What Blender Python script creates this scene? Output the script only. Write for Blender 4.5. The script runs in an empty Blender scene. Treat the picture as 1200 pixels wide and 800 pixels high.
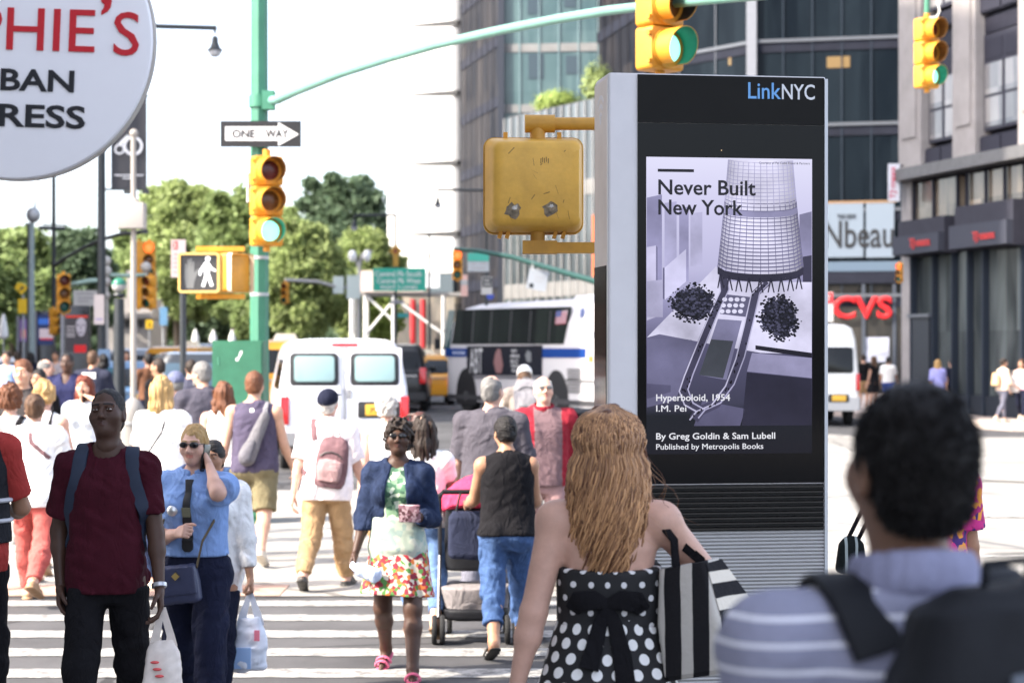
import bpy, bmesh, math, random
import numpy as np
from mathutils import Vector, Matrix

random.seed(7)
RNG = np.random.default_rng(7)
D = bpy.data
SC = bpy.context.scene
COL = SC.collection
rad = math.radians

# ------------------------------------------------------------------ camera, sky, sun, exposure
FPX, EYE, HOR = 2333.0, 2.0, 412.0          # focal length in photo pixels, eye height, horizon row
cam_d = D.cameras.new('camera')
cam = D.objects.new('camera', cam_d); COL.objects.link(cam)
cam.location = (0, 0, EYE); cam.rotation_euler = (rad(90), 0, 0)
cam_d.sensor_width = 36.0; cam_d.lens = FPX / 1200 * 36
cam_d.shift_y = (HOR - 400) / 1200
cam_d.clip_start = 0.1; cam_d.clip_end = 3000
cam_d.dof.use_dof = True; cam_d.dof.focus_distance = 8.2; cam_d.dof.aperture_fstop = 3.8
cam_d.dof.aperture_blades = 0
SC.camera = cam

SUN_AZ, SUN_EL = 24.0, 42.0                  # behind-left of the camera, degrees back from straight left
ts = Vector((-math.cos(rad(SUN_EL)) * math.cos(rad(SUN_AZ)), -math.cos(rad(SUN_EL)) * math.sin(rad(SUN_AZ)), math.sin(rad(SUN_EL))))
w = D.worlds.new('World'); SC.world = w; w.use_nodes = True
nt = w.node_tree
sky = nt.nodes.new('ShaderNodeTexSky'); sky.sky_type = 'NISHITA'; sky.sun_disc = False
sky.sun_elevation = rad(SUN_EL); sky.sun_rotation = math.atan2(ts.x, ts.y)
sky.air_density = 0.75; sky.dust_density = 3.5; sky.ozone_density = 1.0; sky.altitude = 50
bg = nt.nodes['Background']; bg.inputs[1].default_value = 0.15
hs_ = nt.nodes.new('ShaderNodeHueSaturation'); hs_.inputs['Saturation'].default_value = 0.62      # hazy city sky
nt.links.new(sky.outputs[0], hs_.inputs['Color']); nt.links.new(hs_.outputs[0], bg.inputs[0])
sun_d = D.lights.new('sun', 'SUN'); sun_d.energy = 2.15; sun_d.angle = rad(0.55); sun_d.color = (1.0, 0.91, 0.77)
sun = D.objects.new('sun', sun_d); COL.objects.link(sun)
sun.rotation_euler = ts.to_track_quat('Z', 'Y').to_euler(); sun.location = (-20, -10, 40)
SC.view_settings.view_transform = 'Standard'; SC.view_settings.look = 'None'
SC.view_settings.exposure = 2.38; SC.view_settings.gamma = 1.0
try: SC.view_settings.use_curve_mapping = False
except Exception: pass
SC.render.engine = 'CYCLES'
SC.cycles.use_denoising = True
SC.cycles.max_bounces = 6; SC.cycles.diffuse_bounces = 3; SC.cycles.glossy_bounces = 3
SC.cycles.transmission_bounces = 6; SC.cycles.transparent_max_bounces = 12
SC.cycles.sample_clamp_indirect = 6.0

def P(px, py, d):                            # measured photo point at depth d -> world
    return Vector(((px - 600) / FPX * d, d, EYE + (HOR - py) / FPX * d))
def PX(px, d): return (px - 600) / FPX * d
def PZ(py, d): return EYE + (HOR - py) / FPX * d
def sstep(a, b, x):
    t = min(1, max(0, (x - a) / (b - a))); return t * t * (3 - 2 * t)
def gz(x, y):                                # the street climbs gently towards the circle on the left
    return 0.3 * sstep(17, 48, y) * (1 - sstep(4, 9, x))

# ------------------------------------------------------------------ materials
def S(r, g, b):                              # sRGB 0-255 -> linear
    f = lambda c: ((c / 255 + 0.055) / 1.055) ** 2.4 if c > 10 else c / 255 / 12.92
    return (f(r), f(g), f(b))
_MC = {}
def mat(name, col, rough=0.6, metal=0.0, spec=0.5, var=0.0, vscale=8.0, bump=0.0, bscale=60.0, emit=None, estr=1.0,
        alpha=1.0, trans=0.0, ior=1.45, coat=0.0, stretch=(1, 1, 1), sheen=0.0, sss=0.0):
    if name in _MC: return _MC[name]
    m = D.materials.new(name); m.use_nodes = True; n = m.node_tree; b = n.nodes['Principled BSDF']
    def I(k, v):
        if k in b.inputs: b.inputs[k].default_value = v
    I('Base Color', (*col, 1)); I('Roughness', rough); I('Metallic', metal); I('Specular IOR Level', spec)
    I('Alpha', alpha); I('Transmission Weight', trans); I('IOR', ior); I('Coat Weight', coat); I('Sheen Weight', sheen)
    if sss: I('Subsurface Weight', sss); I('Subsurface Radius', (0.012, 0.005, 0.003)); I('Subsurface Scale', 1.0)
    if emit is not None: I('Emission Color', (*emit, 1)); I('Emission Strength', estr)
    if var or bump:
        tc = n.nodes.new('ShaderNodeTexCoord'); mp = n.nodes.new('ShaderNodeMapping'); mp.inputs['Scale'].default_value = stretch
        n.links.new(tc.outputs['Object'], mp.inputs[0])
    if var:
        t = n.nodes.new('ShaderNodeTexNoise'); t.inputs['Scale'].default_value = vscale; t.inputs['Detail'].default_value = 6
        t.inputs['Roughness'].default_value = 0.65
        r = n.nodes.new('ShaderNodeMapRange'); r.inputs[1].default_value = 0.3; r.inputs[2].default_value = 0.7
        r.inputs[3].default_value = 1 - var; r.inputs[4].default_value = 1 + var
        x = n.nodes.new('ShaderNodeMix'); x.data_type = 'RGBA'; x.blend_type = 'MULTIPLY'; x.inputs[0].default_value = 1
        x.inputs[6].default_value = (*col, 1)
        n.links.new(mp.outputs[0], t.inputs[0]); n.links.new(t.outputs[0], r.inputs[0]); n.links.new(r.outputs[0], x.inputs[7])
        n.links.new(x.outputs[2], b.inputs['Base Color'])
    if bump:
        t2 = n.nodes.new('ShaderNodeTexNoise'); t2.inputs['Scale'].default_value = bscale; t2.inputs['Detail'].default_value = 4
        bp = n.nodes.new('ShaderNodeBump'); bp.inputs['Strength'].default_value = bump; bp.inputs['Distance'].default_value = 0.01
        n.links.new(mp.outputs[0], t2.inputs[0]); n.links.new(t2.outputs[0], bp.inputs['Height']); n.links.new(bp.outputs[0], b.inputs['Normal'])
    _MC[name] = m
    return m
def nodes_of(m):
    n = m.node_tree
    return n, n.nodes['Principled BSDF']
def cloth(name, col, var=0.12, bump=0.25, rough=0.85, vs=14, bs=45):
    if name in _MC: return _MC[name]
    m = mat(name, col, rough=rough, spec=0.12, var=var, vscale=vs, bump=bump, bscale=bs * 4); n, b = nodes_of(m)
    fine = b.inputs['Normal'].links[0].from_node
    tc = n.nodes.new('ShaderNodeTexCoord'); mp = n.nodes.new('ShaderNodeMapping'); mp.inputs['Scale'].default_value = (1, 1, .55); n.links.new(tc.outputs['Object'], mp.inputs[0])
    t = n.nodes.new('ShaderNodeTexNoise'); t.inputs['Scale'].default_value = 9; t.inputs['Detail'].default_value = 3; t.inputs['Distortion'].default_value = 1.6; n.links.new(mp.outputs[0], t.inputs[0])
    w1 = mathn(n, 'ABSOLUTE', mathn(n, 'SUBTRACT', t.outputs[0], .5))              # creases where the noise folds over
    bp = n.nodes.new('ShaderNodeBump'); bp.inputs['Strength'].default_value = .55; bp.inputs['Distance'].default_value = .05
    n.links.new(w1, bp.inputs['Height']); n.links.new(fine.outputs[0], bp.inputs['Normal']); n.links.new(bp.outputs[0], b.inputs['Normal'])
    return m
def skin(name, col): return mat(name, col, rough=0.5, spec=0.4, var=0.1, vscale=18, sss=0.06)
def mathn(n, op, a, b=None, c=None):
    x = n.nodes.new('ShaderNodeMath'); x.operation = op
    for i, v in enumerate((a, b, c)):
        if v is None: continue
        if isinstance(v, (int, float)): x.inputs[i].default_value = v
        else: n.links.new(v, x.inputs[i])
    return x.outputs[0]
def mixn(n, fac, a, b):
    x = n.nodes.new('ShaderNodeMix'); x.data_type = 'RGBA'
    if isinstance(fac, (int, float)): x.inputs[0].default_value = fac
    else: n.links.new(fac, x.inputs[0])
    for i, v in ((6, a), (7, b)):
        if isinstance(v, tuple): x.inputs[i].default_value = (*v[:3], 1)
        else: n.links.new(v, x.inputs[i])
    return x.outputs[2]

# ------------------------------------------------------------------ objects
def tag(o, label=None, cat=None, group=None, kind=None):
    if label: o['label'] = label
    if cat: o['category'] = cat
    if group: o['group'] = group
    if kind: o['kind'] = kind
    return o
def thing(name, label, cat, loc=(0, 0, 0), rz=0.0, group=None):
    o = D.objects.new(name, None); COL.objects.link(o)
    o.location = loc; o.rotation_euler = (0, 0, rz); o.empty_display_size = 0.2
    return tag(o, label, cat, group)
def mesh_obj(name, V, F, mats, parent=None, mi=None, smooth=40, world=False, label=None):
    V = np.asarray(V, dtype=np.float64)
    root = parent
    if world and parent is not None:
        p = parent
        while p.parent is not None: p = p.parent
        M = np.array((Matrix.Translation(p.location) @ p.rotation_euler.to_matrix().to_4x4()).inverted())
        V = V @ M[:3, :3].T + M[:3, 3]
    me = D.meshes.new(name)
    me.from_pydata(V.tolist() if not isinstance(V, list) else V, [], F if isinstance(F, list) else F.tolist())
    if not isinstance(mats, (list, tuple)): mats = [mats]
    for m in mats: me.materials.append(m)
    if mi is not None: me.polygons.foreach_set('material_index', np.asarray(mi, dtype=np.int32))
    if smooth:
        me.polygons.foreach_set('use_smooth', np.ones(len(me.polygons), dtype=bool))
        if smooth < 180: me.set_sharp_from_angle(angle=rad(smooth))
    me.update()
    o = D.objects.new(name, me); COL.objects.link(o)
    if parent is not None: o.parent = parent
    if label: o['label'] = label
    return o
def copy_tree(o, parent=None):
    c = o.copy(); COL.objects.link(c); c.parent = parent
    for ch in list(o.children): copy_tree(ch, c)
    return c

def frame_of(t):
    t = Vector(t).normalized()
    a = Vector((0, 0, 1)) if abs(t.z) < 0.95 else Vector((1, 0, 0))
    u = t.cross(a).normalized(); v = u.cross(t).normalized()
    return u, v
class MB:
    def __init__(s): s.V = []; s.F = []; s.mi = []; s.cur = 0
    def add(s, V, F):
        n = len(s.V); s.V += [tuple(v) for v in V]
        for f in F: s.F.append([i + n for i in f]); s.mi.append(s.cur)
        return s
    def quad(s, a, b, c, d): return s.add([a, b, c, d], [[0, 1, 2, 3]])
    def box(s, c, size, R=None):
        x, y, z = [q / 2 for q in size]
        V = [Vector((i * x, j * y, k * z)) for k in (-1, 1) for j in (-1, 1) for i in (-1, 1)]
        if R is not None: V = [R @ v for v in V]
        V = [v + Vector(c) for v in V]
        return s.add(V, [[0, 2, 3, 1], [4, 5, 7, 6], [0, 1, 5, 4], [2, 6, 7, 3], [0, 4, 6, 2], [1, 3, 7, 5]])
    def span(s, lo, hi): return s.box([(a + b) / 2 for a, b in zip(lo, hi)], [abs(b - a) for a, b in zip(lo, hi)])
    def loft(s, rings, cap=True, closed=True):
        n = len(rings[0]); V = [v for r in rings for v in r]; F = []
        for i in range(len(rings) - 1):
            for j in range(n if closed else n - 1):
                k = (j + 1) % n
                F.append([i * n + j, i * n + k, (i + 1) * n + k, (i + 1) * n + j])
        if cap:
            F.append(list(range(n))[::-1]); F.append([(len(rings) - 1) * n + j for j in range(n)])
        return s.add(V, F)
    def tube(s, pts, r, seg=10, cap=True, flat=None):
        pts = [Vector(p) for p in pts]; n = len(pts)
        rr = r if isinstance(r, (list, tuple)) else [r] * n
        rings = []; u = None
        for i, p in enumerate(pts):
            t = (pts[min(i + 1, n - 1)] - pts[max(i - 1, 0)])
            if t.length < 1e-9: t = Vector((0, 0, 1))
            t.normalize()
            if u is None: u, v = frame_of(t)
            else:
                u = (u - t * u.dot(t)); u = u.normalized() if u.length > 1e-6 else frame_of(t)[0]
            v = t.cross(u)
            rings.append([p + (u * math.cos(2 * math.pi * j / seg) + v * math.sin(2 * math.pi * j / seg)) * rr[i] for j in range(seg)])
        return s.loft(rings, cap)
    def cyl(s, a, b, r0, r1=None, seg=16): return s.tube([a, b], [r0, r0 if r1 is None else r1], seg)
    def lathe(s, prof, o, axis=(0, 0, 1), seg=24, cap=True):
        ax = Vector(axis).normalized(); u, v = frame_of(ax); o = Vector(o)
        return s.loft([[o + ax * h + (u * math.cos(2 * math.pi * j / seg) + v * math.sin(2 * math.pi * j / seg)) * max(r, 1e-4) for j in range(seg)] for r, h in prof], cap)
    def ball(s, c, r, seg=14, rings=8, R=None):
        r = (r, r, r) if isinstance(r, (int, float)) else r
        rs = []
        for i in range(rings + 1):
            a = math.pi * i / rings; sa = max(math.sin(a), 1e-3)
            rs.append([Vector((r[0] * sa * math.cos(2 * math.pi * j / seg), r[1] * sa * math.sin(2 * math.pi * j / seg), -r[2] * math.cos(a))) for j in range(seg)])
        if R is not None: rs = [[R @ v for v in q] for q in rs]
        return s.loft([[v + Vector(c) for v in q] for q in rs])
    def prism(s, poly, O, U, V, depth, N=None):      # 2D polygon in frame, extruded along N by depth
        O, U, V = Vector(O), Vector(U), Vector(V); N = U.cross(V) if N is None else Vector(N)
        a = [O + U * x + V * y for x, y in poly]; b = [p + N * depth for p in a]
        return s.loft([a, b])
    def ribbon(s, pts, nrm, wd, th):
        n = len(pts); pts = [Vector(p) for p in pts]; rings = []
        for i in range(n):
            t = (pts[min(i + 1, n - 1)] - pts[max(i - 1, 0)]).normalized()
            N = Vector(nrm[i]); N = (N - t * N.dot(t)).normalized(); B = t.cross(N)
            ww = wd[i] if isinstance(wd, (list, tuple)) else wd
            q = [(-.5, 0), (-.46, .8), (-.3, 1), (.3, 1), (.46, .8), (.5, 0)]
            rings.append([pts[i] + B * (x * ww) + N * (y * th) for x, y in q])
        return s.loft(rings)
    def build(s, name, mats, parent=None, smooth=40, world=False, label=None):
        return mesh_obj(name, s.V, s.F, mats, parent, s.mi if isinstance(mats, (list, tuple)) and len(mats) > 1 else None, smooth, world, label)
def rrect(w_, h_, r, n=5, cx=0, cy=0):
    r = min(r, w_ / 2 - 1e-4, h_ / 2 - 1e-4); o = []
    for sx, sy, a0 in ((1, 1, 0), (-1, 1, 90), (-1, -1, 180), (1, -1, 270)):
        for i in range(n + 1):
            a = rad(a0 + 90 * i / n)
            o.append((cx + sx * (w_ / 2 - r) + r * math.cos(a), cy + sy * (h_ / 2 - r) + r * math.sin(a)))
    return o
def rslab(b, O, U, V, N, w_, h_, depth, r=0.02, bev=0.006, n=5):   # rounded plate standing on frame, front edge bevelled
    O, U, V, N = Vector(O), Vector(U), Vector(V), Vector(N)
    rings = []
    for ins, z in ((0, 0), (0, depth - bev), (bev * .3, depth - bev * .3), (bev, depth)):
        rings.append([O + U * x + V * y + N * z for x, y in rrect(w_ - 2 * ins, h_ - 2 * ins, max(r - ins, .001), n)])
    return b.loft(rings)
def circle(r, n=24, cx=0, cy=0): return [(cx + r * math.cos(2 * math.pi * i / n), cy + r * math.sin(2 * math.pi * i / n)) for i in range(n)]

_TC = {}
def text_mesh(s_, bold=0.0):
    k = (s_, bold)
    if k in _TC: return _TC[k]
    cu = D.curves.new('lettering', 'FONT'); cu.body = s_; cu.bevel_depth = max(bold, 0) * .8; cu.bevel_resolution = 0; cu.resolution_u = 3; cu.size = 1.0; cu.extrude = 0.02
    o = D.objects.new('lettering', cu); COL.objects.link(o)
    bpy.context.view_layer.update()
    dg = bpy.context.evaluated_depsgraph_get()
    me = o.evaluated_get(dg).to_mesh()
    V = np.array([v.co[:] for v in me.vertices]); F = [list(p.vertices) for p in me.polygons]
    o.evaluated_get(dg).to_mesh_clear()
    D.objects.remove(o); D.curves.remove(cu)
    V[:, :2] -= V[:, :2].min(0); V[:, 2] = (V[:, 2] - V[:, 2].min()) / max(np.ptp(V[:, 2]), 1e-6)
    _TC[k] = (V, F); return V, F
def text(name, s_, m, parent, O, U, V, w_=None, h_=None, bold=0.01, proud=0.002, world=False, label=None):
    """lower left corner of the ink at O, fitted to width w_ and height h_, standing proud of the face"""
    TV, TF = text_mesh(s_, bold)
    tw, th = TV[:, 0].max(), TV[:, 1].max()
    sx = w_ / tw if w_ else h_ / th; sy = h_ / th if h_ else sx
    O, U, V = np.array(O), np.array(Vector(U).normalized()), np.array(Vector(V).normalized()); N = np.cross(U, V)
    W = O + np.outer(TV[:, 0] * sx, U) + np.outer(TV[:, 1] * sy, V) + np.outer(TV[:, 2] * proud, N)
    return mesh_obj(name, W, TF, m, parent, None, 0, world, label)
# ------------------------------------------------------------------ distance-field modelling (people, clothes, bags)
f32 = np.float32
class Shape:
    def __init__(s): s.ops = []
    def add(s, fn, lo, hi, k=0.02, mode='u'): s.ops.append((fn, np.array(lo, float), np.array(hi, float), k, mode)); return s
    def cap(s, a, b, ra, rb, k=0.02, u=None, f=1.0, cuts=None, mode='u'):
        a = np.array(a, float); b = np.array(b, float); ba = b - a; L2 = max(float(ba @ ba), 1e-9)
        uu = None if u is None else np.array(u, float) / np.linalg.norm(u)
        def fn(X, Y, Z):
            px, py, pz = X - a[0], Y - a[1], Z - a[2]
            t = np.clip((px * ba[0] + py * ba[1] + pz * ba[2]) / L2, 0, 1)
            qx, qy, qz = px - t * ba[0], py - t * ba[1], pz - t * ba[2]
            if uu is not None:
                q = (qx * uu[0] + qy * uu[1] + qz * uu[2]) * (f - 1)
                qx, qy, qz = qx + q * uu[0], qy + q * uu[1], qz + q * uu[2]
            d = np.sqrt(qx * qx + qy * qy + qz * qz) - (ra + (rb - ra) * t)
            for c in (cuts or ()):
                p, n = c
                d = np.maximum(d, (X - p[0]) * n[0] + (Y - p[1]) * n[1] + (Z - p[2]) * n[2])
            return d
        r = max(ra, rb)
        return s.add(fn, np.minimum(a, b) - r, np.maximum(a, b) + r, k, mode)
    def ell(s, c, r, R=None, k=0.02, mode='u'):
        c = np.array(c, float); r = np.array([r] * 3 if isinstance(r, (int, float)) else r, float)
        R = np.eye(3) if R is None else np.array(R)
        def fn(X, Y, Z):
            x, y, z = X - c[0], Y - c[1], Z - c[2]
            a = (R[0, 0] * x + R[1, 0] * y + R[2, 0] * z) / r[0]; b = (R[0, 1] * x + R[1, 1] * y + R[2, 1] * z) / r[1]; e = (R[0, 2] * x + R[1, 2] * y + R[2, 2] * z) / r[2]
            k0 = np.sqrt(a * a + b * b + e * e); k1 = np.sqrt((a / r[0]) ** 2 + (b / r[1]) ** 2 + (e / r[2]) ** 2) + 1e-9
            return k0 * (k0 - 1) / k1
        m = r.max()
        return s.add(fn, c - m, c + m, k, mode)
    def loft(s, st, org=(0, 0, 0), R=None, k=0.02, p=2.4, mode='u', wave=None):
        """st rows: z, halfwidth, halfdepth, x, y in a frame at org with rotation R"""
        st = np.array(sorted(st), float); R = np.eye(3) if R is None else np.array(R); org = np.array(org, float)
        zc = st[:, 0]
        def fn(X, Y, Z):
            x, y, z = X - org[0], Y - org[1], Z - org[2]
            lx = R[0, 0] * x + R[1, 0] * y + R[2, 0] * z; ly = R[0, 1] * x + R[1, 1] * y + R[2, 1] * z; lz = R[0, 2] * x + R[1, 2] * y + R[2, 2] * z
            zz = np.clip(lz, zc[0], zc[-1])
            W, Dp, cx, cy = (np.interp(zz, zc, st[:, i]) for i in (1, 2, 3, 4))
            a, b = np.abs(lx - cx) / W, np.abs(ly - cy) / Dp
            q = (a ** p + b ** p) ** (1 / p)
            r = np.hypot(lx - cx, ly - cy) + 1e-6
            d2 = (q - 1) * np.where(q > 1e-3, r / np.maximum(q, 1e-3), np.minimum(W, Dp))
            if wave is not None: d2 = d2 - wave(np.arctan2(ly - cy, lx - cx), zz)
            dz = np.abs(lz - zz)
            return np.where(dz > 0, np.hypot(np.maximum(d2, 0), dz) + np.minimum(d2, 0) * 0, d2)
        c8 = []
        for row in st:
            for i in (-1, 1):
                for j in (-1, 1): c8.append(org + R @ np.array([row[3] + i * row[1], row[4] + j * row[2], row[0]]))
        c8 = np.array(c8)
        return s.add(fn, c8.min(0) - .03, c8.max(0) + .03, k, mode)
    def cut(s, p, n):
        p = np.array(p, float); n = np.array(n, float) / np.linalg.norm(n)
        return s.add(lambda X, Y, Z: (X - p[0]) * n[0] + (Y - p[1]) * n[1] + (Z - p[2]) * n[2], (-9,) * 3, (9,) * 3, 0, 'i')
    def noise(s, amp, freq, seed=0, aniso=(1, 1, 1), zr=None):
        r = np.random.default_rng(seed); K = [(r.normal(size=3) * freq * np.array(aniso), r.uniform(0, 6.28)) for _ in range(5)]
        def fn(X, Y, Z):
            o = 0
            for i, (k, ph) in enumerate(K):
                o = o + np.sin(k[0] * X + k[1] * Y + k[2] * Z + ph + (1.3 * np.sin(o * 1.0) if i else 0))
            o = o * (amp / 2.2)
            if zr is not None: o = o * np.clip((zr[1] - Z) / max(zr[1] - zr[0], 1e-6), 0, 1)
            return o
        return s.add(fn, (-9,) * 3, (9,) * 3, 0, 'n')
    def _apply(s, d, fn, k, mode, X, Y, Z):
        e = fn(X, Y, Z)
        if mode == 'n': return d + e
        if mode == 'i': return np.maximum(d, e)
        if mode == 's':
            if k > 0:
                h = np.clip(.5 - .5 * (d + e) / k, 0, 1); return d * (1 - h) - e * h + k * h * (1 - h)
            return np.maximum(d, -e)
        if k > 0:
            h = np.clip(.5 + .5 * (d - e) / k, 0, 1); return d * (1 - h) + e * h - k * h * (1 - h)
        return np.minimum(d, e)
    def eval(s, Pt):
        Pt = np.atleast_2d(np.array(Pt, float)); X, Y, Z = Pt[:, 0], Pt[:, 1], Pt[:, 2]; d = np.full(len(Pt), 1.0)
        for fn, lo, hi, k, m in s.ops: d = s._apply(d, fn, k, m, X, Y, Z)
        return d
    def snap(s, p, dirn, th=0.0, far=0.45):
        """first point met coming from outside along -dirn towards p"""
        p = np.array(p, float); n = np.array(dirn, float); n = n / np.linalg.norm(n)
        t = np.linspace(far, -0.02, 160); q = p + np.outer(t, n); d = s.eval(q)
        i = np.argmax(d < th) if (d < th).any() else len(t) - 1
        return Vector(q[i])
    def mesh(s, vox, lo=None, hi=None, relax=2, keep=None):
        los = np.array([o[1] for o in s.ops if o[4] == 'u']); his = np.array([o[2] for o in s.ops if o[4] == 'u'])
        L = los.min(0) - .035 if lo is None else np.array(lo, float); H = his.max(0) + .035 if hi is None else np.array(hi, float)
        n = np.maximum(((H - L) / vox).astype(int) + 2, 4)
        ax = [(L[i] + vox * np.arange(n[i])).astype(f32) for i in range(3)]
        d = np.full(n, 1.0, f32)
        for fn, a, b, k, m in s.ops:
            if m == 'u':
                i0 = np.clip(((a - L - k - 2 * vox - .012) / vox).astype(int), 0, n); i1 = np.clip(((b - L + k + 2 * vox + .012) / vox).astype(int) + 1, 0, n)
                if (i1 <= i0).any(): continue
            else: i0, i1 = np.zeros(3, int), n
            if m == 's':
                i0 = np.clip(((a - L - k - 2 * vox) / vox).astype(int), 0, n); i1 = np.clip(((b - L + k + 2 * vox) / vox).astype(int) + 1, 0, n)
                if (i1 <= i0).any(): continue
            sl = tuple(slice(i0[i], i1[i]) for i in range(3))
            X = ax[0][sl[0]][:, None, None]; Y = ax[1][sl[1]][None, :, None]; Z = ax[2][sl[2]][None, None, :]
            if m in ('n', 'i'):
                near = np.argwhere(np.abs(d) < .08) if m == 'n' else None
                if m == 'n':
                    if len(near) == 0: continue
                    d[near[:, 0], near[:, 1], near[:, 2]] += fn(ax[0][near[:, 0]], ax[1][near[:, 1]], ax[2][near[:, 2]])
                    continue
            d[sl] = s._apply(d[sl], fn, k, m, X, Y, Z)
        d[0] = d[-1] = 1; d[:, 0] = d[:, -1] = 1; d[:, :, 0] = d[:, :, -1] = 1
        return nets(d, L, vox, relax)
def nets(d, L, vox, relax=2):
    """naive surface nets"""
    n = np.array(d.shape); ins = d < 0
    c = np.zeros(n - 1, np.int8)
    for i in (0, 1):
        for j in (0, 1):
            for k in (0, 1): c += ins[i:n[0] - 1 + i, j:n[1] - 1 + j, k:n[2] - 1 + k]
    act = np.argwhere((c > 0) & (c < 8))
    if len(act) == 0: return np.zeros((0, 3)), []
    idx = np.full(n - 1, -1, np.int64); idx[act[:, 0], act[:, 1], act[:, 2]] = np.arange(len(act))
    acc = np.zeros((len(act), 3)); cnt = np.zeros(len(act))
    cor = [(i, j, k) for i in (0, 1) for j in (0, 1) for k in (0, 1)]
    for a in cor:
        for ax_ in range(3):
            if a[ax_]: continue
            b = list(a); b[ax_] = 1
            A = d[act[:, 0] + a[0], act[:, 1] + a[1], act[:, 2] + a[2]]; B = d[act[:, 0] + b[0], act[:, 1] + b[1], act[:, 2] + b[2]]
            m = (A < 0) != (B < 0)
            t = np.where(m, A / np.where(m, A - B, 1), 0)
            p = np.tile(np.array(a, float), (len(act), 1)); p[:, ax_] += t
            acc += p * m[:, None]; cnt += m
    V = (act + acc / cnt[:, None]) * vox + L
    Q = []
    for ax_ in range(3):
        o = [0, 1, 2]; o.remove(ax_); u, v = o
        s0 = [slice(None)] * 3; s1 = [slice(None)] * 3
        s0[ax_] = slice(0, -1); s1[ax_] = slice(1, None)
        e = np.argwhere(ins[tuple(s0)] != ins[tuple(s1)])
        e = e[(e[:, u] > 0) & (e[:, v] > 0) & (e[:, u] < n[u] - 1) & (e[:, v] < n[v] - 1)]
        if len(e) == 0: continue
        def g(du, dv):
            q = e.copy(); q[:, u] -= du; q[:, v] -= dv
            return idx[q[:, 0], q[:, 1], q[:, 2]]
        q = np.stack([g(1, 1), g(0, 1), g(0, 0), g(1, 0)], 1)
        fl = ins[e[:, 0], e[:, 1], e[:, 2]]
        if ax_ == 1: fl = ~fl
        q[~fl] = q[~fl][:, ::-1]
        Q.append(q)
    Q = np.concatenate(Q); Q = Q[(Q >= 0).all(1)]
    for _ in range(relax):
        a = np.zeros_like(V); w_ = np.zeros(len(V))
        for i in range(4):
            j = (i + 1) % 4
            np.add.at(a, Q[:, i], V[Q[:, j]]); np.add.at(a, Q[:, j], V[Q[:, i]]); np.add.at(w_, Q[:, i], 1); np.add.at(w_, Q[:, j], 1)
        V = V * .5 + .5 * a / np.maximum(w_, 1)[:, None]
    return V, Q
def join(parts):
    V = []; F = []; n = 0; out = []
    for v, q in parts:
        if len(v) == 0: continue
        V.append(np.asarray(v)); F.append(np.asarray(q) + n); n += len(v)
    return np.concatenate(V), np.concatenate(F)
def sdf_obj(name, sh, vox, m, parent, relax=2, lo=None, hi=None, pick=None, label=None):
    V, Q = sh.mesh(vox, lo, hi, relax)
    if len(Q) == 0: return None
    mi = None
    if pick is not None: mi = pick(V[Q].mean(1))
    return mesh_obj(name, V, Q, m, parent, mi, 180, label=label)

def rx(a): c, s_ = math.cos(rad(a)), math.sin(rad(a)); return np.array([[1, 0, 0], [0, c, -s_], [0, s_, c]])
def ry(a): c, s_ = math.cos(rad(a)), math.sin(rad(a)); return np.array([[c, 0, s_], [0, 1, 0], [-s_, 0, c]])
def rz_(a): c, s_ = math.cos(rad(a)), math.sin(rad(a)); return np.array([[c, -s_, 0], [s_, c, 0], [0, 0, 1]])
A3 = lambda *v: np.array(v, float)

TORSO = [(.445, .07, .055, -.004), (.475, .094, .066, -.008), (.51, .098, .072, -.010), (.56, .091, .066, -.004), (.62, .083, .058, 0), (.69, .090, .064, .003), (.745, .098, .068, .003), (.785, .090, .060, -.002), (.812, .066, .047, -.006), (.842, .042, .036, -.010)]
FEM = {.475: (1.0, 1.0), .51: (1.02, 1.04), .56: (.96, .96), .62: (.84, .9), .69: (.86, .92), .745: (.90, .95), .785: (.88, .92), .815: (.88, .92)}

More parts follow.
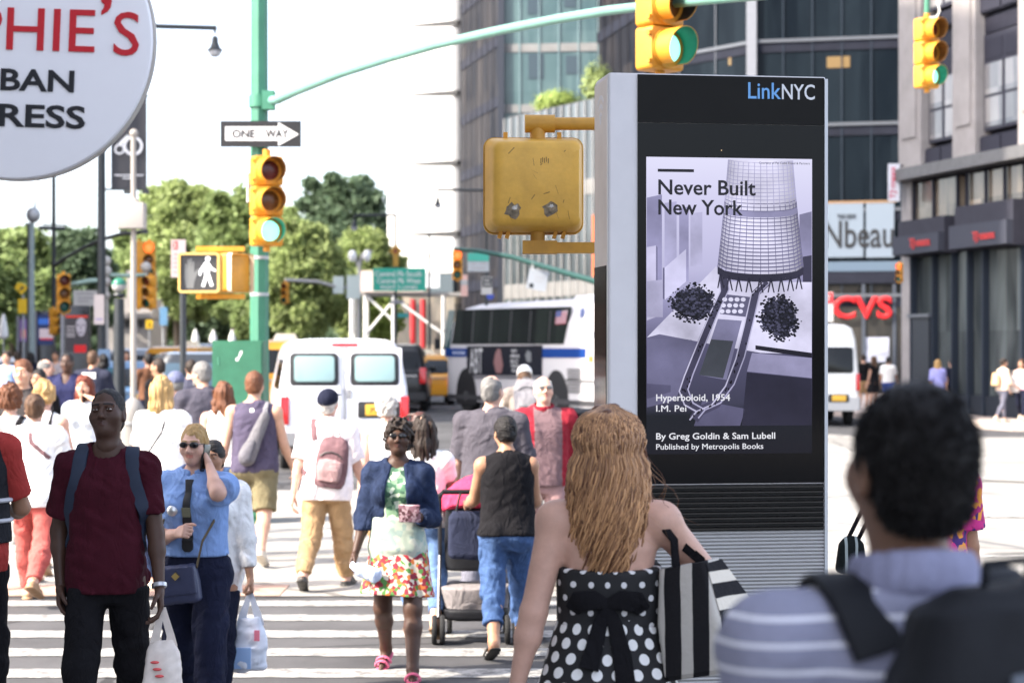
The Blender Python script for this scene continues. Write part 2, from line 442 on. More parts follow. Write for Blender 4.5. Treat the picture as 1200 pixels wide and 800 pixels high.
class Body:
    """joint positions of a person of height h, facing local +Y, in local coordinates with the ground at z = 0"""
    def __init__(s, h, sex='m', legs=((0, 0), (0, 0)), arms=((5, 8, 10, 0), (5, 8, 10, 0)), lean=0, head=(0, 0, 0), bulk=1.0, belly=0.0, heel=(0, 0), wrist=None, sit=None, spread=3, hands=('relax', 'relax'), hand_n=None):
        s.h, s.sex, s.bulk = h, sex, bulk
        h_ = h
        sw = (.094 if sex == 'f' else .107) * h * (0.5 + .5 * bulk)
        hip = A3(0, 0, .515 * h)
        s.lean = lean; Rl = rx(-lean); s.R = Rl
        tw = lambda p: hip + Rl @ (p - hip)
        s.tw = tw; s.hip = hip
        s.st = []
        for z, w_, d_, y in TORSO:
            a, b = FEM.get(z, (1, 1)) if sex == 'f' else (1, 1)
            bl = belly * math.exp(-((z - .60) / .06) ** 2)
            s.st.append((z * h - hip[2], w_ * a * bulk * h * (1 + .35 * bl), (d_ * b * bulk + .03 * bl) * h, 0, (y + .02 * bl) * h))
        s.neck0 = tw(A3(0, -.012 * h, .835 * h)); s.head_c0 = A3(0, .004 * h, .928 * h)
        s.sh = [tw(A3(sx * sw, -.006 * h, .793 * h)) for sx in (-1, 1)]
        s.Rh = Rl @ rz_(head[0]) @ rx(head[1]) @ ry(head[2])
        nk = tw(A3(0, -.004 * h, .868 * h)); s.neck1 = nk
        s.hc = nk + s.Rh @ A3(0, .010 * h, .062 * h)
        s.u = .13 * h / .232
        s.hipj = [A3(sx * .052 * h * (1.05 if sex == 'f' else 1), -.002 * h, .505 * h) for sx in (-1, 1)]
        s.knee, s.ank, s.toe, s.heelp = [], [], [], []
        for i, sx in enumerate((-1, 1)):
            t, k = legs[i]; o = sx * math.sin(rad(spread))
            d1 = A3(o, math.sin(rad(t)), -math.cos(rad(t))); d1 /= np.linalg.norm(d1)
            d2 = A3(o * .6, math.sin(rad(t - k)), -math.cos(rad(t - k))); d2 /= np.linalg.norm(d2)
            kn = s.hipj[i] + d1 * .235 * h; an = kn + d2 * .232 * h
            fp = heel[i]
            fd = A3(sx * .12, math.cos(rad(fp)), -math.sin(rad(fp))); fd /= np.linalg.norm(fd)
            up = np.cross(A3(1, 0, 0), fd); up /= np.linalg.norm(up)
            s.knee.append(kn); s.ank.append(an); s.toe.append((fd, up)); s.heelp.append(an - up * .04 * h)
        low = []
        for i in (0, 1):
            fd, up = s.toe[i]; b = s.ank[i] - up * .041 * h
            low += [(b - fd * .035 * h)[2], (b + fd * .095 * h)[2]]
        dz = -min(low) if sit is None else sit - .515 * h
        for L_ in (s.sh, s.hipj, s.knee, s.ank): L_[:] = [p + A3(0, 0, dz) for p in L_]
        s.dz = dz
        for n_ in ('neck0', 'neck1', 'hc', 'hip'): setattr(s, n_, getattr(s, n_) + A3(0, 0, dz))
        s.elb, s.wri, s.hdir, s.hn = [], [], [], []
        for i, sx in enumerate((-1, 1)):
            fl, ab, el, inw = arms[i]
            d = A3(sx * math.sin(rad(ab)), math.sin(rad(fl)) * math.cos(rad(ab)), -math.cos(rad(fl)) * math.cos(rad(ab)))
            f = A3(0, math.cos(rad(fl)), math.sin(rad(fl)))
            g = math.cos(rad(inw)) * f + math.sin(rad(inw)) * A3(-sx, 0, 0)
            g = g - d * (g @ d); g /= np.linalg.norm(g)
            fo = math.cos(rad(el)) * d + math.sin(rad(el)) * g
            e = s.sh[i] + Rl @ d * .172 * h; wv = e + Rl @ fo * .15 * h
            hd = Rl @ fo
            if wrist and wrist[i] is not None:          # two-bone reach to a given wrist point, elbow hint outwards/back
                tgt = A3(*wrist[i][:3]); hint = A3(*wrist[i][3:6]); l1, l2 = .172 * h, .15 * h
                v = tgt - s.sh[i]; L_ = min(np.linalg.norm(v), (l1 + l2) * .999); v = v / np.linalg.norm(v)
                a = (l1 * l1 - l2 * l2 + L_ * L_) / (2 * L_); hh = math.sqrt(max(l1 * l1 - a * a, 0))
                q = hint - v * (hint @ v); q /= np.linalg.norm(q)
                e = s.sh[i] + v * a + q * hh; wv = s.sh[i] + v * L_; hd = (wv - e) / np.linalg.norm(wv - e)
            s.elb.append(e); s.wri.append(wv); s.hdir.append(hd)
            inn = A3(-sx, .25, 0) if hand_n is None or hand_n[i] is None else A3(*hand_n[i])
            inn = inn - hd * (inn @ hd); s.hn.append(inn / np.linalg.norm(inn))
        s.hands = hands
    def H(s, x, y, z): return s.hc + s.Rh @ (A3(x, y, z) * s.u)      # head coordinates (metres of a 0.232 m head)
    # ---------------- shapes
    def legs_shape(s, sh, off=0.0, hem=(1.0, 1.0), k=.03, wide=1.0):
        h = s.h; b = .5 + .5 * s.bulk
        for i in (0, 1):
            a, kn, an = s.hipj[i], s.knee[i], s.ank[i]
            f = hem[i]
            if f > 0.5:
                t = (f - .5) * 2; e = kn + (an - kn) * t
                n = (an - kn) / np.linalg.norm(an - kn)
                r1, r2, r3 = .050 * h * b + off, .034 * h * b + off * wide, (.022 * h + off * wide * 1.1)
                sh.cap(a, kn, r1, r2, k)
                cf = kn + (an - kn) * .32 + A3(0, -.008 * h, 0)
                rc = .033 * h * b + off * wide
                if t <= .32: sh.cap(kn, e, r2, r2, k, cuts=[(e, n)])
                else:
                    sh.cap(kn, cf, r2, rc, k); tt = (t - .32) / .68
                    sh.cap(cf, e, rc, rc + (r3 - rc) * tt, k, cuts=[(e, n)])
            else:
                t = f * 2; e = a + (kn - a) * t; n = (kn - a) / np.linalg.norm(kn - a)
                r1, r2 = .050 * h * b + off, (.034 * h * b + off * wide)
                sh.cap(a, e, r1, r1 + (r2 - r1) * t, k, cuts=[(e, n)])
        return sh
    def skin_body(s):
        h, b = s.h, s.bulk; sh = Shape(); bb = .5 + .5 * b
        st = [(z, w_ - .006, d_ - .006, x, y) for z, w_, d_, x, y in s.st]
        sh.loft(st, s.hip, s.R, k=.03)
        sh.cap(s.neck0, s.neck1, .037 * h, .030 * h, .03)
        tr = s.hip + s.R @ (A3(0, -.012 * h, .815 * h) - A3(0, 0, .515 * h))
        for i in (0, 1):
            sh.cap(tr + (s.neck1 - tr) * .5, s.sh[i], .026 * h, .026 * h, .03)
            sh.cap(s.sh[i], s.elb[i], .031 * h * bb, .0235 * h * bb, .025)
            e, w_ = s.elb[i], s.wri[i]; m = e + (w_ - e) * .3
            sh.cap(e, m, .0235 * h * bb, .025 * h * bb, .02); sh.cap(m, w_, .025 * h * bb, .0158 * h, .02, u=s.hn[i], f=1.15)
            sh.ell(s.sh[i], (.034 * h * bb,) * 3, k=.03)
            fd, up = s.toe[i]; an = s.ank[i]
            sh.cap(an, an - up * .022 * h - fd * .018 * h, .021 * h, .020 * h, .015)
            sh.cap(an - up * .018 * h, an - up * .030 * h + fd * .075 * h, .021 * h, .013 * h, .02, u=up, f=1.2)
            sx = (-1, 1)[i]
            sh.cap(an - up * .032 * h + fd * .06 * h, an - up * .033 * h + fd * .098 * h, .017 * h, .009 * h, .01, u=up, f=1.6)
            sh.ell(s.hip + s.R @ A3(sx * .042 * h, -.044 * h, -.012 * h), .046 * h * b, k=.03)
            if s.sex == 'f': sh.ell(s.hip + s.R @ A3(sx * .043 * h, .052 * h, .218 * h), .038 * h * b, k=.03)
        s.legs_shape(sh)
        return sh
    def head_shape(s):
        u = s.u; sh = Shape(); R = s.Rh; H = s.H
        def E(c, r, k=.012, mode='u'): sh.ell(H(*c), A3(*r) * u, R, k * u, mode)
        def C(a, b, ra, rb, k=.01, mode='u'): sh.cap(H(*a), H(*b), ra * u, rb * u, k * u, mode=mode)
        C((0, -.012, -.14), (0, -.004, -.05), .056 if s.sex == 'm' else .049, .050 if s.sex == 'm' else .045, .03)
        E((0, -.008, .026), (.075, .094, .096), .02)
        E((0, .022, -.040), (.060, .066, .064), .04)
        E((0, .058, -.084), (.028, .026, .022), .03)
        for x in (-1, 1):
            E((x * .044, .056, -.018), (.024, .026, .026), .03)
            E((x * .032, .098, .014), (.018, .016, .013), .014, 's')
            E((x * .077, -.008, -.004), (.010, .021, .033), .008)
            E((x * .083, -.004, .002), (.006, .012, .020), .006, 's')
            E((x * .0125, .098, -.027), (.009, .011, .008), .008)
            C((x * .012, .090, .034), (x * .050, .074, .034), .009, .007, .016)
        C((0, .088, .022), (0, .110, -.020), .0075, .0115, .012)
        E((0, .110, -.023), (.0115, .010, .010), .01)
        for z, y, r in ((-.0475, .0895, .0058), (-.0575, .0875, .0066)):
            C((-.020, y - .008, z), (0, y, z), r * .7, r, .004); C((.020, y - .008, z), (0, y, z), r * .7, r, .004)
        C((-.022, .089, -.0522), (.022, .089, -.0522), .0022, .0022, .003, 's')
        return sh
    def hand_shape(s, i):
        h = s.h; sx = (-1, 1)[i]; w_ = s.wri[i]; d = s.hdir[i]; n = s.hn[i]; lat = np.cross(n, d); lat /= np.linalg.norm(lat)
        if sx > 0: lat = -lat                       # lat points to the thumb side
        th = lat; sh = Shape(); k = h / 1.75
        mode = s.hands[i]
        curl = {'relax': (22, 28, 20), 'grip': (70, 85, 55), 'phone': (38, 52, 35), 'flat': (5, 6, 4)}[mode]
        sh.cap(w_ - d * .035 * k, w_ + d * .012 * k, .0262 * k, .025 * k, .012, u=n, f=1.25)
        pts = []
        for f, (o, L_, r) in enumerate(((.029, .040, .0092), (.010, .045, .0096), (-.009, .041, .0092), (-.026, .032, .0082))):
            kn = w_ + (d * (.088 - abs(o) * .18) + th * o * 1.02) * k
            sh.cap(w_ + (d * .012 + th * o * .6) * k, kn, .0145 * k, .0118 * k, .012)
            p = kn; a = 0
            for j, (fr, c) in enumerate(zip((1, .72, .55), curl)):
                a += c + f * 2; dd = d * math.cos(rad(a)) + n * math.sin(rad(a)); q = p + dd * L_ * fr * k
                sh.cap(p, q, r * k * (1 - .08 * j), r * k * (.92 - .1 * j), .002); p = q
        b = w_ + (d * .022 + th * .024 + n * .008) * k
        t1 = b + (d * .026 + th * .022 + n * .016) * k; t2 = t1 + (d * .026 + th * .006 + n * (.012 if mode != 'grip' else .024)) * k; t3 = t2 + (d * .020 - th * .004 + n * .010) * k
        sh.cap(w_ + d * .012 * k, b, .017 * k, .016 * k, .012); sh.cap(b, t1, .0145 * k, .0115 * k, .008); sh.cap(t1, t2, .0108 * k, .0098 * k, .003); sh.cap(t2, t3, .0098 * k, .0078 * k, .003)
        return sh
    def palm(s, i, along=.075, out=.02): return s.wri[i] + s.hdir[i] * along * s.h / 1.75 + s.hn[i] * out * s.h / 1.75
    def top_shape(s, loose=.014, hem=.50, sleeve=.5, neck='crew', fold=.004, seed=1, straight=.9, flare=1.0, vneck=0.0, tank=0, over=.010):
        h = s.h; b = .5 + .5 * s.bulk; sh = Shape()
        wmax = max(q[1] for q in s.st if q[0] > .15 * h); dmax = max(q[2] for q in s.st if q[0] > .15 * h)
        st = []
        for z, w_, d_, x, y in s.st:
            zz = z / h + .515
            sg = straight if zz < .70 else 0
            w2 = w_ + (max(w_, wmax * .98) - w_) * sg + loose; d2 = d_ + (max(d_, dmax * .98) - d_) * sg + loose
            ov = over * min(1, max(0, (.64 - zz) / .08)) if hem < .575 else 0
            st.append((z, w2 + ov, d2 + ov, x, y))
        if hem < .445: st.append(((hem - .515 - .01) * h, st[0][1] * flare + .01, st[0][2] * flare + .01, 0, st[0][4]))
        sh.loft(st, s.hip, s.R, k=.03)
        tr = s.hip + s.R @ (A3(0, -.012 * h, .815 * h) - A3(0, 0, .515 * h))
        for i in (0, 1):
            sx = (-1, 1)[i]
            if s.sex == 'f': sh.ell(s.hip + s.R @ A3(sx * .043 * h, .052 * h, .218 * h), .038 * h * s.bulk + loose, k=.04)
            sh.ell(s.hip + s.R @ A3(sx * .042 * h, -.044 * h, -.012 * h), .046 * h * s.bulk + loose * .7 + (over if hem < .575 else 0), k=.04)
            if tank:
                sh.cap(tr + (s.neck1 - tr) * .3, tr + (s.sh[i] - tr) * tank, .026 * h + loose, .024 * h + loose, .025)
                continue
            sh.cap(tr + (s.neck1 - tr) * .42, s.sh[i], .026 * h + loose * .8, .028 * h + loose, .03)
            sh.ell(s.sh[i], .034 * h * b + loose, k=.03)
            r0, r1 = .031 * h * b + loose, .0245 * h * b + loose * 1.15
            a, e, w_ = s.sh[i], s.elb[i], s.wri[i]
            if sleeve > 0:
                if sleeve <= 1:
                    q = a + (e - a) * sleeve; n = (e - a) / np.linalg.norm(e - a)
                    sh.cap(a, q, r0, r0 + (r1 - r0) * sleeve * .6 + .003, .02, cuts=[(q - n * .0, n)])
                else:
                    sh.cap(a, e, r0, r1, .02); t = sleeve - 1; q = e + (w_ - e) * t; n = (w_ - e) / np.linalg.norm(w_ - e)
                    sh.cap(e, q, r1, r1 + (.0175 * h + loose * .6 - r1) * t, .02, cuts=[(q, n)])
        if fold: sh.noise(fold, 22, seed, (1, 1, .55)); sh.noise(fold * .5, 48, seed + 5, (1, 1, .7))
        hz = s.hip + s.R @ A3(0, 0, (hem - .515) * h); sh.cut(hz, s.R @ A3(0, 0, -1))
        if neck != 'none':
            a = s.neck1 + (s.neck1 - s.neck0) * 1.0; b0 = s.neck0 + s.R @ A3(0, .012 * h, .004 * h)
            sh.cap(a, b0, .045 * h, .041 * h, .006, mode='s')
            if vneck: sh.cap(s.neck0 + s.R @ A3(0, .06 * h, .0), s.neck0 + s.R @ A3(0, .085 * h, -vneck * h), .03 * h, .006 * h, .004, mode='s')
        if neck == 'strapless':
            pass
        return sh
    def collar(s, r=.043, th=.007, hgt=.012, tilt=14, gap=False):
        h = s.h; sh = Shape(); R = s.R @ rx(-tilt); c = s.neck0 + s.R @ A3(0, .004 * h, .014 * h)
        pts = [c + R @ A3(math.cos(a) * r * h, math.sin(a) * r * h * .95, 0) for a in np.linspace(math.pi / 2 + (.25 if gap else 0), math.pi * 2.5 - (.25 if gap else 0), 22)]
        for p, q in zip(pts[:-1], pts[1:]): sh.cap(p, q, th * h, th * h, .003, u=R @ A3(0, 0, 1), f=th / hgt)
        return sh
    def pants_shape(s, loose=.012, hem=(.97, .97), waist=.585, fold=.004, seed=3, wide=1.0):
        h = s.h; sh = Shape()
        st = [(z, w_ + loose, d_ + loose, x, y) for z, w_, d_, x, y in s.st if z < .13 * h]
        sh.loft(st, s.hip, s.R, k=.03)
        for i in (0, 1): sh.ell(s.hip + s.R @ A3((-1, 1)[i] * .042 * h, -.044 * h, -.012 * h), .046 * h * s.bulk + loose * .8, k=.04)
        s.legs_shape(sh, loose, hem, wide=wide)
        if fold: sh.noise(fold, 20, seed, (.8, .8, 1.0)); sh.noise(fold * .6, 46, seed + 5, (.6, .6, 1.2), zr=(.1 * h, .7 * h))
        sh.cut(s.hip + s.R @ A3(0, 0, (waist - .515) * h), s.R @ A3(0, 0, 1))
        return sh
    def skirt_shape(s, hem=.30, waist=.61, flare=1.35, loose=.012, fold=.012, n=9, seed=0, bottom_y=0.02):
        h = s.h; sh = Shape()
        st = [(z, w_ + loose, d_ + loose, x, y) for z, w_, d_, x, y in s.st if .50 * h < z + .515 * h < waist * h + .05]
        w0, d0 = .100 * h * s.bulk + loose, .08 * h * s.bulk + loose
        st.append(((hem - .515) * h, w0 * flare, d0 * flare * 1.1, 0, bottom_y * h)); st.append(((hem - .56) * h, w0 * flare, d0 * flare * 1.1, 0, bottom_y * h))
        z0 = (hem - .515) * h; z1 = -.0
        def wave(a, z): return fold * np.clip((.02 * h - z) / (.02 * h - z0), 0, 1) * (np.sin(a * n + seed + 6 * z) + .5 * np.sin(a * (n * 2 - 3) + 2 * seed))
        sh.loft(st, s.hip, s.R, k=.02, p=2.1, wave=wave)
        sh.cut(s.hip + s.R @ A3(0, 0, (hem - .515) * h), A3(.05, .08, -1)); sh.cut(s.hip + s.R @ A3(0, 0, (waist - .515) * h), s.R @ A3(0, 0, 1))
        return sh
    def shoe_shape(s, i, style='shoe'):
        h = s.h; fd, up = s.toe[i]; an = s.ank[i]; sh = Shape(); sole = an - up * .041 * h
        if style in ('shoe', 'boot'):
            sh.cap(an - up * .022 * h - fd * .014 * h, an - up * .022 * h + fd * .070 * h, .0235 * h, .021 * h, .012)
            sh.cap(an - up * .03 * h + fd * .06 * h, an - up * .032 * h + fd * .092 * h, .0245 * h, .019 * h, .015, u=up, f=1.25)
            sh.cap(an + up * (.03 if style == 'boot' else .004) * h, an - up * .02 * h + fd * .02 * h, .025 * h, .027 * h, .015)
            sh.cap(sole - fd * .02 * h + up * .006 * h, sole + fd * .095 * h + up * .005 * h, .027 * h, .025 * h, .006, u=up, f=3.6)
        else:
            sh.cap(sole - fd * .02 * h, sole + fd * .095 * h, .026 * h, .024 * h, .004, u=up, f=4.5)
            lat = np.cross(fd, up)
            for c, y, r in ((.012, .075, .028), (.012, .045, .03)):
                a = an - up * .028 * h + fd * y * h
                pts = [a + lat * math.cos(t) * r * h + up * (math.sin(t) * .026 - .008) * h for t in np.linspace(0, math.pi, 9)]
                for p, q in zip(pts[:-1], pts[1:]): sh.cap(p, q, .0042 * h, .0042 * h, .002, u=fd, f=.5)
        sh.cut(sole - up * .0065 * h, -up)
        return sh
    # ---------------- hair
    def hair_shape(s, style, seed=0, amp=1.0, length=.2):
        u = s.u; sh = Shape(); R = s.Rh; H = s.H
        def E(c, r, k=.012, mode='u'): sh.ell(H(*c), A3(*r) * u, R, k * u, mode)
        def C(a, b, ra, rb, k=.02, uu=None, f=1): sh.cap(H(*a), H(*b), ra * u, rb * u, k * u, u=None if uu is None else R @ A3(*uu), f=f)
        if style in ('short', 'crop', 'fringe', 'curly', 'thick'):
            e = {'short': .010, 'crop': .004, 'fringe': .006, 'curly': .024, 'thick': .006}[style]
            E((0, -.014, .030), (.075 + e, .092 + e, .095 + e), .02)
            E((0, -.050, -.035), (.058 + e * .6, .046 + e, .050), .03)
            if style == 'curly': E((0, -.03, -.02), (.085, .085, .07), .03)
            sh.noise({'curly': .012, 'thick': .0015, 'crop': .0015}.get(style, .003) * amp, {'curly': 75, 'thick': 60}.get(style, 110), seed)
            # open the face, the ears and the nape
            E((0, .105, -.035), (.075, .075, .098), .012, 's')
            if style == 'crop': E((0, .120, .022), (.078, .078, .105), .010, 's')
            sh.ell(H(0, -.02, -.115), A3(.12, .12, .045) * u, R, .01 * u, 's')
            for x in (-1, 1): E((x * .088, .022, -.045), (.03, .045, .055), .01, 's')
            if style == 'fringe': E((0, .01, .100), (.06, .07, .055), .012, 's')
        elif style in ('long', 'bob', 'wavy'):
            L_ = length
            E((0, -.012, .030), (.087, .105, .106), .02)
            for x in (-1, 1):
                C((x * .055, -.02, .02), (x * .070, -.03, -.10), .045, .042, .04)
                C((x * .070, -.03, -.10), (x * .060, -.055, -.10 - L_ * .6), .042, .046, .04)
                C((x * .060, -.055, -.10 - L_ * .6), (x * .045, -.07, -.10 - L_), .046, .028, .04)
            C((0, -.07, .0), (0, -.085, -.12), .055, .05, .04); C((0, -.085, -.12), (0, -.095, -.10 - L_), .05, .032, .04)
            sh.noise(.007 * amp, 42, seed, (1.6, 1.2, .25)); sh.noise(.004 * amp, 95, seed + 3, (1.4, 1.2, .22))
            E((0, .115, -.05), (.058, .085, .125), .015, 's')
        elif style == 'bun':
            E((0, -.012, .030), (.080, .099, .101), .02); E((0, -.04, -.035), (.062, .052, .05), .03)
            E((0, -.115, .03), (.036, .032, .034), .015)
            sh.noise(.003, 90, seed); E((0, .108, -.03), (.072, .075, .10), .012, 's')
            for x in (-1, 1): E((x * .088, .022, -.045), (.03, .045, .055), .01, 's')
            sh.ell(H(0, -.02, -.115), A3(.12, .12, .045) * u, R, .01 * u, 's')
        return sh
    def cap_shape(s, visor=True, back=False):
        u = s.u; sh = Shape(); R = s.Rh
        sh.ell(s.H(0, -.010, .045), A3(.093, .113, .097) * u, R, 0.01)
        q = s.H(0, 0, .026); sh.cut(q, R @ A3(0, .12, -1))
        if visor:
            sg = -1 if back else 1
            v = Shape(); sh.ell(s.H(0, sg * .125, .046), A3(.068, .062, .0075) * u, R @ rx(-8 * sg), .006)
        return sh

def skin_mesh(B, mats, parent, vox, hvox, brows=True, skip_hands=()):
    """one continuous body: trunk and limbs, head and the two hands; material slots skin, lip, brow, eye white, iris"""
    parts = [B.skin_body().mesh(vox)]
    hs = B.head_shape(); Vh, Qh = hs.mesh(hvox); nb = len(parts[0][1])
    parts.append((Vh, Qh)); nh = len(Qh)
    for i in (0, 1):
        parts.append(B.hand_shape(i).mesh(min(hvox, .0055), relax=1))
    V, Q = join(parts)
    mi = np.zeros(len(Q), int)
    c = Vh[Qh].mean(1); L_ = ((c - B.hc) @ B.Rh) / B.u
    x, y, z = np.abs(L_[:, 0]), L_[:, 1], L_[:, 2]
    m = np.zeros(nh, int)
    m[(x < .023) & (y > .072) & (z < -.0425) & (z > -.0645)] = 1
    if brows: m[(x > .010) & (x < .050) & (y > .06) & (np.abs(z - (.0365 - np.abs(x - .03) * .12)) < .0042)] = 2
    mi[nb:nb + nh] = m
    F = Q.tolist(); V = V.tolist(); mi = mi.tolist()
    eb = MB()
    for sx in (-1, 1):
        eb.cur = 3; eb.ball(B.H(sx * .032, .0778, .0145), .0125 * B.u, 12, 8)
        eb.cur = 4; eb.ball(B.H(sx * .0318, .0848, .0140), .0068 * B.u, 8, 6)
        eb.cur = 0; eb.ball(B.H(sx * .032, .0775, .0080), tuple(A3(.0160, .0140, .0058) * B.u), 12, 8, Matrix(B.Rh.tolist()))
        eb.cur = 0; eb.ball(B.H(sx * .032, .0790, .0200), tuple(A3(.0165, .0145, .0088) * B.u), 12, 8, Matrix(B.Rh.tolist()))
    n = len(V); V += [tuple(v) for v in eb.V]; F += [[i + n for i in f] for f in eb.F]; mi += eb.mi
    me_o = mesh_obj('body', np.array(V), F, mats, parent, mi, 180)
    return me_o
SK = {'dark': (.066, .032, .021), 'brown': (.21, .11, .07), 'tan': (.36, .19, .115), 'fair': (.50, .29, .20), 'pink': (.56, .33, .25)}
HAIRC = {'black': (.008, .006, .006), 'dark': (.022, .013, .009), 'brown': (.075, .038, .02), 'auburn': (.12, .045, .02), 'blond': (.40, .25, .10), 'grey': (.15, .145, .14), 'white': (.42, .40, .37), 'red': (.14, .028, .014), 'honey': (.16, .08, .03)}
def face_mats(tone, hair):
    k = SK[tone]
    return [skin('skin_' + tone, k), mat('lip_' + tone, tuple(np.array(k) * A3(.85, .55, .55)), .4, sss=.05), mat('brow_' + hair, tuple(np.array(HAIRC.get(hair, HAIRC['dark'])) * .8), .7),
            mat('eye_white', (.6, .57, .53), .25), mat('iris_dark', (.02, .013, .01), .15)]
def hairmat(c):
    if c == 'honey': return hm_
    m = mat('hair_' + c, HAIRC[c], .5, spec=.35, var=.4, vscale=16, bump=.6, bscale=70, stretch=(4, 4, .5))
    return m

def person(label, px, d, h, yaw, pose=None, tone='fair', hair=('short', 'dark'), top=None, top2=None, bottom=None, shoes=('shoe', None), group=None, detail=1.0, z=None, extra=None, x=None, cat='person'):
    X = PX(px, d) if x is None else x
    zz = (0.15 if d < 10.3 else gz(X, d)) if z is None else z
    root = thing('person', label, cat, (X, d, zz), rad(yaw), group)
    B = Body(h, **(pose or {}))
    vox = max(.0085, .00045 * d * 1.0) * detail; hv = max(.0042, .00030 * d) * detail
    hc = hair[1] if hair else 'dark'
    skin_mesh(B, face_mats(tone, hc), root, vox, min(hv, .009))
    if hair and hair[0] != 'bald':
        sdf_obj('hair', B.hair_shape(hair[0], seed=int(abs(px)), length=hair[2] if len(hair) > 2 else .2), min(hv, .008), hairmat(hc), root, relax=1)
    B.root = root; B.vox = vox; B.tops = None
    for nm, spec in (('trousers', bottom), ('shirt', top), ('jacket', top2)):
        if not spec: continue
        spec = dict(spec); m = spec.pop('mat'); name = spec.pop('name', nm); kind = spec.pop('kind', 'top' if nm != 'trousers' else 'pants')
        if nm == 'trousers' and kind == 'pants' and top and top.get('hem', .50) < .575: spec['waist'] = top.get('hem', .50) + .018
        post = spec.pop('post', None); col = spec.pop('collar', None); pick = spec.pop('pick', None)
        sh = {'top': B.top_shape, 'pants': B.pants_shape, 'skirt': B.skirt_shape}[kind](**spec)
        if post: post(B, sh)
        o = sdf_obj(name, sh, vox, m, root, pick=pick)
        if kind == 'top': B.tops = sh
        if kind == 'pants' or kind == 'skirt': B.bot = sh
        if col:
            cm = col.pop('mat', m if not isinstance(m, list) else m[0]); sdf_obj('collar', B.collar(**col), min(vox, .007), cm, o, relax=1)
    if shoes and shoes[1] is not None:
        for i in (0, 1): sdf_obj(shoes[0] if shoes[0] != 'boot' else 'shoe', B.shoe_shape(i, shoes[0]), max(vox * .8, .007), shoes[1], root, relax=1)
    if extra: extra(B, root)
    return B
def attach(name, label, cat, B, group=None):
    """an empty for a carried thing, standing in the bearer's frame"""
    r = B.root
    return thing(name, label, cat, tuple(r.location), r.rotation_euler.z, group)
def strap(b, B, pts, wd, th, sh=None, lift=.001):
    """flat strap laid over the clothes: pts are (point, outward direction)"""
    sh = sh or B.tops; q = []; n = []
    P_ = []
    for (p, dn), (p2, dn2) in zip(pts[:-1], pts[1:]):
        for t in np.linspace(0, 1, 7)[:-1]: P_.append((A3(*p) * (1 - t) + A3(*p2) * t, A3(*dn) * (1 - t) + A3(*dn2) * t))
    P_.append((A3(*pts[-1][0]), A3(*pts[-1][1])))
    for p, dn in P_:
        q.append(sh.snap(p, dn, lift)); n.append(Vector(dn).normalized())
    for _ in range(2):
        q = [q[0]] + [(q[i - 1] + q[i] * 2 + q[i + 1]) / 4 for i in range(1, len(q) - 1)] + [q[-1]]
    b.ribbon(q, n, wd, th); return q
# ------------------------------------------------------------------ planes measured in the photograph
class Plane:
    """vertical plane through two ground points, faces the viewer when U runs to the right"""
    def __init__(s, a, b):
        s.a = Vector((a[0], a[1], 0)); s.U = Vector((b[0] - a[0], b[1] - a[1], 0)); s.L = s.U.length; s.U.normalize(); s.N = s.U.cross(Vector((0, 0, 1)))
    def at(s, px, py, out=0.0):
        t = (px - 600) / FPX; A = s.a + s.N * out
        k = (t * A.y - A.x) / (s.U.x - t * s.U.y); q = A + s.U * k
        return Vector((q.x, q.y, EYE + (HOR - py) / FPX * q.y))
    def s_of(s, px): q = s.at(px, 400); return (q - s.a).dot(s.U)
    def pt(s, k, z, out=0.0): return s.a + s.U * k + s.N * out + Vector((0, 0, z))
    def rect(s, b, k0, k1, z0, z1, back, front):     # box on the plane
        V = [s.pt(k, z, o) for o in (back, front) for k, z in ((k0, z0), (k1, z0), (k1, z1), (k0, z1))]
        return b.add(V, [[3, 2, 1, 0], [4, 5, 6, 7], [0, 1, 5, 4], [1, 2, 6, 5], [2, 3, 7, 6], [3, 0, 4, 7]])
Z3 = Vector((0, 0, 1))

# ------------------------------------------------------------------ ground
def road_mat(m=None, stain=(.045, .044, .046), crackc=(.018, .018, .019), cs=.55):
    m = m or mat('asphalt', (.068, .067, .070), .88, spec=.2, var=.32, vscale=.9, bump=.35, bscale=60)
    n, bs = nodes_of(m); tc = n.nodes.new('ShaderNodeTexCoord'); nz = n.nodes.new('ShaderNodeTexNoise'); nz.inputs['Scale'].default_value = 1.7; nz.inputs['Detail'].default_value = 5
    n.links.new(tc.outputs['Object'], nz.inputs[0]); mx = mixn(n, .22, tc.outputs['Object'], nz.outputs['Color']); v = n.nodes.new('ShaderNodeTexVoronoi'); v.feature = 'DISTANCE_TO_EDGE'; v.inputs['Scale'].default_value = cs; n.links.new(mx, v.inputs['Vector'])
    crack = mathn(n, 'LESS_THAN', v.outputs['Distance'], .010); big = n.nodes.new('ShaderNodeTexNoise'); big.inputs['Scale'].default_value = .35; big.inputs['Detail'].default_value = 4; n.links.new(tc.outputs['Object'], big.inputs[0])
    src = bs.inputs['Base Color'].links[0].from_socket; st = mathn(n, 'MULTIPLY', mathn(n, 'MAXIMUM', mathn(n, 'SUBTRACT', big.outputs[0], .5), 0), 2.5)
    n.links.new(mixn(n, mathn(n, 'MULTIPLY', crack, .7), mixn(n, st, src, stain), crackc), bs.inputs['Base Color'])
    return m
def sheet(name, m, xs, ys, lift, parent=None, kind=True):
    V = [(x, y, gz(x, y) + lift) for y in ys for x in xs]; n = len(xs)
    F = [[j * n + i, j * n + i + 1, (j + 1) * n + i + 1, (j + 1) * n + i] for j in range(len(ys) - 1) for i in range(n - 1)]
    o = mesh_obj(name, np.array(V), F, m, parent, None, 180)
    if kind: o['kind'] = 'structure'
    return o
xs = [-400, -150, -80, -50] + list(np.linspace(-35, 35, 57)) + [50, 80, 150, 400]
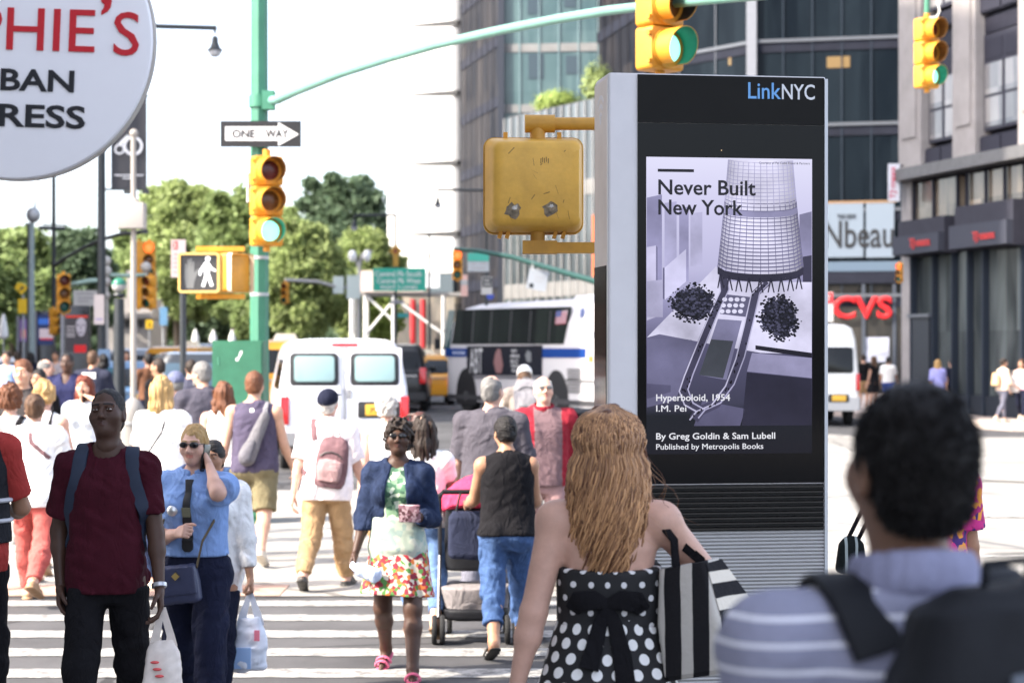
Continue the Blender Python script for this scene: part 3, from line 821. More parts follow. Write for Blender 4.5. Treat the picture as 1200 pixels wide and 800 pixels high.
ys = [-80, -20] + list(np.linspace(0, 100, 81)) + [130, 180, 260, 400, 800]
sheet('road', road_mat(), xs, ys, 0.0)
conc = mat('concrete', (.29, .275, .255), .9, spec=.2, var=.2, vscale=2.2, bump=.3, bscale=40)
concf = mat('worn_concrete_road', (.25, .24, .225), .9, spec=.2, var=.28, vscale=.7, bump=.3, bscale=30)
road_mat(conc, (.17, .16, .15), (.09, .085, .08), .38); road_mat(concf, (.13, .125, .12), (.07, .068, .065), .3)
# photographer's pavement with its kerb
b = MB(); b.span((-30, -30, 0.0), (30, 10.2, .148)); tag(b.build('pavement', conc), kind='structure')
b = MB(); b.span((-30, 10.203, 0.0), (30, 10.36, .145)); tag(b.build('kerb', mat('granite', (.33, .32, .31), .8, var=.2, vscale=20)), kind='structure')
# island pavement beyond the crossing and the pale concrete carriageway to the right
sheet('island_pavement', conc, list(np.linspace(-34, 2.2, 30)), list(np.linspace(16.25, 27.5, 14)), .008)
sheet('concrete_carriageway', concf, list(np.linspace(2.25, 34, 40)), list(np.linspace(16.25, 46.5, 30)), .006)
b = MB(); b.span((-8.0, 16.26, .009), (-1.9, 17.0, .014)); tag(b.build('kerb_ramp', mat('ramp_brick', (.36, .24, .19), .9, var=.2, vscale=9)), kind='structure')
rp = Plane((12.1, 62), (14.04, 54.6))
b = MB()
far = [(9.2, 70), (10.6, 57.5), (12.6, 50.2), (40, 44), (40, 95), (-2, 100), (4, 84)]
b.loft([[Vector((x, y, 0.0)) for x, y in far], [Vector((x, y, .15)) for x, y in far]])
tag(b.build('far_pavement', mat('warm_pavement', (.40, .33, .29), .9, var=.12, vscale=2, bump=.2)), kind='structure')
# crossing bars: worn thermoplastic, 0.3 m wide, 0.9 m apart
wm = mat('worn_paint', (.62, .61, .58), .75, spec=.3)
n_, bs = nodes_of(wm); tc = n_.nodes.new('ShaderNodeTexCoord'); no = n_.nodes.new('ShaderNodeTexNoise'); no.inputs['Scale'].default_value = 9; no.inputs['Detail'].default_value = 9; no.inputs['Roughness'].default_value = .75
n_.links.new(tc.outputs['Object'], no.inputs[0])
f_ = mathn(n_, 'MULTIPLY', mathn(n_, 'SUBTRACT', no.outputs[0], .45), 6.0); f_ = mathn(n_, 'MINIMUM', mathn(n_, 'MAXIMUM', f_, 0), .8)
n_.links.new(mixn(n_, f_, (.33, .32, .305), (.085, .085, .085)), bs.inputs['Base Color'])
def bar(x0, x1, y0, y1, name='crossing_bar'):
    r = np.random.default_rng(int(y0 * 100)); xx = np.linspace(x0, x1, 60)
    e0 = y0 + r.normal(0, .008, 60); e1 = y1 + r.normal(0, .008, 60)
    V = [(x, a, .005) for x, a in zip(xx, e0)] + [(x, a, .005) for x, a in zip(xx, e1)]
    F = [[i, i + 1, 61 + i, 60 + i] for i in range(59)]
    o = mesh_obj(name, np.array(V), F, wm, None, None, 0); o['kind'] = 'structure'; return o
for i in range(6): bar(-6.2, 2.0, 11.35 + i * .86, 11.35 + i * .86 + .34)
for x0, x1, y0, y1 in ((-3.2, 2.2, 36, 36.4), (-4.5, 6, 44.0, 44.3), (-1, .2, 31, 31.25), (2.5, 14, 19.2, 19.45), (5, 14, 30, 30.3), (4.2, 13, 23.6, 23.8)):
    V = [(x0, y0, gz(x0, y0) + .012), (x1, y0, gz(x1, y0) + .012), (x1, y1, gz(x1, y1) + .012), (x0, y1, gz(x0, y1) + .012)]
    o = mesh_obj('lane_marking', np.array(V), [[0, 1, 2, 3]], wm, None, None, 0); o['kind'] = 'structure'
# drain grate on the island
t = thing('drain_grate', 'black iron drain grate let into the pale pavement beyond the crossing', 'grate', (PX(412, 23.3), 23.2, .015))
b = MB(); b.span((-.36, -.36, 0), (.36, .36, .006)); b.build('pit', mat('pit_dark', (.01, .01, .01), .9), t)
for i in range(9):
    b = MB(); b.span((-.36 + i * .085, -.36, .0065), (-.32 + i * .085, .36, .02)); b.build('grate_slat', mat('cast_iron', (.05, .05, .055), .6, metal=.6), t)

# ------------------------------------------------------------------ facades
def pane_mat(name, ca, cb, sx, sz, rough=.08, spec=.5, ax=(1, 0), p=.6):
    if name in _MC: return _MC[name]
    m = mat(name, ca, rough, spec=spec); n, bs = nodes_of(m)
    g = n.nodes.new('ShaderNodeTexCoord'); q = n.nodes.new('ShaderNodeSeparateXYZ'); n.links.new(g.outputs['Object'], q.inputs[0])
    u = mathn(n, 'ADD', mathn(n, 'MULTIPLY', q.outputs[0], ax[0]), mathn(n, 'MULTIPLY', q.outputs[1], ax[1]))
    c = n.nodes.new('ShaderNodeCombineXYZ'); n.links.new(mathn(n, 'FLOOR', mathn(n, 'DIVIDE', u, sx)), c.inputs[0]); n.links.new(mathn(n, 'FLOOR', mathn(n, 'DIVIDE', q.outputs[2], sz)), c.inputs[1])
    wn = n.nodes.new('ShaderNodeTexWhiteNoise'); wn.noise_dimensions = '2D'; n.links.new(c.outputs[0], wn.inputs['Vector'])
    ns = n.nodes.new('ShaderNodeTexNoise'); ns.inputs['Scale'].default_value = .45; ns.inputs['Detail'].default_value = 3; ns.inputs['Distortion'].default_value = 1.5
    mp = n.nodes.new('ShaderNodeMapping'); mp.inputs['Scale'].default_value = (1.6, 1.6, .35); n.links.new(g.outputs['Object'], mp.inputs[0]); n.links.new(mp.outputs[0], ns.inputs[0])
    v = mathn(n, 'ADD', mathn(n, 'MULTIPLY', mathn(n, 'POWER', wn.outputs[0], 2.0), p), mathn(n, 'MULTIPLY', mathn(n, 'SUBTRACT', ns.outputs[0], .4), 1.2))
    v = mathn(n, 'MINIMUM', mathn(n, 'MAXIMUM', v, 0), 1)
    n.links.new(mixn(n, v, ca, cb), bs.inputs['Base Color'])
    bp = n.nodes.new('ShaderNodeBump'); bp.inputs['Strength'].default_value = .04; bp.inputs['Distance'].default_value = .1
    n2 = n.nodes.new('ShaderNodeTexNoise'); n2.inputs['Scale'].default_value = .7; n.links.new(g.outputs['Object'], n2.inputs[0]); n.links.new(n2.outputs[0], bp.inputs['Height']); n.links.new(bp.outputs[0], bs.inputs['Normal'])
    return m
def curtain(root, a, b_, z0, zs, bays, glass, band, mull, band_h=.6, edge=None, mw=.07, back=.3, mproud=.08):
    """one glazed face: glass per storey, spandrel per storey, one mullion grid"""
    pl = Plane(a, b_); g = MB()
    for lo, hi in zip(zs[:-1], zs[1:]):
        b = MB(); pl.rect(b, 0, pl.L, lo + band_h, hi, -back, 0); b.build('storey_glass', glass, root, world=True)
        b = MB(); pl.rect(b, 0, pl.L, lo, lo + band_h - .002, -back, .05); b.build('floor_band', band, root, world=True)
        if edge: b = MB(); pl.rect(b, -.02, pl.L + .02, lo + band_h, lo + band_h + .14, 0.002, .12); b.build('sill_rail', edge, root, world=True)
    for i in range(bays + 1):
        k = pl.L * i / bays; pl.rect(g, k - mw / 2, k + mw / 2, zs[0] + .001, zs[-1] + .01, .052 if band_h else .002, mproud)
    g.build('mullion_grid', mull, root, world=True)
    return pl
dk_glass = pane_mat('blue_black_glass', (.004, .007, .011), (.014, .021, .028), 1.3, 3.8, .15, .045)
br_glass = pane_mat('bronze_glass', (.008, .010, .016), (.05, .045, .045), 1.4, 3.2, .5, .04, (.4, 1), .5)
tl_glass = pane_mat('teal_glass', (.04, .08, .09), (.13, .20, .20), 2.2, 3.1, .12, .4)
spand = mat('dark_spandrel', (.020, .022, .032), .6, spec=.05, var=.15, vscale=1)
grey_al = mat('grey_aluminium', (.10, .108, .125), .4, metal=.2)
lt_band = mat('pale_slab_band', (.20, .20, .20), .7, var=.12, vscale=2)
# dark office block: stepped plan, glass on every face
ob = thing('office_block', 'tall dark glass office block with stepped corner and teal bay behind the street kiosk', 'building', (6, 96, 0))
q0, q1, q2, q3, q4, q5 = (PX(541, 113), 113), (PX(586, 103.5), 103.5), (PX(701, 103), 103), (PX(757, 93.5), 93.5), (PX(884, 87.5), 87.5), (PX(1056, 86), 86)
st_ = lambda d, py0, stp, n, zmin: [z for z in [PZ(py0, d) + stp * i for i in range(-8, n)] if z > zmin]
zs1 = [.2] + st_(106, 131, 3.15, 9, 3) ; curtain(ob, q0, q1, 0, zs1, 7, br_glass, spand, mat('bronze_mullion', (.025, .023, .027), .6, spec=.05), .55)
zs2 = [.2] + st_(103, 131, 3.14, 9, 3); curtain(ob, q1, q2, 0, zs2, 5, tl_glass, lt_band, mat('teal_mullion', (.16, .24, .26), .4), .42, mw=.06)
curtain(ob, q2, q3, 0, zs1, 6, br_glass, spand, _MC['bronze_mullion'], .55)
zs3 = [3.95 + 3.72 * i for i in range(-1, 9)]; zs3[0] = .2
curtain(ob, q3, q4, 0, zs3, 3, dk_glass, spand, grey_al, .42, grey_al, .05)
pl_c = curtain(ob, q4, q5, 0, zs3[1:], 5, dk_glass, spand, mat('blue_mullion', (.03, .04, .055), .6, spec=.08), .42, grey_al, .05)
b = MB(); pl_c.rect(b, -.32, .12, .2, 34, -.4, .25); b.build('corner_column', mat('pale_column', (.20, .21, .24), .5, var=.1), ob, world=True)
b = MB(); body = [q0, q1, q2, q3, q4, q5, (24, 88), (24, 130), (-2, 130)]
ins = [(x + .5, y + .6) for x, y in body]; b.loft([[Vector((x, y, .16)) for x, y in ins], [Vector((x, y, 33.5)) for x, y in ins]]); b.build('core', mat('dark_core', (.03, .03, .035), .8), ob, world=True)
# vertical dark fin between the bronze face and the teal bay
b = MB(); b.span((q1[0] - .12, q1[1] - .3, .2), (q1[0] + .22, q1[1] + .2, 33)); b.build('corner_post', mat('post_dark', (.035, .04, .055), .4), ob, world=True)
# teal bay: reflections of windows painted as darker panes
for px_, py_, w_, h_ in ((626, 8, 16, 18), (668, 2, 14, 14), (628, 78, 18, 30), (671, 76, 16, 22)):
    pl = Plane(q1, q2); c = pl.at(px_, py_); b = MB(); k = (c - pl.a).dot(pl.U); pl.rect(b, k - w_ / 46, k + w_ / 46, c.z - h_ / 46, c.z + h_ / 46, .003, .03); b.build('window', mat('teal_reflection_pane', (.03, .05, .065), .15), ob, world=True)
# warm reflections in the dark glazing, painted as small glowing panels
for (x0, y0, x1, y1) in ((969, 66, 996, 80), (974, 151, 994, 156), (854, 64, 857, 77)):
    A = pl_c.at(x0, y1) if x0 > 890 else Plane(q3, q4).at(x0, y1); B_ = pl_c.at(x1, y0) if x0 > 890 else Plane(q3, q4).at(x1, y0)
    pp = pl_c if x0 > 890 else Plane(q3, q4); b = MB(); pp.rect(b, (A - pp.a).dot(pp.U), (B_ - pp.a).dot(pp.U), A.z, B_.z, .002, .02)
    b.build('reflection_panel', mat('warm_reflection_glow', (.1, .07, .03), .4, emit=(1.0, .50, .10), estr=.05), ob, world=True)
# ground floor shop: dark glazing, posters and fascia
pl = Plane(q4, q5); dp = lambda x0, y0, x1, y1, o0, o1, m, nm: (lambda A, B_: (lambda b: (pl.rect(b, (A - pl.a).dot(pl.U), (B_ - pl.a).dot(pl.U), A.z, B_.z, o0, o1), b.build(nm, m, ob, world=True))[1])(MB()))(pl.at(x0, y1), pl.at(x1, y0))
dp(890, 333, 1056, 471, -.3, .0, pane_mat('shop_glass', (.022, .022, .022), (.10, .085, .07), 1.4, 2.2, .12, .5), 'shop_glass')
dp(890, 306, 1056, 333, .06, .12, spand, 'fascia'); dp(890, 306, 1056, 319, .122, .14, mat('blue_fascia', (.09, .13, .18), .4), 'fascia_strip')
for x in (1010, 1046): dp(x, 333, x + 4, 470, .002, .1, mat('shop_post', (.05, .06, .08), .5), 'shop_post')
dp(1012, 395, 1042, 424, .003, .02, mat('window_sheet', (.35, .37, .45), .7, var=.3, vscale=3), 'window_poster')
for x0, x1 in ((962, 1012), (1015, 1048)):
    dp(x0, 238, x1, 302, .125, .16, mat('poster_ground', (.17, .21, .26), .5), 'banner_sheet')
dp(960, 235, 1050, 239, .125, .17, mat('tan_strip', (.28, .17, .09), .6), 'banner_rail')
ink = mat('ink_black', (.012, .013, .016), .6)
o = pl.at(966, 291, .165); text('banner_word', 'Nbeau', ink, ob, o, pl.U, Z3, w_=(pl.at(1047, 291) - pl.at(966, 291)).length, h_=(291 - 259) / FPX * 86, bold=.012, proud=.02, world=True)
o = pl.at(981, 257, .165); text('banner_small_print', 'THE NEW', ink, ob, o, pl.U, Z3, w_=.8, h_=.22, bold=0, proud=.02, world=True)
cr = mat('red_lettering', (.50, .008, .012), .5)
o = pl.at(976, 374, .16); text('shop_lettering', 'CVS', cr, ob, o, pl.U, Z3, w_=(pl.at(1046, 374) - pl.at(976, 374)).length, h_=27 / FPX * 86, bold=.045, proud=.12, world=True)

# podium of the office block with a planted terrace
pd = thing('glazed_podium', 'low podium with pale mullions and concrete bands between the bus and the office block', 'building', (1, 96, 0))
r0, r1 = (PX(588, 98), 98), (PX(735, 88), 88)
plp = curtain(pd, (PX(592, 98.5), 98.5), r1, 0, [.2, 4.6, 9.2, 13.5], 16, pane_mat('podium_glass', (.03, .036, .042), (.11, .13, .14), 1.1, 4.6, .12, .5, (.5, 1)), mat('concrete_band', (.15, .148, .145), .8, var=.15, vscale=1.5), mat('pale_mullion', (.20, .20, .20), .5), .7, mw=.09)
b = MB(); bb_ = [(PX(592, 98.5) + .3, 98.9), (r1[0] + .4, 88.8), (r1[0] + 1, 102), (PX(592, 98.5) + .3, 102)]; b.loft([[Vector((x, y, .2)) for x, y in bb_], [Vector((x, y, 13.7)) for x, y in bb_]]); b.build('roof_slab', _MC['dark_core'], pd, world=True)
A = plp.pt(plp.L * .72, 6.2, .09); b = MB(); plp.rect(b, plp.L * .755, plp.L * .775, 5.4, 8.2, .09, .14); b.build('banner', mat('rust_banner', (.45, .11, .04), .7), pd, world=True)

# white museum tower with dark fins
mt = thing('white_tower', 'white stone tower with thin black ledges, sunlit beside the dark glass block', 'building', (-6, 116, 0))
stone_w = mat('white_marble', (.66, .655, .64), .6, var=.03, vscale=1.2, bump=.1, bscale=20)
A, B_ = Vector((PX(454, 117), 117, 0)), Vector((PX(531, 115), 115, 0))
poly = [A, B_] + [Vector((B_.x + .75 * math.sin(rad(a)), B_.y + .75 * (1 - math.cos(rad(a))), 0)) for a in (15, 30, 45, 60, 75, 90)] + [Vector((B_.x + .8, 150, 0)), Vector((A.x + .2, 150, 0))]
zb = PZ(321, 117)
b = MB(); b.loft([[p + Vector((0, 0, zb)) for p in poly], [p + Vector((0, 0, 40)) for p in poly]]); b.build('facade', stone_w, mt, 30, world=True)
plm = Plane(A, B_)
g = MB()
for i in range(60):
    z = zb + .3 + i * .42; plm.rect(g, plm.L - .1, plm.L + .02, z, z + .03, -.01, .02)
g.build('joint_lines', mat('joint_grey', (.35, .36, .4), .7), mt, world=True)
for py in (31, 112, 193, 275, -50):
    c = plm.at(483, py); e = plm.at(544, py); k0 = (c - plm.a).dot(plm.U); b = MB()
    b.loft([[plm.pt(k0, c.z, 0.002), plm.pt(k0, c.z + .09, .002), plm.pt(k0, c.z + .09, .06), plm.pt(k0, c.z, .06)], [plm.pt(plm.L + .35, c.z - .13, -.2), plm.pt(plm.L + .35, c.z + .13, -.2), plm.pt(plm.L + .35, c.z + .13, .12), plm.pt(plm.L + .35, c.z - .13, .12)]])
    b.build('ledge', mat('black_ledge', (.02, .02, .022), .6), mt, world=True)
b = MB(); ip = [Vector((p.x * .985, p.y + .8, 0)) for p in poly]; b.loft([[p + Vector((0, 0, .3)) for p in ip], [p + Vector((0, 0, zb - .01)) for p in ip]]); b.build('ground_floor_glass', pane_mat('lobby_glass', (.05, .055, .06), (.35, .30, .24), 1.3, 2.4, .15, .5), mt, 30, world=True)
b = MB(); plm.rect(b, (plm.at(514, 330) - plm.a).dot(plm.U), plm.L + .6, PZ(344, 115), PZ(321.5, 115), .55, 1.1); b.build('canopy', mat('slate_canopy', (.045, .065, .08), .5), mt, world=True)
for px_ in (484, 496):
    c = plm.at(px_, 400, .45); b = MB(); b.cyl((c.x, c.y, .3), (c.x, c.y, PZ(351, 116)), .17); b.build('column', mat('red_column', (.42, .03, .035), .5), mt, world=True)

# sidewalk shed with braces
sh_ = thing('sidewalk_shed', 'white braced scaffold shed with pale hoarding in front of the white tower', 'scaffold', (PX(450, 96), 96, .3))
wp = mat('white_paint', (.78, .77, .74), .5, var=.08, vscale=6)
b = MB(); b.span((PX(424, 96), 95.2, PZ(347, 96)), (PX(545, 96), 97.2, PZ(343, 96))); b.build('deck', mat('grey_timber', (.25, .24, .23), .8), sh_, world=True)
b = MB(); b.span((PX(424, 96), 95.0, PZ(342.8, 96)), (PX(498, 96), 95.1, PZ(318, 96))); b.build('hoarding', mat('pale_hoarding', (.62, .50, .46), .7, var=.08), sh_, world=True)
b = MB(); b.span((PX(499, 96), 95.0, PZ(338, 96)), (PX(516, 96), 95.1, PZ(322, 96))); b.build('hoarding', mat('white_hoarding', (.7, .72, .74), .7), sh_, world=True)
for x in (413, 429, 462, 520):
    for y in (95.2, 97): b = MB(); b.cyl((PX(x, 96), y, .3), (PX(x, 96), y, PZ(347, 96)), .07, seg=8); b.build('leg', wp, sh_, world=True)
for (x0, y0, x1, y1) in ((430, 347, 463, 378), (430, 390, 463, 350), (463, 350, 520, 392)):
    b = MB(); b.cyl(P(x0, y0, 95.25), P(x1, y1, 95.25), .055, seg=8); b.build('brace', wp, sh_, world=True)

# stone store building on the right
sb = thing('stone_store', 'pale stone store building with dark window bays, red lettered canopies and glass shopfront', 'building', (12.1, 62, 0))
ps = Plane((PX(1053, 62), 62), (PX(1290, 50.6), 50.6))
stone = mat('limestone', (.24, .222, .22), .8, var=.14, vscale=1.3, bump=.25, bscale=14)
dkf = mat('dark_bronze_frame', (.022, .022, .032), .6, spec=.08, var=.1, vscale=4)
K = ps.s_of
def sr(k0, k1, z0, z1, o0, o1, m, nm, par=None): b = MB(); ps.rect(b, k0, k1, z0, z1, o0, o1); return b.build(nm, m, par or sb, world=True)
b = MB(); cb = [ps.pt(0, 0, -.5), ps.pt(ps.L, 0, -.5), ps.pt(ps.L, 0, -9), ps.pt(0, 0, -9)]; b.loft([[p + Z3 * .16 for p in cb], [p + Z3 * 27 for p in cb]]); b.build('wall', dkf, sb, world=True)
pil = [(0, K(1079)), (K(1116), K(1143)), (K(1193), K(1225)), (K(1272), K(1288))]
zc = PZ(214, 62)
for k0, k1 in pil:
    b = MB(); ps.rect(b, k0, k1, zc + .36, 27, -.5, 0); ps.rect(b, k0 + (k1 - k0) * .18, k1 - (k1 - k0) * .18, zc + 1.3, 26, .002, .05); b.build('pilaster', stone, sb, world=True)
    for zj in np.arange(zc + 1.2, 26, 1.15): sr(k0 - .004, k1 + .004, zj, zj + .025, -.02, .006, mat('joint', (.26, .24, .23), .9), 'stone_joint')
sr(-.05, ps.L, zc, zc + .35, -.5, .35, mat('grey_cornice', (.10, .10, .105), .7, var=.15, vscale=3), 'cornice')
refl = pane_mat('store_pane', (.05, .055, .07), (.24, .23, .23), .75, .95, .1, .6, (.3, 1), .9)
frm = mat('window_frame_grey', (.04, .04, .054), .6, spec=.08)
for (k0, k1) in ((pil[0][1], pil[1][0]), (pil[1][1], pil[2][0]), (pil[2][1], pil[3][0])):
    m_ = (k0 + k1) / 2
    for f in range(4):
        z0 = zc + 1.25 + f * 4.0
        sr(k0, k1, z0 - .85, z0 - .35, -.5, -.18, dkf, 'spandrel_panel'); sr(k0, m_ - .05, z0 - .8, z0 - .40, -.178, -.14, mat('louvre', (.030, .030, .042), .6, spec=.08), 'louvre_panel'); sr(m_ + .05, k1, z0 - .8, z0 - .40, -.178, -.14, _MC['louvre'], 'louvre_panel')
        for a, c in ((k0 + .14, m_ - .10), (m_ + .10, k1 - .12)):
            fr = sr(a - .09, c + .09, z0 - .2, z0 + 2.55, -.495, -.25, frm, 'window')
            sr(a, c, z0 - .1, z0 + .74, -.248, -.235, refl, 'pane', fr); sr(a, c, z0 + .82, z0 + 1.70, -.248, -.225, refl, 'pane', fr)
            sr(a, c, z0 + 1.82, z0 + 2.4, -.248, -.23, _MC['louvre'], 'transom_louvre', fr)
        sr(k0, k1, z0 + 2.6, z0 + 3.1, -.49, -.3, dkf, 'spandrel_panel')
# mezzanine glazing, canopies, lettering
mez = pane_mat('mezzanine_glass', (.035, .035, .035), (.25, .20, .15), .62, 1.6, .1, .6, (.3, 1), .9)  # tan stands for reflections in the panes, put into the base colour
ke = K(1117)
sr(0.0, K(1064), .2, zc - .01, -.48, -.1, stone, 'corner_pier')
sr(K(1066), ke, 5.15, zc - .1, -.48, -.2, mez, 'mezzanine_glass'); sr(K(1124), ps.L, 5.6, zc - .1, -.48, -.22, mez, 'mezzanine_glass')
for x in (1066, 1089, 1117, 1128, 1150, 1172, 1195): sr(K(x) - .03, K(x) + .03, 5.1, zc - .05, -.19, -.1, dkf, 'glazing_bar')
can = mat('canopy_grey', (.032, .032, .043), .6, spec=.08, var=.1, vscale=3)
for x0, x1, z0, z1 in ((1061, 1116, PZ(300, 61), PZ(259, 61)), (1128, 1197, PZ(293, 57.5), PZ(242, 57.5))):
    sr(K(x0), K(x1), z0, z1, -.2, .25, can, 'canopy'); sr(K(x0) + .02, K(x1) - .02, z0 + .03, z0 + (z1 - z0) * .55, .252, .45, mat('canopy_front', (.044, .047, .062), .6, spec=.08), 'canopy_front')
red_l = mat('red_sign', (.45, .03, .03), .5)
for x0, x1, y0, z_ in ((1066, 1090, 293, 0), (1140, 1166, 285, 0)):
    o = ps.at(x0, y0, .46); e = ps.at(x1, y0, .46); text('store_lettering', 'TJ·maxx', red_l, sb, o, ps.U, Z3, w_=(e - o).length, h_=13 / FPX * o.y, bold=.008, proud=.03, world=True)
shopg = pane_mat('shopfront_glass', (.016, .02, .024), (.13, .15, .155), .55, 2.6, .12, .12, (.3, 1), .8)
sr(K(1064), ps.L, .75, PZ(300, 61), -.48, -.3, shopg, 'shopfront_glass'); sr(K(1064), ps.L, .16, .74, -.48, -.15, mat('shop_base', (.02, .024, .032), .6, spec=.08), 'shop_base')
for x in (1064, 1089, 1112, 1130, 1148, 1193): sr(K(x) - .05, K(x) + .05, .2, PZ(296, 60), -.28, -.08, mat('shop_mullion', (.022, .028, .04), .5, spec=.08), 'shop_mullion')
sr(K(1064), K(1085), .17, PZ(372, 61), -.27, -.1, mat('door_black', (.012, .015, .022), .5), 'door')
sr(K(1062), K(1087), PZ(372, 61) + .002, PZ(368, 61), -.27, -.02, grey_al, 'door_head')
# projecting vertical sign
t = thing('blade_sign', 'small white vertical blade sign with red letters on the stone corner pier', 'sign', P(1046, 236, 61.5))
b = MB(); b.span((PX(1041, 61.5), 61.45, PZ(236, 61.5)), (PX(1054, 61.5), 61.55, PZ(192, 61.5))); b.build('sign_board', mat('sign_white', (.55, .56, .62), .5), t, world=True)
text('sign_lettering', 'TJ·maxx', mat('crimson_letter', (.45, .02, .06), .5), t, P(1051.5, 233, 61.445), (0, 0, 1), (-1, 0, 0), w_=38 / FPX * 61.5, h_=9 / FPX * 61.5, bold=.03, world=True)
b = MB(); b.cyl(P(1053, 194, 61.5), P(1060, 194, 61.9), .03, seg=6); b.cyl(P(1053, 212, 61.5), P(1060, 212, 61.9), .03, seg=6); b.build('bracket', dkf, t, world=True)

# unseen on the left: corner building shaped, far block added, to cast shade
brick = mat('brown_brick', (.24, .13, .09), .9, var=.2, vscale=2)
for nm, lab, lo, hi in (('corner_building', 'pale stone corner building on the near left that shades the pavement', (-4.6, -22, 0), (-2.76, 10.15, 26)), ('street_building', 'brown brick block across the street on the left shading the avenue', (-46, 40, 0), (-19.5, 67, 44))):
    t = thing(nm, lab, 'building', (lo[0], lo[1], 0)); b = MB(); b.span(lo, hi); b.build('wall', brick if nm[0] == 's' else mat('pale_stone', (.5, .47, .43), .85, var=.1, vscale=2), t, world=True)  # near wall made pale to bounce light onto the kiosk
    n = int((hi[1] - lo[1]) / 3)
    b = MB(); b.span((0, 0, 0), (.04, 1.6, 1.9)); w0 = b.build('window', mat('office_pane', (.04, .05, .06), .1), t)
    for f in range(1, int(hi[2] / 3.6)):
        for i in range(n):
            c = w0 if f == 1 and i == 0 else w0.copy()
            if c is not w0: COL.objects.link(c); c.parent = t
            c.location = (hi[0] - lo[0] - .01, 1 + i * 3, f * 3.6)

# ------------------------------------------------------------------ trees
def leaf_mat(name, c, tr=.45):
    if name in _MC: return _MC[name]
    m = mat(name, c, .6, spec=.25); n, bs = nodes_of(m)
    at = n.nodes.new('ShaderNodeAttribute'); at.attribute_name = 'tone'
    cc = mixn(n, at.outputs['Fac'], tuple(np.array(c) * .62), tuple(np.array(c) * 1.45)); n.links.new(cc, bs.inputs['Base Color'])
    tb = n.nodes.new('ShaderNodeBsdfTranslucent'); n.links.new(cc, tb.inputs[0]); mx = n.nodes.new('ShaderNodeMixShader'); mx.inputs[0].default_value = tr
    n.links.new(bs.outputs[0], mx.inputs[1]); n.links.new(tb.outputs[0], mx.inputs[2]); n.links.new(mx.outputs[0], n.nodes['Material Output'].inputs[0])
    _MC[name] = m; return m
def leaves(name, C, m, parent, size, seed):
    """one quad per leaf spray around the given centres"""
    r = np.random.default_rng(seed); n = len(C)
    a = r.normal(size=(n, 3)); a[:, 2] += .5; a /= np.linalg.norm(a, axis=1)[:, None]
    t = r.normal(size=(n, 3)); u = np.cross(a, t); u /= np.linalg.norm(u, axis=1)[:, None]; v = np.cross(a, u)
    sz = size * r.uniform(.6, 1.4, n)[:, None]
    V = np.stack([C - u * sz, C - v * sz * .55 + u * sz * .1, C + u * sz, C + v * sz * .55 + u * sz * .1], 1).reshape(-1, 3)
    F = np.arange(4 * n).reshape(n, 4)
    o = mesh_obj(name, V, F, m, parent, None, 0)
    at = o.data.attributes.new('tone', 'FLOAT', 'POINT'); at.data.foreach_set('value', np.repeat(np.clip(r.normal(.5, .25, n), 0, 1), 4).astype(np.float32))
    return o
def tree(label, px, d, ytop, ybot, wpx, col, seed, n=7000, group='trees along the park', leaf=.24, dens=1.0, name='tree'):
    r = np.random.default_rng(seed); x = PX(px, d); z0 = gz(x, d); zt = PZ(ytop, d) - z0; zb = max(PZ(ybot, d) - z0, .8); W = wpx / FPX * d / 2
    t = thing(name, label, 'tree', (x, d, z0), 0, group)
    bark = mat('bark', (.10, .075, .055), .9, var=.3, vscale=6, bump=.5, bscale=20)
    b = MB(); tr_ = .018 * zt + .06
    b.tube([(0, 0, 0), (.05, 0, zb * .5), (-.05, .1, zb + .2 * (zt - zb)), (0, 0, zb + .6 * (zt - zb)), (.1, 0, zt * .93)], [tr_ * 1.3, tr_, tr_ * .75, tr_ * .4, .02], 8)
    ncl = 64; cl = []
    for i in range(ncl):
        f = (i + .5) / ncl; zz = zb + (zt - zb) * (f ** .85) * .97
        prof = math.sin(math.pi * min(1, .16 + .84 * (1 - f)) * .62 + .25) if f > .35 else .75 + .25 * f / .35
        ang = i * 2.4 + r.uniform(-.4, .4); rr = W * prof * r.uniform(.3, .92)
        c = A3(math.cos(ang) * rr, math.sin(ang) * rr, zz + r.uniform(-.3, .3)); cl.append((c, r.uniform(.45, 1.0) * (W * .27 + .25)))
        if i % 3 == 0:
            s0 = A3(0, 0, max(zb * .8, zz - rr * .8)); b.tube([s0, (s0 + c) / 2 + A3(0, 0, .15 * rr), c], [tr_ * .38, tr_ * .22, .02], 6)
    b.build('trunk', bark, t, 60)
    Cs = []
    per = int(n * 1.7) // ncl; leaf *= .80
    for c, R_ in cl:
        q = r.normal(size=(per, 3)); q /= np.linalg.norm(q, axis=1)[:, None]; q *= (r.uniform(.1, 1.15, per) ** .5)[:, None] * R_
        q[:, 2] *= .72; q[:, 2] += -.04 * (q[:, 0] ** 2 + q[:, 1] ** 2); Cs.append(q + c)
    k = int(n * .45); q = r.normal(size=(k, 3)); q /= np.linalg.norm(q, axis=1)[:, None]; q *= (r.uniform(0, 1, k) ** .4)[:, None]; q = q * A3(W * .98, W * .98, (zt - zb) * .5) + r.normal(0, .12, (k, 3)); q[:, 2] += zb + (zt - zb) * .5; Cs.append(q)
    leaves('crown', np.concatenate(Cs), leaf_mat(*col), t, leaf, seed)
    return t
LG = ('leaf_light', (.27, .33, .13)); MG = ('leaf_mid', (.20, .26, .10)); DG = ('leaf_dark', (.10, .145, .085)); YG = ('leaf_fresh', (.28, .36, .10))  # leaf colours lightened in place of haze
tree('dark broad tree rising far behind the others, left of the white tower', 398, 165, 203, 395, 135, DG, 1, 9000, leaf=.34)
tree('dark leafy tree at the left edge behind the tall thin pole', 12, 105, 268, 392, 110, MG, 2, 8000, leaf=.26)
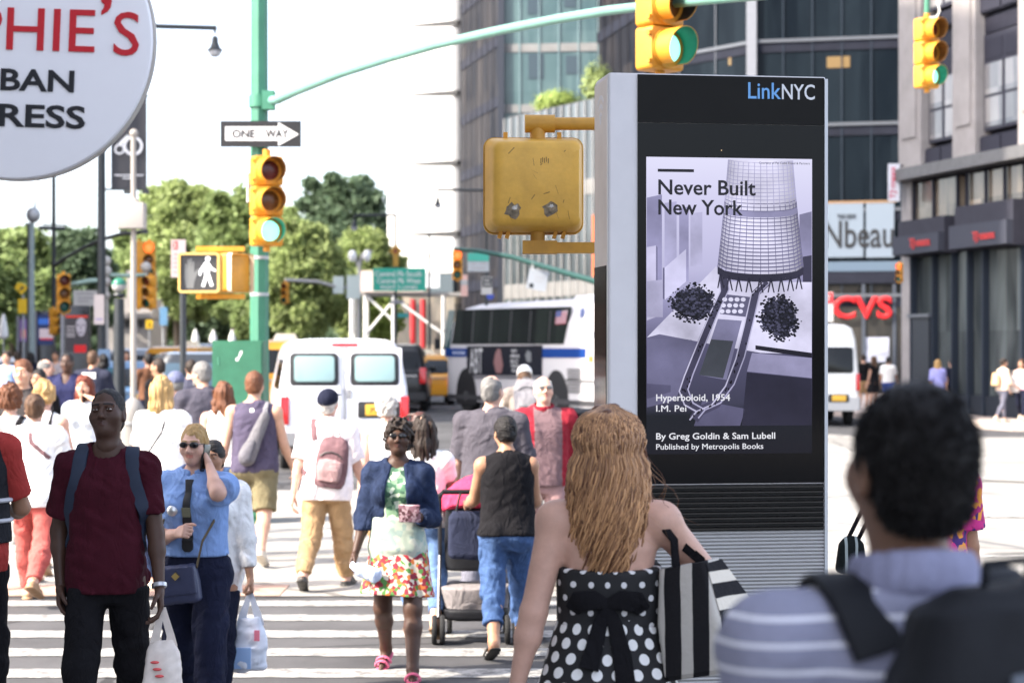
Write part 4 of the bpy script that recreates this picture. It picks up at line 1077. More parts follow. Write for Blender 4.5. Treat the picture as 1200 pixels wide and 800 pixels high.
tree('dark rounded tree between the two black lamp posts', 92, 112, 272, 390, 85, DG, 3, 7000, leaf=.26)
tree('tall pale green tree behind the white camera box pole', 208, 125, 214, 378, 115, LG, 4, 9000, leaf=.28)
tree('bright green tree directly behind the walk signal', 276, 112, 228, 376, 105, MG, 5, 9000, leaf=.26)
tree('pale green tree with a visible trunk between the green pole and the white twin lamp', 352, 98, 262, 385, 100, LG, 6, 9000, leaf=.22)
tree('light green tree behind the white twin lamp and green street sign', 428, 104, 270, 388, 90, LG, 7, 8000, leaf=.23)
tree('dark tree filling the gap behind the red signal', 160, 140, 285, 392, 90, DG, 8, 6000, leaf=.3)
tree('dark low tree behind the green cabinet', 262, 135, 300, 398, 110, DG, 9, 6000, leaf=.3)
tree('small fresh green tree beside the scaffold shed', 440, 99, 335, 402, 62, YG, 10, 4000, leaf=.18)
tree('low mid green tree below the walk signal', 300, 104, 330, 398, 60, MG, 12, 4000, leaf=.2)
tree('leafy tree at the left edge beside the yellow warning sign', -8, 88, 300, 402, 85, MG, 13, 5000, leaf=.22)
tree('green tree right of the yellow warning sign', 50, 98, 322, 398, 55, MG, 14, 4000, leaf=.22)
tree('bright mid green tree filling the gap right of the green pole', 322, 128, 250, 388, 95, MG, 21, 7000, leaf=.28)
tree('tall hazy tree between the pale tree and the walk signal', 243, 142, 236, 385, 100, LG, 22, 7000, leaf=.3)
tree('broad mid green tree behind the red signal and the monument', 176, 136, 262, 388, 100, MG, 23, 7000, leaf=.3)
# undergrowth of the park reads as one mass
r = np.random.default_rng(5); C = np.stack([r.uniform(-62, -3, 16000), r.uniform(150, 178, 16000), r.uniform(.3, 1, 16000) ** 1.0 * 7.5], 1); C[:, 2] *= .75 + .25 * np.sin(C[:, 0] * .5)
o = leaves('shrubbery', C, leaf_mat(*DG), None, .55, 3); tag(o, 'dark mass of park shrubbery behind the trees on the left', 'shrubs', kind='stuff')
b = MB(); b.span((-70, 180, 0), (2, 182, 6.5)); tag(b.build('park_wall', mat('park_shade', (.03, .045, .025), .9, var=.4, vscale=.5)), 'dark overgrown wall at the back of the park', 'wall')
# terrace plants
def bush(label, px, py0, py1, wpx, d, col, seed, n=1400, leaf=.12):
    c = P(px, py1, d); t = thing('terrace_plant', label, 'plant', c, 0, 'plants on the podium terrace'); r = np.random.default_rng(seed); H_ = (py1 - py0) / FPX * d; W = wpx / FPX * d / 2
    q = r.normal(size=(n, 3)); q /= np.linalg.norm(q, axis=1)[:, None]; q *= (r.uniform(.1, 1, n) ** .5)[:, None]; q += .35 * r.normal(size=(n, 3)) * .4; q *= A3(W, W, H_ * .42); q[:, 2] += H_ * .58
    leaves('foliage', q, leaf_mat(*col), t, leaf, seed); b = MB(); b.tube([(0, 0, 0), (.05, 0, H_ * .3), (0, 0, H_ * .6)], [.07, .05, .02], 6)
    b.tube([(.03, 0, H_ * .25), (-W * .4, 0, H_ * .6)], [.03, .01], 5); b.tube([(.03, 0, H_ * .25), (W * .4, 0, H_ * .6)], [.03, .01], 5); b.build('stem', _MC['bark'], t)
bush('wide bright green shrub on the podium terrace above the yellow box', 654, 106, 141, 56, 97, YG, 1)
bush('taller narrow green shrub on the terrace next to the kiosk edge', 700, 74, 139, 36, 94, LG, 2)
EXPO = 2 ** SC.view_settings.exposure
def E(name, r, g, b, k=1.0):
    """a lit display colour: what the screen shows, given off by the screen itself"""
    col_ = S(r, g, b)
    if name in _MC or not name.startswith('pic_'): return mat(name, (.006, .006, .007), .12, spec=.16, emit=S(r, g, b), estr=k / EXPO)
    m = mat(name, (.006, .006, .007), .12, spec=.16, emit=S(r, g, b), estr=k / EXPO); n, bs = nodes_of(m)     # printed picture: mottled halftone tones
    tc = n.nodes.new('ShaderNodeTexCoord'); q = n.nodes.new('ShaderNodeSeparateXYZ'); n.links.new(tc.outputs['Object'], q.inputs[0])
    a = n.nodes.new('ShaderNodeTexNoise'); a.inputs['Scale'].default_value = 7; a.inputs['Detail'].default_value = 6; a.inputs['Roughness'].default_value = .6; n.links.new(tc.outputs['Object'], a.inputs[0])
    g = mathn(n, 'SINE', mathn(n, 'MULTIPLY', mathn(n, 'ADD', q.outputs[2], mathn(n, 'MULTIPLY', q.outputs[0], .6)), 17))
    f = mathn(n, 'ADD', mathn(n, 'ADD', mathn(n, 'MULTIPLY', a.outputs[0], .9), .52), mathn(n, 'MULTIPLY', g, .13))
    if name == 'pic_226_223_248':                                                   # the round tower turns away at both sides
        u = mathn(n, 'DIVIDE', mathn(n, 'SUBTRACT', q.outputs[0], TOWER[0]), TOWER[1]); f = mathn(n, 'MULTIPLY', f, mathn(n, 'SUBTRACT', 1.06, mathn(n, 'MULTIPLY', mathn(n, 'POWER', mathn(n, 'ABSOLUTE', mathn(n, 'ADD', u, .12)), 2.2), .62)))
    vm = n.nodes.new('ShaderNodeVectorMath'); vm.operation = 'SCALE'; vm.inputs[0].default_value = col_; n.links.new(f, vm.inputs['Scale']); n.links.new(vm.outputs[0], bs.inputs['Emission Color'])
    return m
# ------------------------------------------------------------------ street kiosk
TH = rad(8.5)
kp = Plane((PX(713, 7.9), 7.9), (PX(713, 7.9) + math.cos(TH), 7.9 + math.sin(TH)))
KB = kp.a.copy(); KB.z = .15
kio = thing('information_kiosk', 'tall silver and black digital kiosk with lit poster screen in the foreground', 'kiosk', KB, TH)
def kl(px, py): q = kp.at(px, py); return ((q - kp.a).dot(kp.U), q.z - .15)          # kiosk front coordinates
def kprism(pts, y0, dep): # polygon in photo pixels on the front face, y0 = distance proud of the face
    return [kl(*p) for p in pts], y0, dep
KU, KN = Vector((1, 0, 0)), Vector((0, -1, 0))
def kpoly(name, pts, m, par, proud, th=.0015, raw=False):
    q = pts if raw else [kl(*p) for p in pts]
    ar = sum(q[i][0] * q[(i + 1) % len(q)][1] - q[(i + 1) % len(q)][0] * q[i][1] for i in range(len(q)))
    if ar < 0: q = q[::-1]
    b = MB(); b.prism(q, (0, -proud, 0), KU, Z3, th, KN); return b.build(name, m, par, 30)
kW, kT = kl(969, 100)[0], kl(713, 85)[1]
x1 = kl(747, 300)[0]; DEP = .285
alum = mat('brushed_aluminium', (.55, .56, .58), .38, metal=.2, var=.05, vscale=5, stretch=(1, 1, .1))
alum_w = mat('satin_white_aluminium', (.66, .63, .63), .5, metal=.0, var=.04, vscale=6)
blk = mat('black_glass', (.006, .006, .007), .08, spec=.16)
b = MB()
def rprof(x0, x1_, y0, y1_, r, n=4): return rrect(x1_ - x0, y1_ - y0, r, n, (x0 + x1_) / 2, (y0 + y1_) / 2)
b.loft([[Vector((x, y, z)) for x, y in rprof(0, kW, 0, DEP, .012)] for z in (0, kT - .012)] + [[Vector((x, y, kT)) for x, y in rprof(.006, kW - .006, .006, DEP - .006, .01)]])
b.build('casing', alum_w, kio, 35)
b = MB(); b.span((-.0035, .012, .0), (-.0005, DEP - .012, kT - .02)); b.build('side_panel', mat('side_lit_aluminium', (.80, .75, .68), .5, metal=.0, var=.06, vscale=5), kio)  # paler and warmer than the casing: side light put into its colour
b = MB(); b.span((-.0065, .02, .35), (-.0035, DEP - .02, PZ(312, 8.0) - .15)); b.build('side_tablet', blk, kio)
# wifi mark on the narrow side
wmk = mat('white_mark', (.8, .8, .8), .5)
cy, cz = DEP / 2, PZ(141, 8.0) - .15
b = MB(); b.box((-.0042, cy, cz), (.002, .018, .028)); b.build('signal_dot', wmk, kio)
for rr in (.045, .08, .115):
    b = MB(); pts = [(rr * math.sin(a) * .8, rr * math.cos(a)) for a in np.linspace(-.75, .75, 12)]; pts += [((rr - .016) * math.sin(a) * .8, (rr - .016) * math.cos(a)) for a in np.linspace(.75, -.75, 12)]
    V = [(-.0042, cy - p[0], cz - .01 + p[1]) for p in pts] + [(-.0032, cy - p[0], cz - .01 + p[1]) for p in pts]
    n = 24; b.add(V, [[i, i + 1, n - 2 - i, n - 1 - i] for i in range(11)] + [[i, (i + 1) % n, n + (i + 1) % n, n + i] for i in range(n)]); b.build('signal_arc', wmk, kio)
hx0, hx1 = x1, kl(965, 300)[0]
def kbox(name, px0, py0, px1, py1, y_out, m, par=kio, y_in=-.002, r=None):
    (a, z1), (c, z0) = kl(px0, py0), kl(px1, py1); b = MB()
    if r: rslab(b, ((a + c) / 2, -y_in, (z0 + z1) / 2), KU, Z3, KN, c - a, z1 - z0, y_out - y_in, r, .002)
    else: b.span((a, -y_out, z0), (c, -y_in, z1))
    return b.build(name, m, par)
zt0, zt1 = kl(747, 144)[1], kl(747, 87)[1]
b = MB(); b.span((hx0, -.008, zt0 + .002), (hx1, .001, kT - .006)); hd = b.build('header_panel', mat('header_black', (.012, .0115, .011), .45, spec=.12, var=.1, vscale=6), kio)
zb0 = kl(747, 567)[1]
b = MB(); b.span((hx0, -.006, zb0), (hx1, .001, zt0)); gl = b.build('screen_glass', blk, kio)
b = MB(); b.span((hx1 + .001, -.014, 0), (kW, .02, kT - .01)); b.build('edge_trim', alum, kio)
# header lettering
u0 = kl(876, 116); u1 = kl(954, 116); hgt = kl(876, 97)[1] - kl(876, 116)[1]; um = kl(915.5, 116)
text('header_lettering', 'Link', mat('sky_blue_letter', (.16, .40, .75), .5), hd, (u0[0], -.0085, u0[1]), KU, Z3, w_=um[0] - u0[0] - .004, h_=hgt, bold=.012, proud=.0015)
text('header_lettering', 'NYC', mat('white_letter', (.72, .72, .74), .5), hd, (um[0], -.0085, u0[1] - .001), KU, Z3, w_=u1[0] - um[0], h_=hgt * .96, bold=.012, proud=.0015)
# lit screen: sheet, picture layers, lettering
sx0, sz1 = kl(757, 184); sx1, sz0 = kl(951, 540)
sx1 = kl(951, 300)[0]; sz0 = kl(757, 532)[1]; 
scr_m = E('screen_sheet', 205, 202, 232); n_, bs = nodes_of(scr_m)
tc = n_.nodes.new('ShaderNodeTexCoord'); sp = n_.nodes.new('ShaderNodeSeparateXYZ'); n_.links.new(tc.outputs['Object'], sp.inputs[0])
rp_ = n_.nodes.new('ShaderNodeValToRGB'); mr = mathn(n_, 'DIVIDE', mathn(n_, 'SUBTRACT', sp.outputs[2], sz0), sz1 - sz0)
n_.links.new(mr, rp_.inputs[0]); el = rp_.color_ramp.elements
el[0].position = 0.0; el[0].color = (*S(24, 24, 34), 1); el[1].position = 1.0; el[1].color = (*S(226, 224, 250), 1)
for p, c in ((.13, (26, 30, 38)), (.17, (62, 62, 84)), (.36, (84, 82, 112)), (.5, (150, 147, 186)), (.62, (190, 187, 222)), (.8, (206, 203, 236))):
    e_ = el.new(p); e_.color = (*S(*c), 1)
n_.links.new(rp_.outputs[0], bs.inputs['Emission Color'])
scr = MB(); scr.span((sx0, -.0075, sz0), (sx1, -.0055, sz1)); scr = scr.build('poster_screen', scr_m, kio)
def SP(u, v): return (sx0 + u * (sx1 - sx0), sz0 + v * (sz1 - sz0))        # screen fraction
TOWER = (SP((891 - 757) / 194, 0)[0], 47 / 194 * (sx1 - sx0))
def pic(name, pts, col, lay, px=True):
    q = [SP((x - 757) / 194, 1 - (y - 184) / 349) for x, y in pts] if px else [SP(*p) for p in pts]
    return kpoly(name, q, E('pic_%d_%d_%d' % col, *col), scr, .0076 + lay * .0004, .0003, raw=True)
def clipx(x): return min(max(x, 757.5), 950.5)
# generic model city: slabs on the left, plaza, road loop, round tower
for pts, c, l in (([(757, 232), (775, 228), (775, 345), (757, 345)], (150, 147, 186), 0), ([(778, 238), (792, 236), (792, 350), (778, 350)], (176, 173, 210), 0), ([(795, 244), (806, 242), (806, 330), (795, 330)], (160, 157, 196), 0),
                  ([(808, 250), (822, 248), (822, 312), (808, 312)], (190, 187, 222), 0), ([(757, 290), (768, 288), (768, 372), (757, 376)], (198, 194, 226), 1), ([(768, 288), (770, 290), (770, 372), (768, 372)], (120, 117, 150), 1),
                  ([(778, 314), (803, 292), (803, 330), (778, 352)], (206, 203, 236), 1), ([(776, 314), (778, 314), (778, 352), (776, 350)], (100, 98, 130), 2),
                  ([(757, 330), (776, 328), (776, 372), (757, 372)], (178, 175, 208), 2), ([(936, 250), (951, 246), (951, 330), (936, 330)], (140, 137, 172), 0), ([(940, 300), (951, 298), (951, 372), (940, 372)], (58, 56, 78), 1),
                  ([(757, 396), (838, 312), (846, 330), (951, 330), (951, 416), (890, 414), (834, 404), (772, 392)], (216, 213, 240), 2),
                  ([(757, 397), (809, 398), (818, 410), (790, 470), (757, 478)], (108, 106, 138), 2), ([(757, 450), (785, 452), (785, 460), (757, 468)], (88, 86, 116), 3), ([(884, 405), (951, 414), (951, 420), (884, 410)], (30, 29, 42), 3),
                  ([(880, 414), (951, 420), (951, 444), (874, 436)], (150, 147, 182), 3), ([(874, 437), (951, 445), (951, 500), (868, 500)], (44, 43, 62), 3),
                  ([(812, 500), (866, 500), (872, 480), (822, 470)], (92, 90, 120), 3)):
    pic('poster_shape', [(clipx(x), y) for x, y in pts], c, l)
# road loop as two dark ribbons with a light median
def ribbon2(name, path, w0, w1, c, l):
    n = len(path); L_, R_ = [], []
    for i, (x, y) in enumerate(path):
        a = path[max(i - 1, 0)]; e = path[min(i + 1, n - 1)]; dx, dy = e[0] - a[0], e[1] - a[1]; m = math.hypot(dx, dy) + 1e-6; w_ = w0 + (w1 - w0) * i / (n - 1)
        L_.append((clipx(x - dy / m * w_), y + dx / m * w_)); R_.append((clipx(x + dy / m * w_), y - dx / m * w_))
    b = MB(); q0 = [SP((x - 757) / 194, 1 - (y - 184) / 349) for x, y in L_]; q1 = [SP((x - 757) / 194, 1 - (y - 184) / 349) for x, y in R_]
    yo = -(.0079 + l * .0004); b.add([(x, yo, z) for x, z in q0] + [(x, yo, z) for x, z in q1], [[i, i + 1, n + i + 1, n + i] for i in range(n - 1)])
    return b.build(name, E('pic_%d_%d_%d' % c, *c), scr, 0)
loopL = [(846, 322), (848, 340), (836, 366), (822, 400), (806, 440), (800, 458), (806, 474), (820, 482)]; loopR = [(898, 330), (884, 344), (876, 380), (866, 420), (854, 452), (838, 474), (820, 482), (812, 492)]
ribbon2('poster_road', loopL, 4.5, 6, (66, 64, 88), 4); ribbon2('poster_road', loopR, 4.5, 6, (72, 70, 96), 4)
for pth in (loopL, loopR):
    ribbon2('poster_line', [(x - 5, y + 1) for x, y in pth], .6, .9, (196, 193, 222), 5); ribbon2('poster_line', [(x + 5, y - 1) for x, y in pth], .6, .9, (176, 173, 206), 5)
pic('poster_shape', [(850, 345), (878, 348), (876, 372), (842, 368)], (98, 96, 126), 4)
for i in range(3):
    for j in range(4): pic('poster_dome', [(848 + j * 7.2 - i * 1.6 + 3 * math.cos(a), 351 + i * 7 + 2.6 * math.sin(a)) for a in np.linspace(0, 6.28, 10)[:-1]], (222, 220, 244), 5)
pic('poster_shape', [(840, 374), (868, 376), (850, 446), (818, 440)], (128, 126, 160), 4); pic('poster_shape', [(832, 398), (858, 400), (846, 444), (818, 440)], (70, 74, 84), 5)
# tower: plain drum widening to its foot, ringed with window bands
tx = lambda v: (893 - 41 - 9 * v - 3 * v * v, 893 + 35 + 11 * v + 2 * v * v)
ty = lambda v: 186 + 126 * v
vs = np.linspace(0, 1, 14)
pic('poster_tower', [(tx(v)[0], ty(v)) for v in vs] + [(893 + 48 * math.sin(a), 312 + 9 * math.cos(a)) for a in np.linspace(-1.4, 1.4, 11)] + [(tx(v)[1], ty(v)) for v in vs[::-1]], (226, 223, 248), 4)
g1, g2 = MB(), MB()
def gq(b, pts, yo):
    b.add([(SP((x - 757) / 194, 0)[0], -yo, SP(0, 1 - (y - 184) / 349)[1]) for x, y in pts], [[0, 1, 2, 3]])
for i in range(30):
    v = i / 30; t_ = .5 + 1.1 * v; xs_ = np.linspace(-1, 1, 13)
    for a, c in zip(xs_[:-1], xs_[1:]):
        f = lambda q, o: (893 - 3 + (tx(v)[1] - tx(v)[0]) / 2 * q, ty(v) + (3 + 6 * v) * (math.sqrt(max(0, 1 - q * q)) - .0) + o)
        gq(g1 if v > .35 else g2, [f(a, 0), f(c, 0), f(c, t_), f(a, t_)], .0112)
for j in range(17):
    q = math.sin((j / 16 - .5) * math.pi * .96)
    for v0, v1 in zip(vs[:-1], vs[1:]):
        f = lambda v, o: (890 + (tx(v)[1] - tx(v)[0]) / 2 * q + o, ty(v) + (3 + 6 * v) * math.sqrt(max(0, 1 - q * q)))
        gq(g1 if v0 > .35 else g2, [f(v0, -.35), f(v0, .35), f(v1, .35), f(v1, -.35)], .0114)
g1.build('poster_tower_bands', E('pic_band', 104, 101, 138), scr, 0); g2.build('poster_tower_haze_bands', E('pic_band_pale', 172, 169, 206), scr, 0)
belt = lambda v, hgt, c, nm: pic(nm, [(890 + (tx(v)[1] - tx(v)[0]) / 2 * q, ty(v) + (3 + 6 * v) * math.sqrt(max(0, 1 - q * q))) for q in np.linspace(-1, 1, 13)] + [(890 + (tx(v)[1] - tx(v)[0]) / 2 * q, ty(v) + hgt + (3 + 6 * v) * math.sqrt(max(0, 1 - q * q))) for q in np.linspace(1, -1, 13)], c, 9)
belt(.44, 7, (150, 147, 184), 'poster_belt'); belt(1.0, 9, (48, 46, 66), 'poster_belt')
for x in (843, 853, 864, 876, 889, 902, 914, 925, 935):
    y = 318 + 8 * math.sqrt(max(0, 1 - ((x - 890) / 50) ** 2)); pic('poster_strut', [(x - 1, y), (x + 1, y), (x + 4.5, y + 17), (x + 3, y + 17)], (44, 42, 60), 9); pic('poster_strut', [(x - 1, y), (x + 1, y), (x - 2.5, y + 17), (x - 4, y + 17)], (52, 50, 70), 9)
# trees of the model: clumps of dark leaves
rr_ = np.random.default_rng(11)
for cx, cy_, ax_, ay_ in ((812, 356, 27, 21), (912, 372, 23, 26)):
    pic('poster_grove', [(clipx(cx + ax_ * (.86 + .1 * math.sin(a * 7)) * math.cos(a)), cy_ + ay_ * (.86 + .1 * math.cos(a * 5)) * math.sin(a)) for a in np.linspace(0, 6.28, 40)[:-1]], (20, 20, 30), 4)
    for c, nn, sc_ in (((18, 18, 28), 380, 1.05), ((40, 40, 56), 260, .95), ((74, 74, 98), 110, .9)):
        b = MB()
        for _ in range(nn):
            a, q = rr_.uniform(0, 6.28), math.sqrt(rr_.uniform(0, 1)) * sc_ * (1 + .12 * math.sin(a * 5)); x, y, s_ = cx + ax_ * q * math.cos(a), cy_ + ay_ * q * math.sin(a) * 1.0, rr_.uniform(.7, 2.0)
            o = len(b.V); k = 6; ring = [SP((clipx(x + s_ * math.cos(t)) - 757) / 194, 1 - (y + s_ * .8 * math.sin(t) - 184) / 349) for t in np.linspace(0, 6.28, k + 1)[:-1]]
            b.add([(p[0], -(.0096 + (.0003 if c[0] > 20 else 0) + (.0003 if c[0] > 60 else 0)), p[1]) for p in ring], [list(range(k))])
        b.build('poster_grove', E('pic_%d_%d_%d' % c, *c), scr, 0)
for _ in range(46):
    b = MB()
    x, y = rr_.choice([rr_.uniform(790, 840), rr_.uniform(842, 872)]), 0
    i = rr_.integers(0, len(loopL) - 1); P0 = (loopL if rr_.random() < .5 else loopR); t = rr_.random(); x = P0[i][0] * (1 - t) + P0[i + 1][0] * t + rr_.normal(0, 2); y = P0[i][1] * (1 - t) + P0[i + 1][1] * t
    q = [SP((clipx(x + dx) - 757) / 194, 1 - (y + dy - 184) / 349) for dx, dy in ((-.8, -1.3), (.8, -1.3), (.8, 1.3), (-.8, 1.3))]; b.add([(p[0], -.0108, p[1]) for p in q], [[0, 1, 2, 3]]); b.build('poster_car', E('pic_dark', 22, 21, 32), scr, 0)
# greenish street reflection sheet is left to the glass; dark caption band at the foot
dkL = E('poster_ink', 30, 29, 38); whL = E('poster_white', 238, 238, 246)
pic('poster_rule', [(770, 198), (812, 198), (812, 201.5), (770, 201.5)], (26, 25, 34), 6)
def ptxt(s_, x0, y0, x1_, h_px, m, bold):
    a = SP((x0 - 757) / 194, 1 - (y0 - 184) / 349); wv = (x1_ - x0) / 194 * (sx1 - sx0); hv = h_px / 349 * (sz1 - sz0)
    text('poster_lettering', s_, m, scr, (a[0], -.0124, a[1]), KU, Z3, w_=wv, h_=hv, bold=bold, proud=.0003)
ptxt('Never Built', 770.5, 228.5, 884, 18, dkL, .022); ptxt('New York', 770.5, 252, 869, 18, dkL, .022)
ptxt('Courtesy of Pei Cobb Freed & Partners', 888, 191.5, 948, 3.6, dkL, .0)
ptxt('Hyperboloid, 1954', 768, 473, 854, 10.5, whL, .016); ptxt('I.M. Pei', 768, 483, 803, 7.5, whL, .010)
ptxt('By Greg Goldin & Sam Lubell', 768, 518, 907, 10, whL, .016); ptxt('Published by Metropolis Books', 768, 529.5, 893, 8.6, whL, .008)
# louvres and ribbed base
zg0, zg1 = kl(747, 623)[1], kl(747, 568)[1]
b = MB(); b.span((hx0, -.001, zg0), (hx1, .001, zg1 - .001)); b.build('grille_recess', mat('grille_dark', (.012, .012, .013), .6), kio)
n = 9
for i in range(n):
    z = zg0 + (zg1 - zg0) * (i + .5) / n; b = MB(); b.loft([[Vector((x, -.001, z - .006)), Vector((x, -.022, z - .004)), Vector((x, -.022, z + .001)), Vector((x, -.001, z + .006))] for x in (hx0 + .004, hx1 - .004)]); b.build('louvre_slat', mat('louvre_black', (.032, .028, .025), .4, metal=.3), kio)
ns = 78
b = MB(); prof = []
for i in range(ns):
    z = zg0 * (i + .5) / ns; hh = zg0 / ns / 2
    prof += [(.0, z - hh * .98), (.008, z - hh * .55), (.010, z), (.008, z + hh * .55), (.0, z + hh * .98)]
b.loft([[Vector((x, -.0005 - o, z)) for o, z in prof] + [Vector((x, .003, zg0)), Vector((x, .003, 0))] for x in (hx0, hx1)]); b.build('ribbed_base', mat('ribbed_silver', (.42, .41, .405), .5, metal=.1), kio, 60)
# thin hair of light: standby lamp
b = MB(); a = kl(845, 176.5); b.ball((a[0], -.0065, a[1]), .0022, 8, 5); b.build('sensor_dot', E('sensor_light', 255, 220, 170), kio)

# ------------------------------------------------------------------ traffic signals
yel = mat('signal_yellow', (.56, .25, .022), .5, spec=.4, var=.18, vscale=6, bump=.12, bscale=30)
lens_off = {'red': mat('lens_red_off', (.10, .018, .012), .25), 'amber': mat('lens_amber_off', (.14, .055, .012), .25), 'green': mat('lens_green_off', (.01, .07, .05), .25)}
lens_on = {'green': mat('lens_green_lit', (.2, .6, .5), .2, emit=(.22, 1.0, .72), estr=2.6 / EXPO), 'red': mat('lens_red_lit', (.6, .06, .02), .2, emit=(1, .10, .02), estr=4.0 / EXPO), 'amber': mat('lens_amber_lit', (.6, .06, .02), .2, emit=(1, .3, .02), estr=3.0 / EXPO)}
vis_in = mat('visor_inside', (.16, .07, .015), .6); vis_blk = mat('visor_black', (.02, .02, .02), .5)
vis_glow = mat('visor_green_glow', (.008, .16, .10), .5)  # glow of the lit green lamp, painted into the visor's inside colour
def signal(label, loc, yaw, lit='green', sc_=1.0, group=None, only=None, detail=True, name='traffic_signal', visor_dark=False, ring=False):
    """vertical three-lamp head, hanging point at its top centre, front towards -Y"""
    t = thing(name, label, 'traffic signal', loc, yaw, group); s_ = .345 * sc_
    for i, c in enumerate(('red', 'amber', 'green')):
        z = -s_ * (i + .5); b = MB(); rslab(b, (0, .11 * sc_, z), KU, Z3, KN, .345 * sc_, s_ * .985, .19 * sc_, .035 * sc_, .02 * sc_)
        b.cur = 0
        if detail:
            for zz in (-.11, .11): b.box((-.182 * sc_, -.06 * sc_, z + zz * sc_), (.03 * sc_, .035 * sc_, .03 * sc_))
            b.lathe([(.158 * sc_, 0), (.166 * sc_, .008 * sc_), (.158 * sc_, .016 * sc_)], (0, -.078 * sc_, z), (0, -1, 0), 28)
        hs = b.build('lamp_housing', yel, t)
        R_ = .150 * sc_; seg = 30; rings = []; a0, a1 = rad(-62), rad(242); L_ = .215 * sc_
        b = MB(); V = []; F = []
        for k in range(seg + 1):
            a = a0 + (a1 - a0) * k / seg; ca, sa = math.cos(a), math.sin(a); f = .5 + .5 * sa; ln = L_ * (.62 + .38 * f)
            for r_, y in ((R_, -.085 * sc_), (R_, -.085 * sc_ - ln), (R_ - .006 * sc_, -.085 * sc_ - ln), (R_ - .006 * sc_, -.085 * sc_)): V.append((r_ * ca, y, z + r_ * sa))
        mi = []
        for k in range(seg):
            for j in range(4): F.append([k * 4 + j, k * 4 + (j + 1) % 4, k * 4 + 4 + (j + 1) % 4, k * 4 + 4 + j]); mi.append(1 if j == 2 else 0)
        F += [[0, 3, 2, 1], [seg * 4, seg * 4 + 1, seg * 4 + 2, seg * 4 + 3]]; mi += [0, 0]
        inner = vis_glow if (c == 'green' and lit == 'green') else (vis_blk if visor_dark else vis_in)
        mesh_obj('visor', np.array(V), F, [yel, inner], hs, mi, 50)
        b = MB(); b.lathe([(.001, .028 * sc_), (.05 * sc_, .026 * sc_), (.10 * sc_, .016 * sc_), (.143 * sc_, 0)], (0, -.083 * sc_, z), (0, -1, 0), 26, False)
        lm = lens_on[c] if c == lit else lens_off[c]
        b.build('lens', lm, hs, 60)
    b = MB(); b.cyl((0, .015, .0), (0, .015, .075 * sc_), .045 * sc_); b.build('end_cap', yel, t); b = MB(); b.cyl((0, .015, -3 * s_), (0, .015, -3 * s_ - .06 * sc_), .04 * sc_); b.build('end_cap', yel, t)
    return t
grn = mat('street_green', (.045, .17, .11), .45, spec=.4, var=.12, vscale=3, bump=.1, bscale=30)
dgrn = mat('dark_green_paint', (.012, .05, .045), .5); blkp = mat('black_pole_paint', (.018, .022, .026), .5, var=.2, vscale=5); galv = mat('galvanised', (.36, .37, .38), .5, metal=.4, var=.1); beige = mat('beige_pole', (.27, .245, .22), .55, var=.06)

# green signal pole with mast arm, clamp and cabinet
dpole = 23.3
t = thing('signal_pole', 'tall green octagonal signal pole with long mast arm and bracket', 'pole', (PX(304, dpole), dpole, gz(-3, dpole)))
b = MB(); b.tube([(0, 0, 0), (0, 0, 9.5)], [.118, .088], 8); b.build('shaft', grn, t, 20)
for py0, py1 in ((112, 126), (300, 304), (268, 272), (343, 347)):
    b = MB(); z1, z0 = PZ(py0, dpole) - t.location.z, PZ(py1, dpole) - t.location.z; b.cyl((0, 0, z0), (0, 0, z1), .125 if py0 == 112 else .112, seg=16); b.build('clamp', grn if py0 == 112 else galv, t)
arm_m = mat('mast_green', (.13, .27, .23), .45, var=.08, vscale=3)
pts = [P(x, y, d) for x, y, d in ((309, 119, 23.3), (325, 117, 23.05), (347, 107, 22.6), (400, 86, 21.6), (450, 70, 20.7), (510, 53, 19.7), (580, 37, 18.6), (650, 23, 17.55), (710, 13, 16.7), (760, 7, 16.05), (830, 0, 15.2), (900, -6, 14.4))]
b = MB(); b.tube(pts, [.052, .055] + [.052 - .0018 * i for i in range(10)], 12); b.build('mast_arm', arm_m, t, 60, world=True)
b = MB(); q = P(315, 118, 23.2); b.box(q - Vector((0, 0, 0)), (.14, .16, .22)); b.build('arm_bracket', grn, t, world=True)
ctrl = thing('control_cabinet', 'green steel control cabinet with a white sticker fixed to the green pole', 'cabinet', (PX(251, 22.9), 22.75, 0))
cw = PX(310, 22.8) - PX(251, 22.8); czt = PZ(399, 22.8); b = MB(); b.span((0, 0, .03), (cw, .42, czt)); b.build('case', mat('cabinet_green', (.028, .13, .075), .5, var=.14, vscale=4, bump=.1), ctrl)
b = MB(); b.span((cw * .15, -.018, .12), (cw - .015, -.001, czt - .02)); b.build('door', _MC['cabinet_green'], ctrl)
b = MB(); b.prism([(0, 0), (.03, .01), (.05, .08), (.075, .085), (.07, .045), (.04, .0), (.03, -.03), (0, -.03)], (cw * .47, -.0185, czt - .2), KU, Z3, .001, KN); b.build('sticker', mat('sticker_white', (.75, .78, .74), .6), ctrl)
for z in (.4, .9, 1.4, 1.85): b = MB(); b.cyl((cw * .13, -.012, z), (cw * .13, -.012, z + .09), .012, seg=8); b.build('hinge', grn, ctrl)
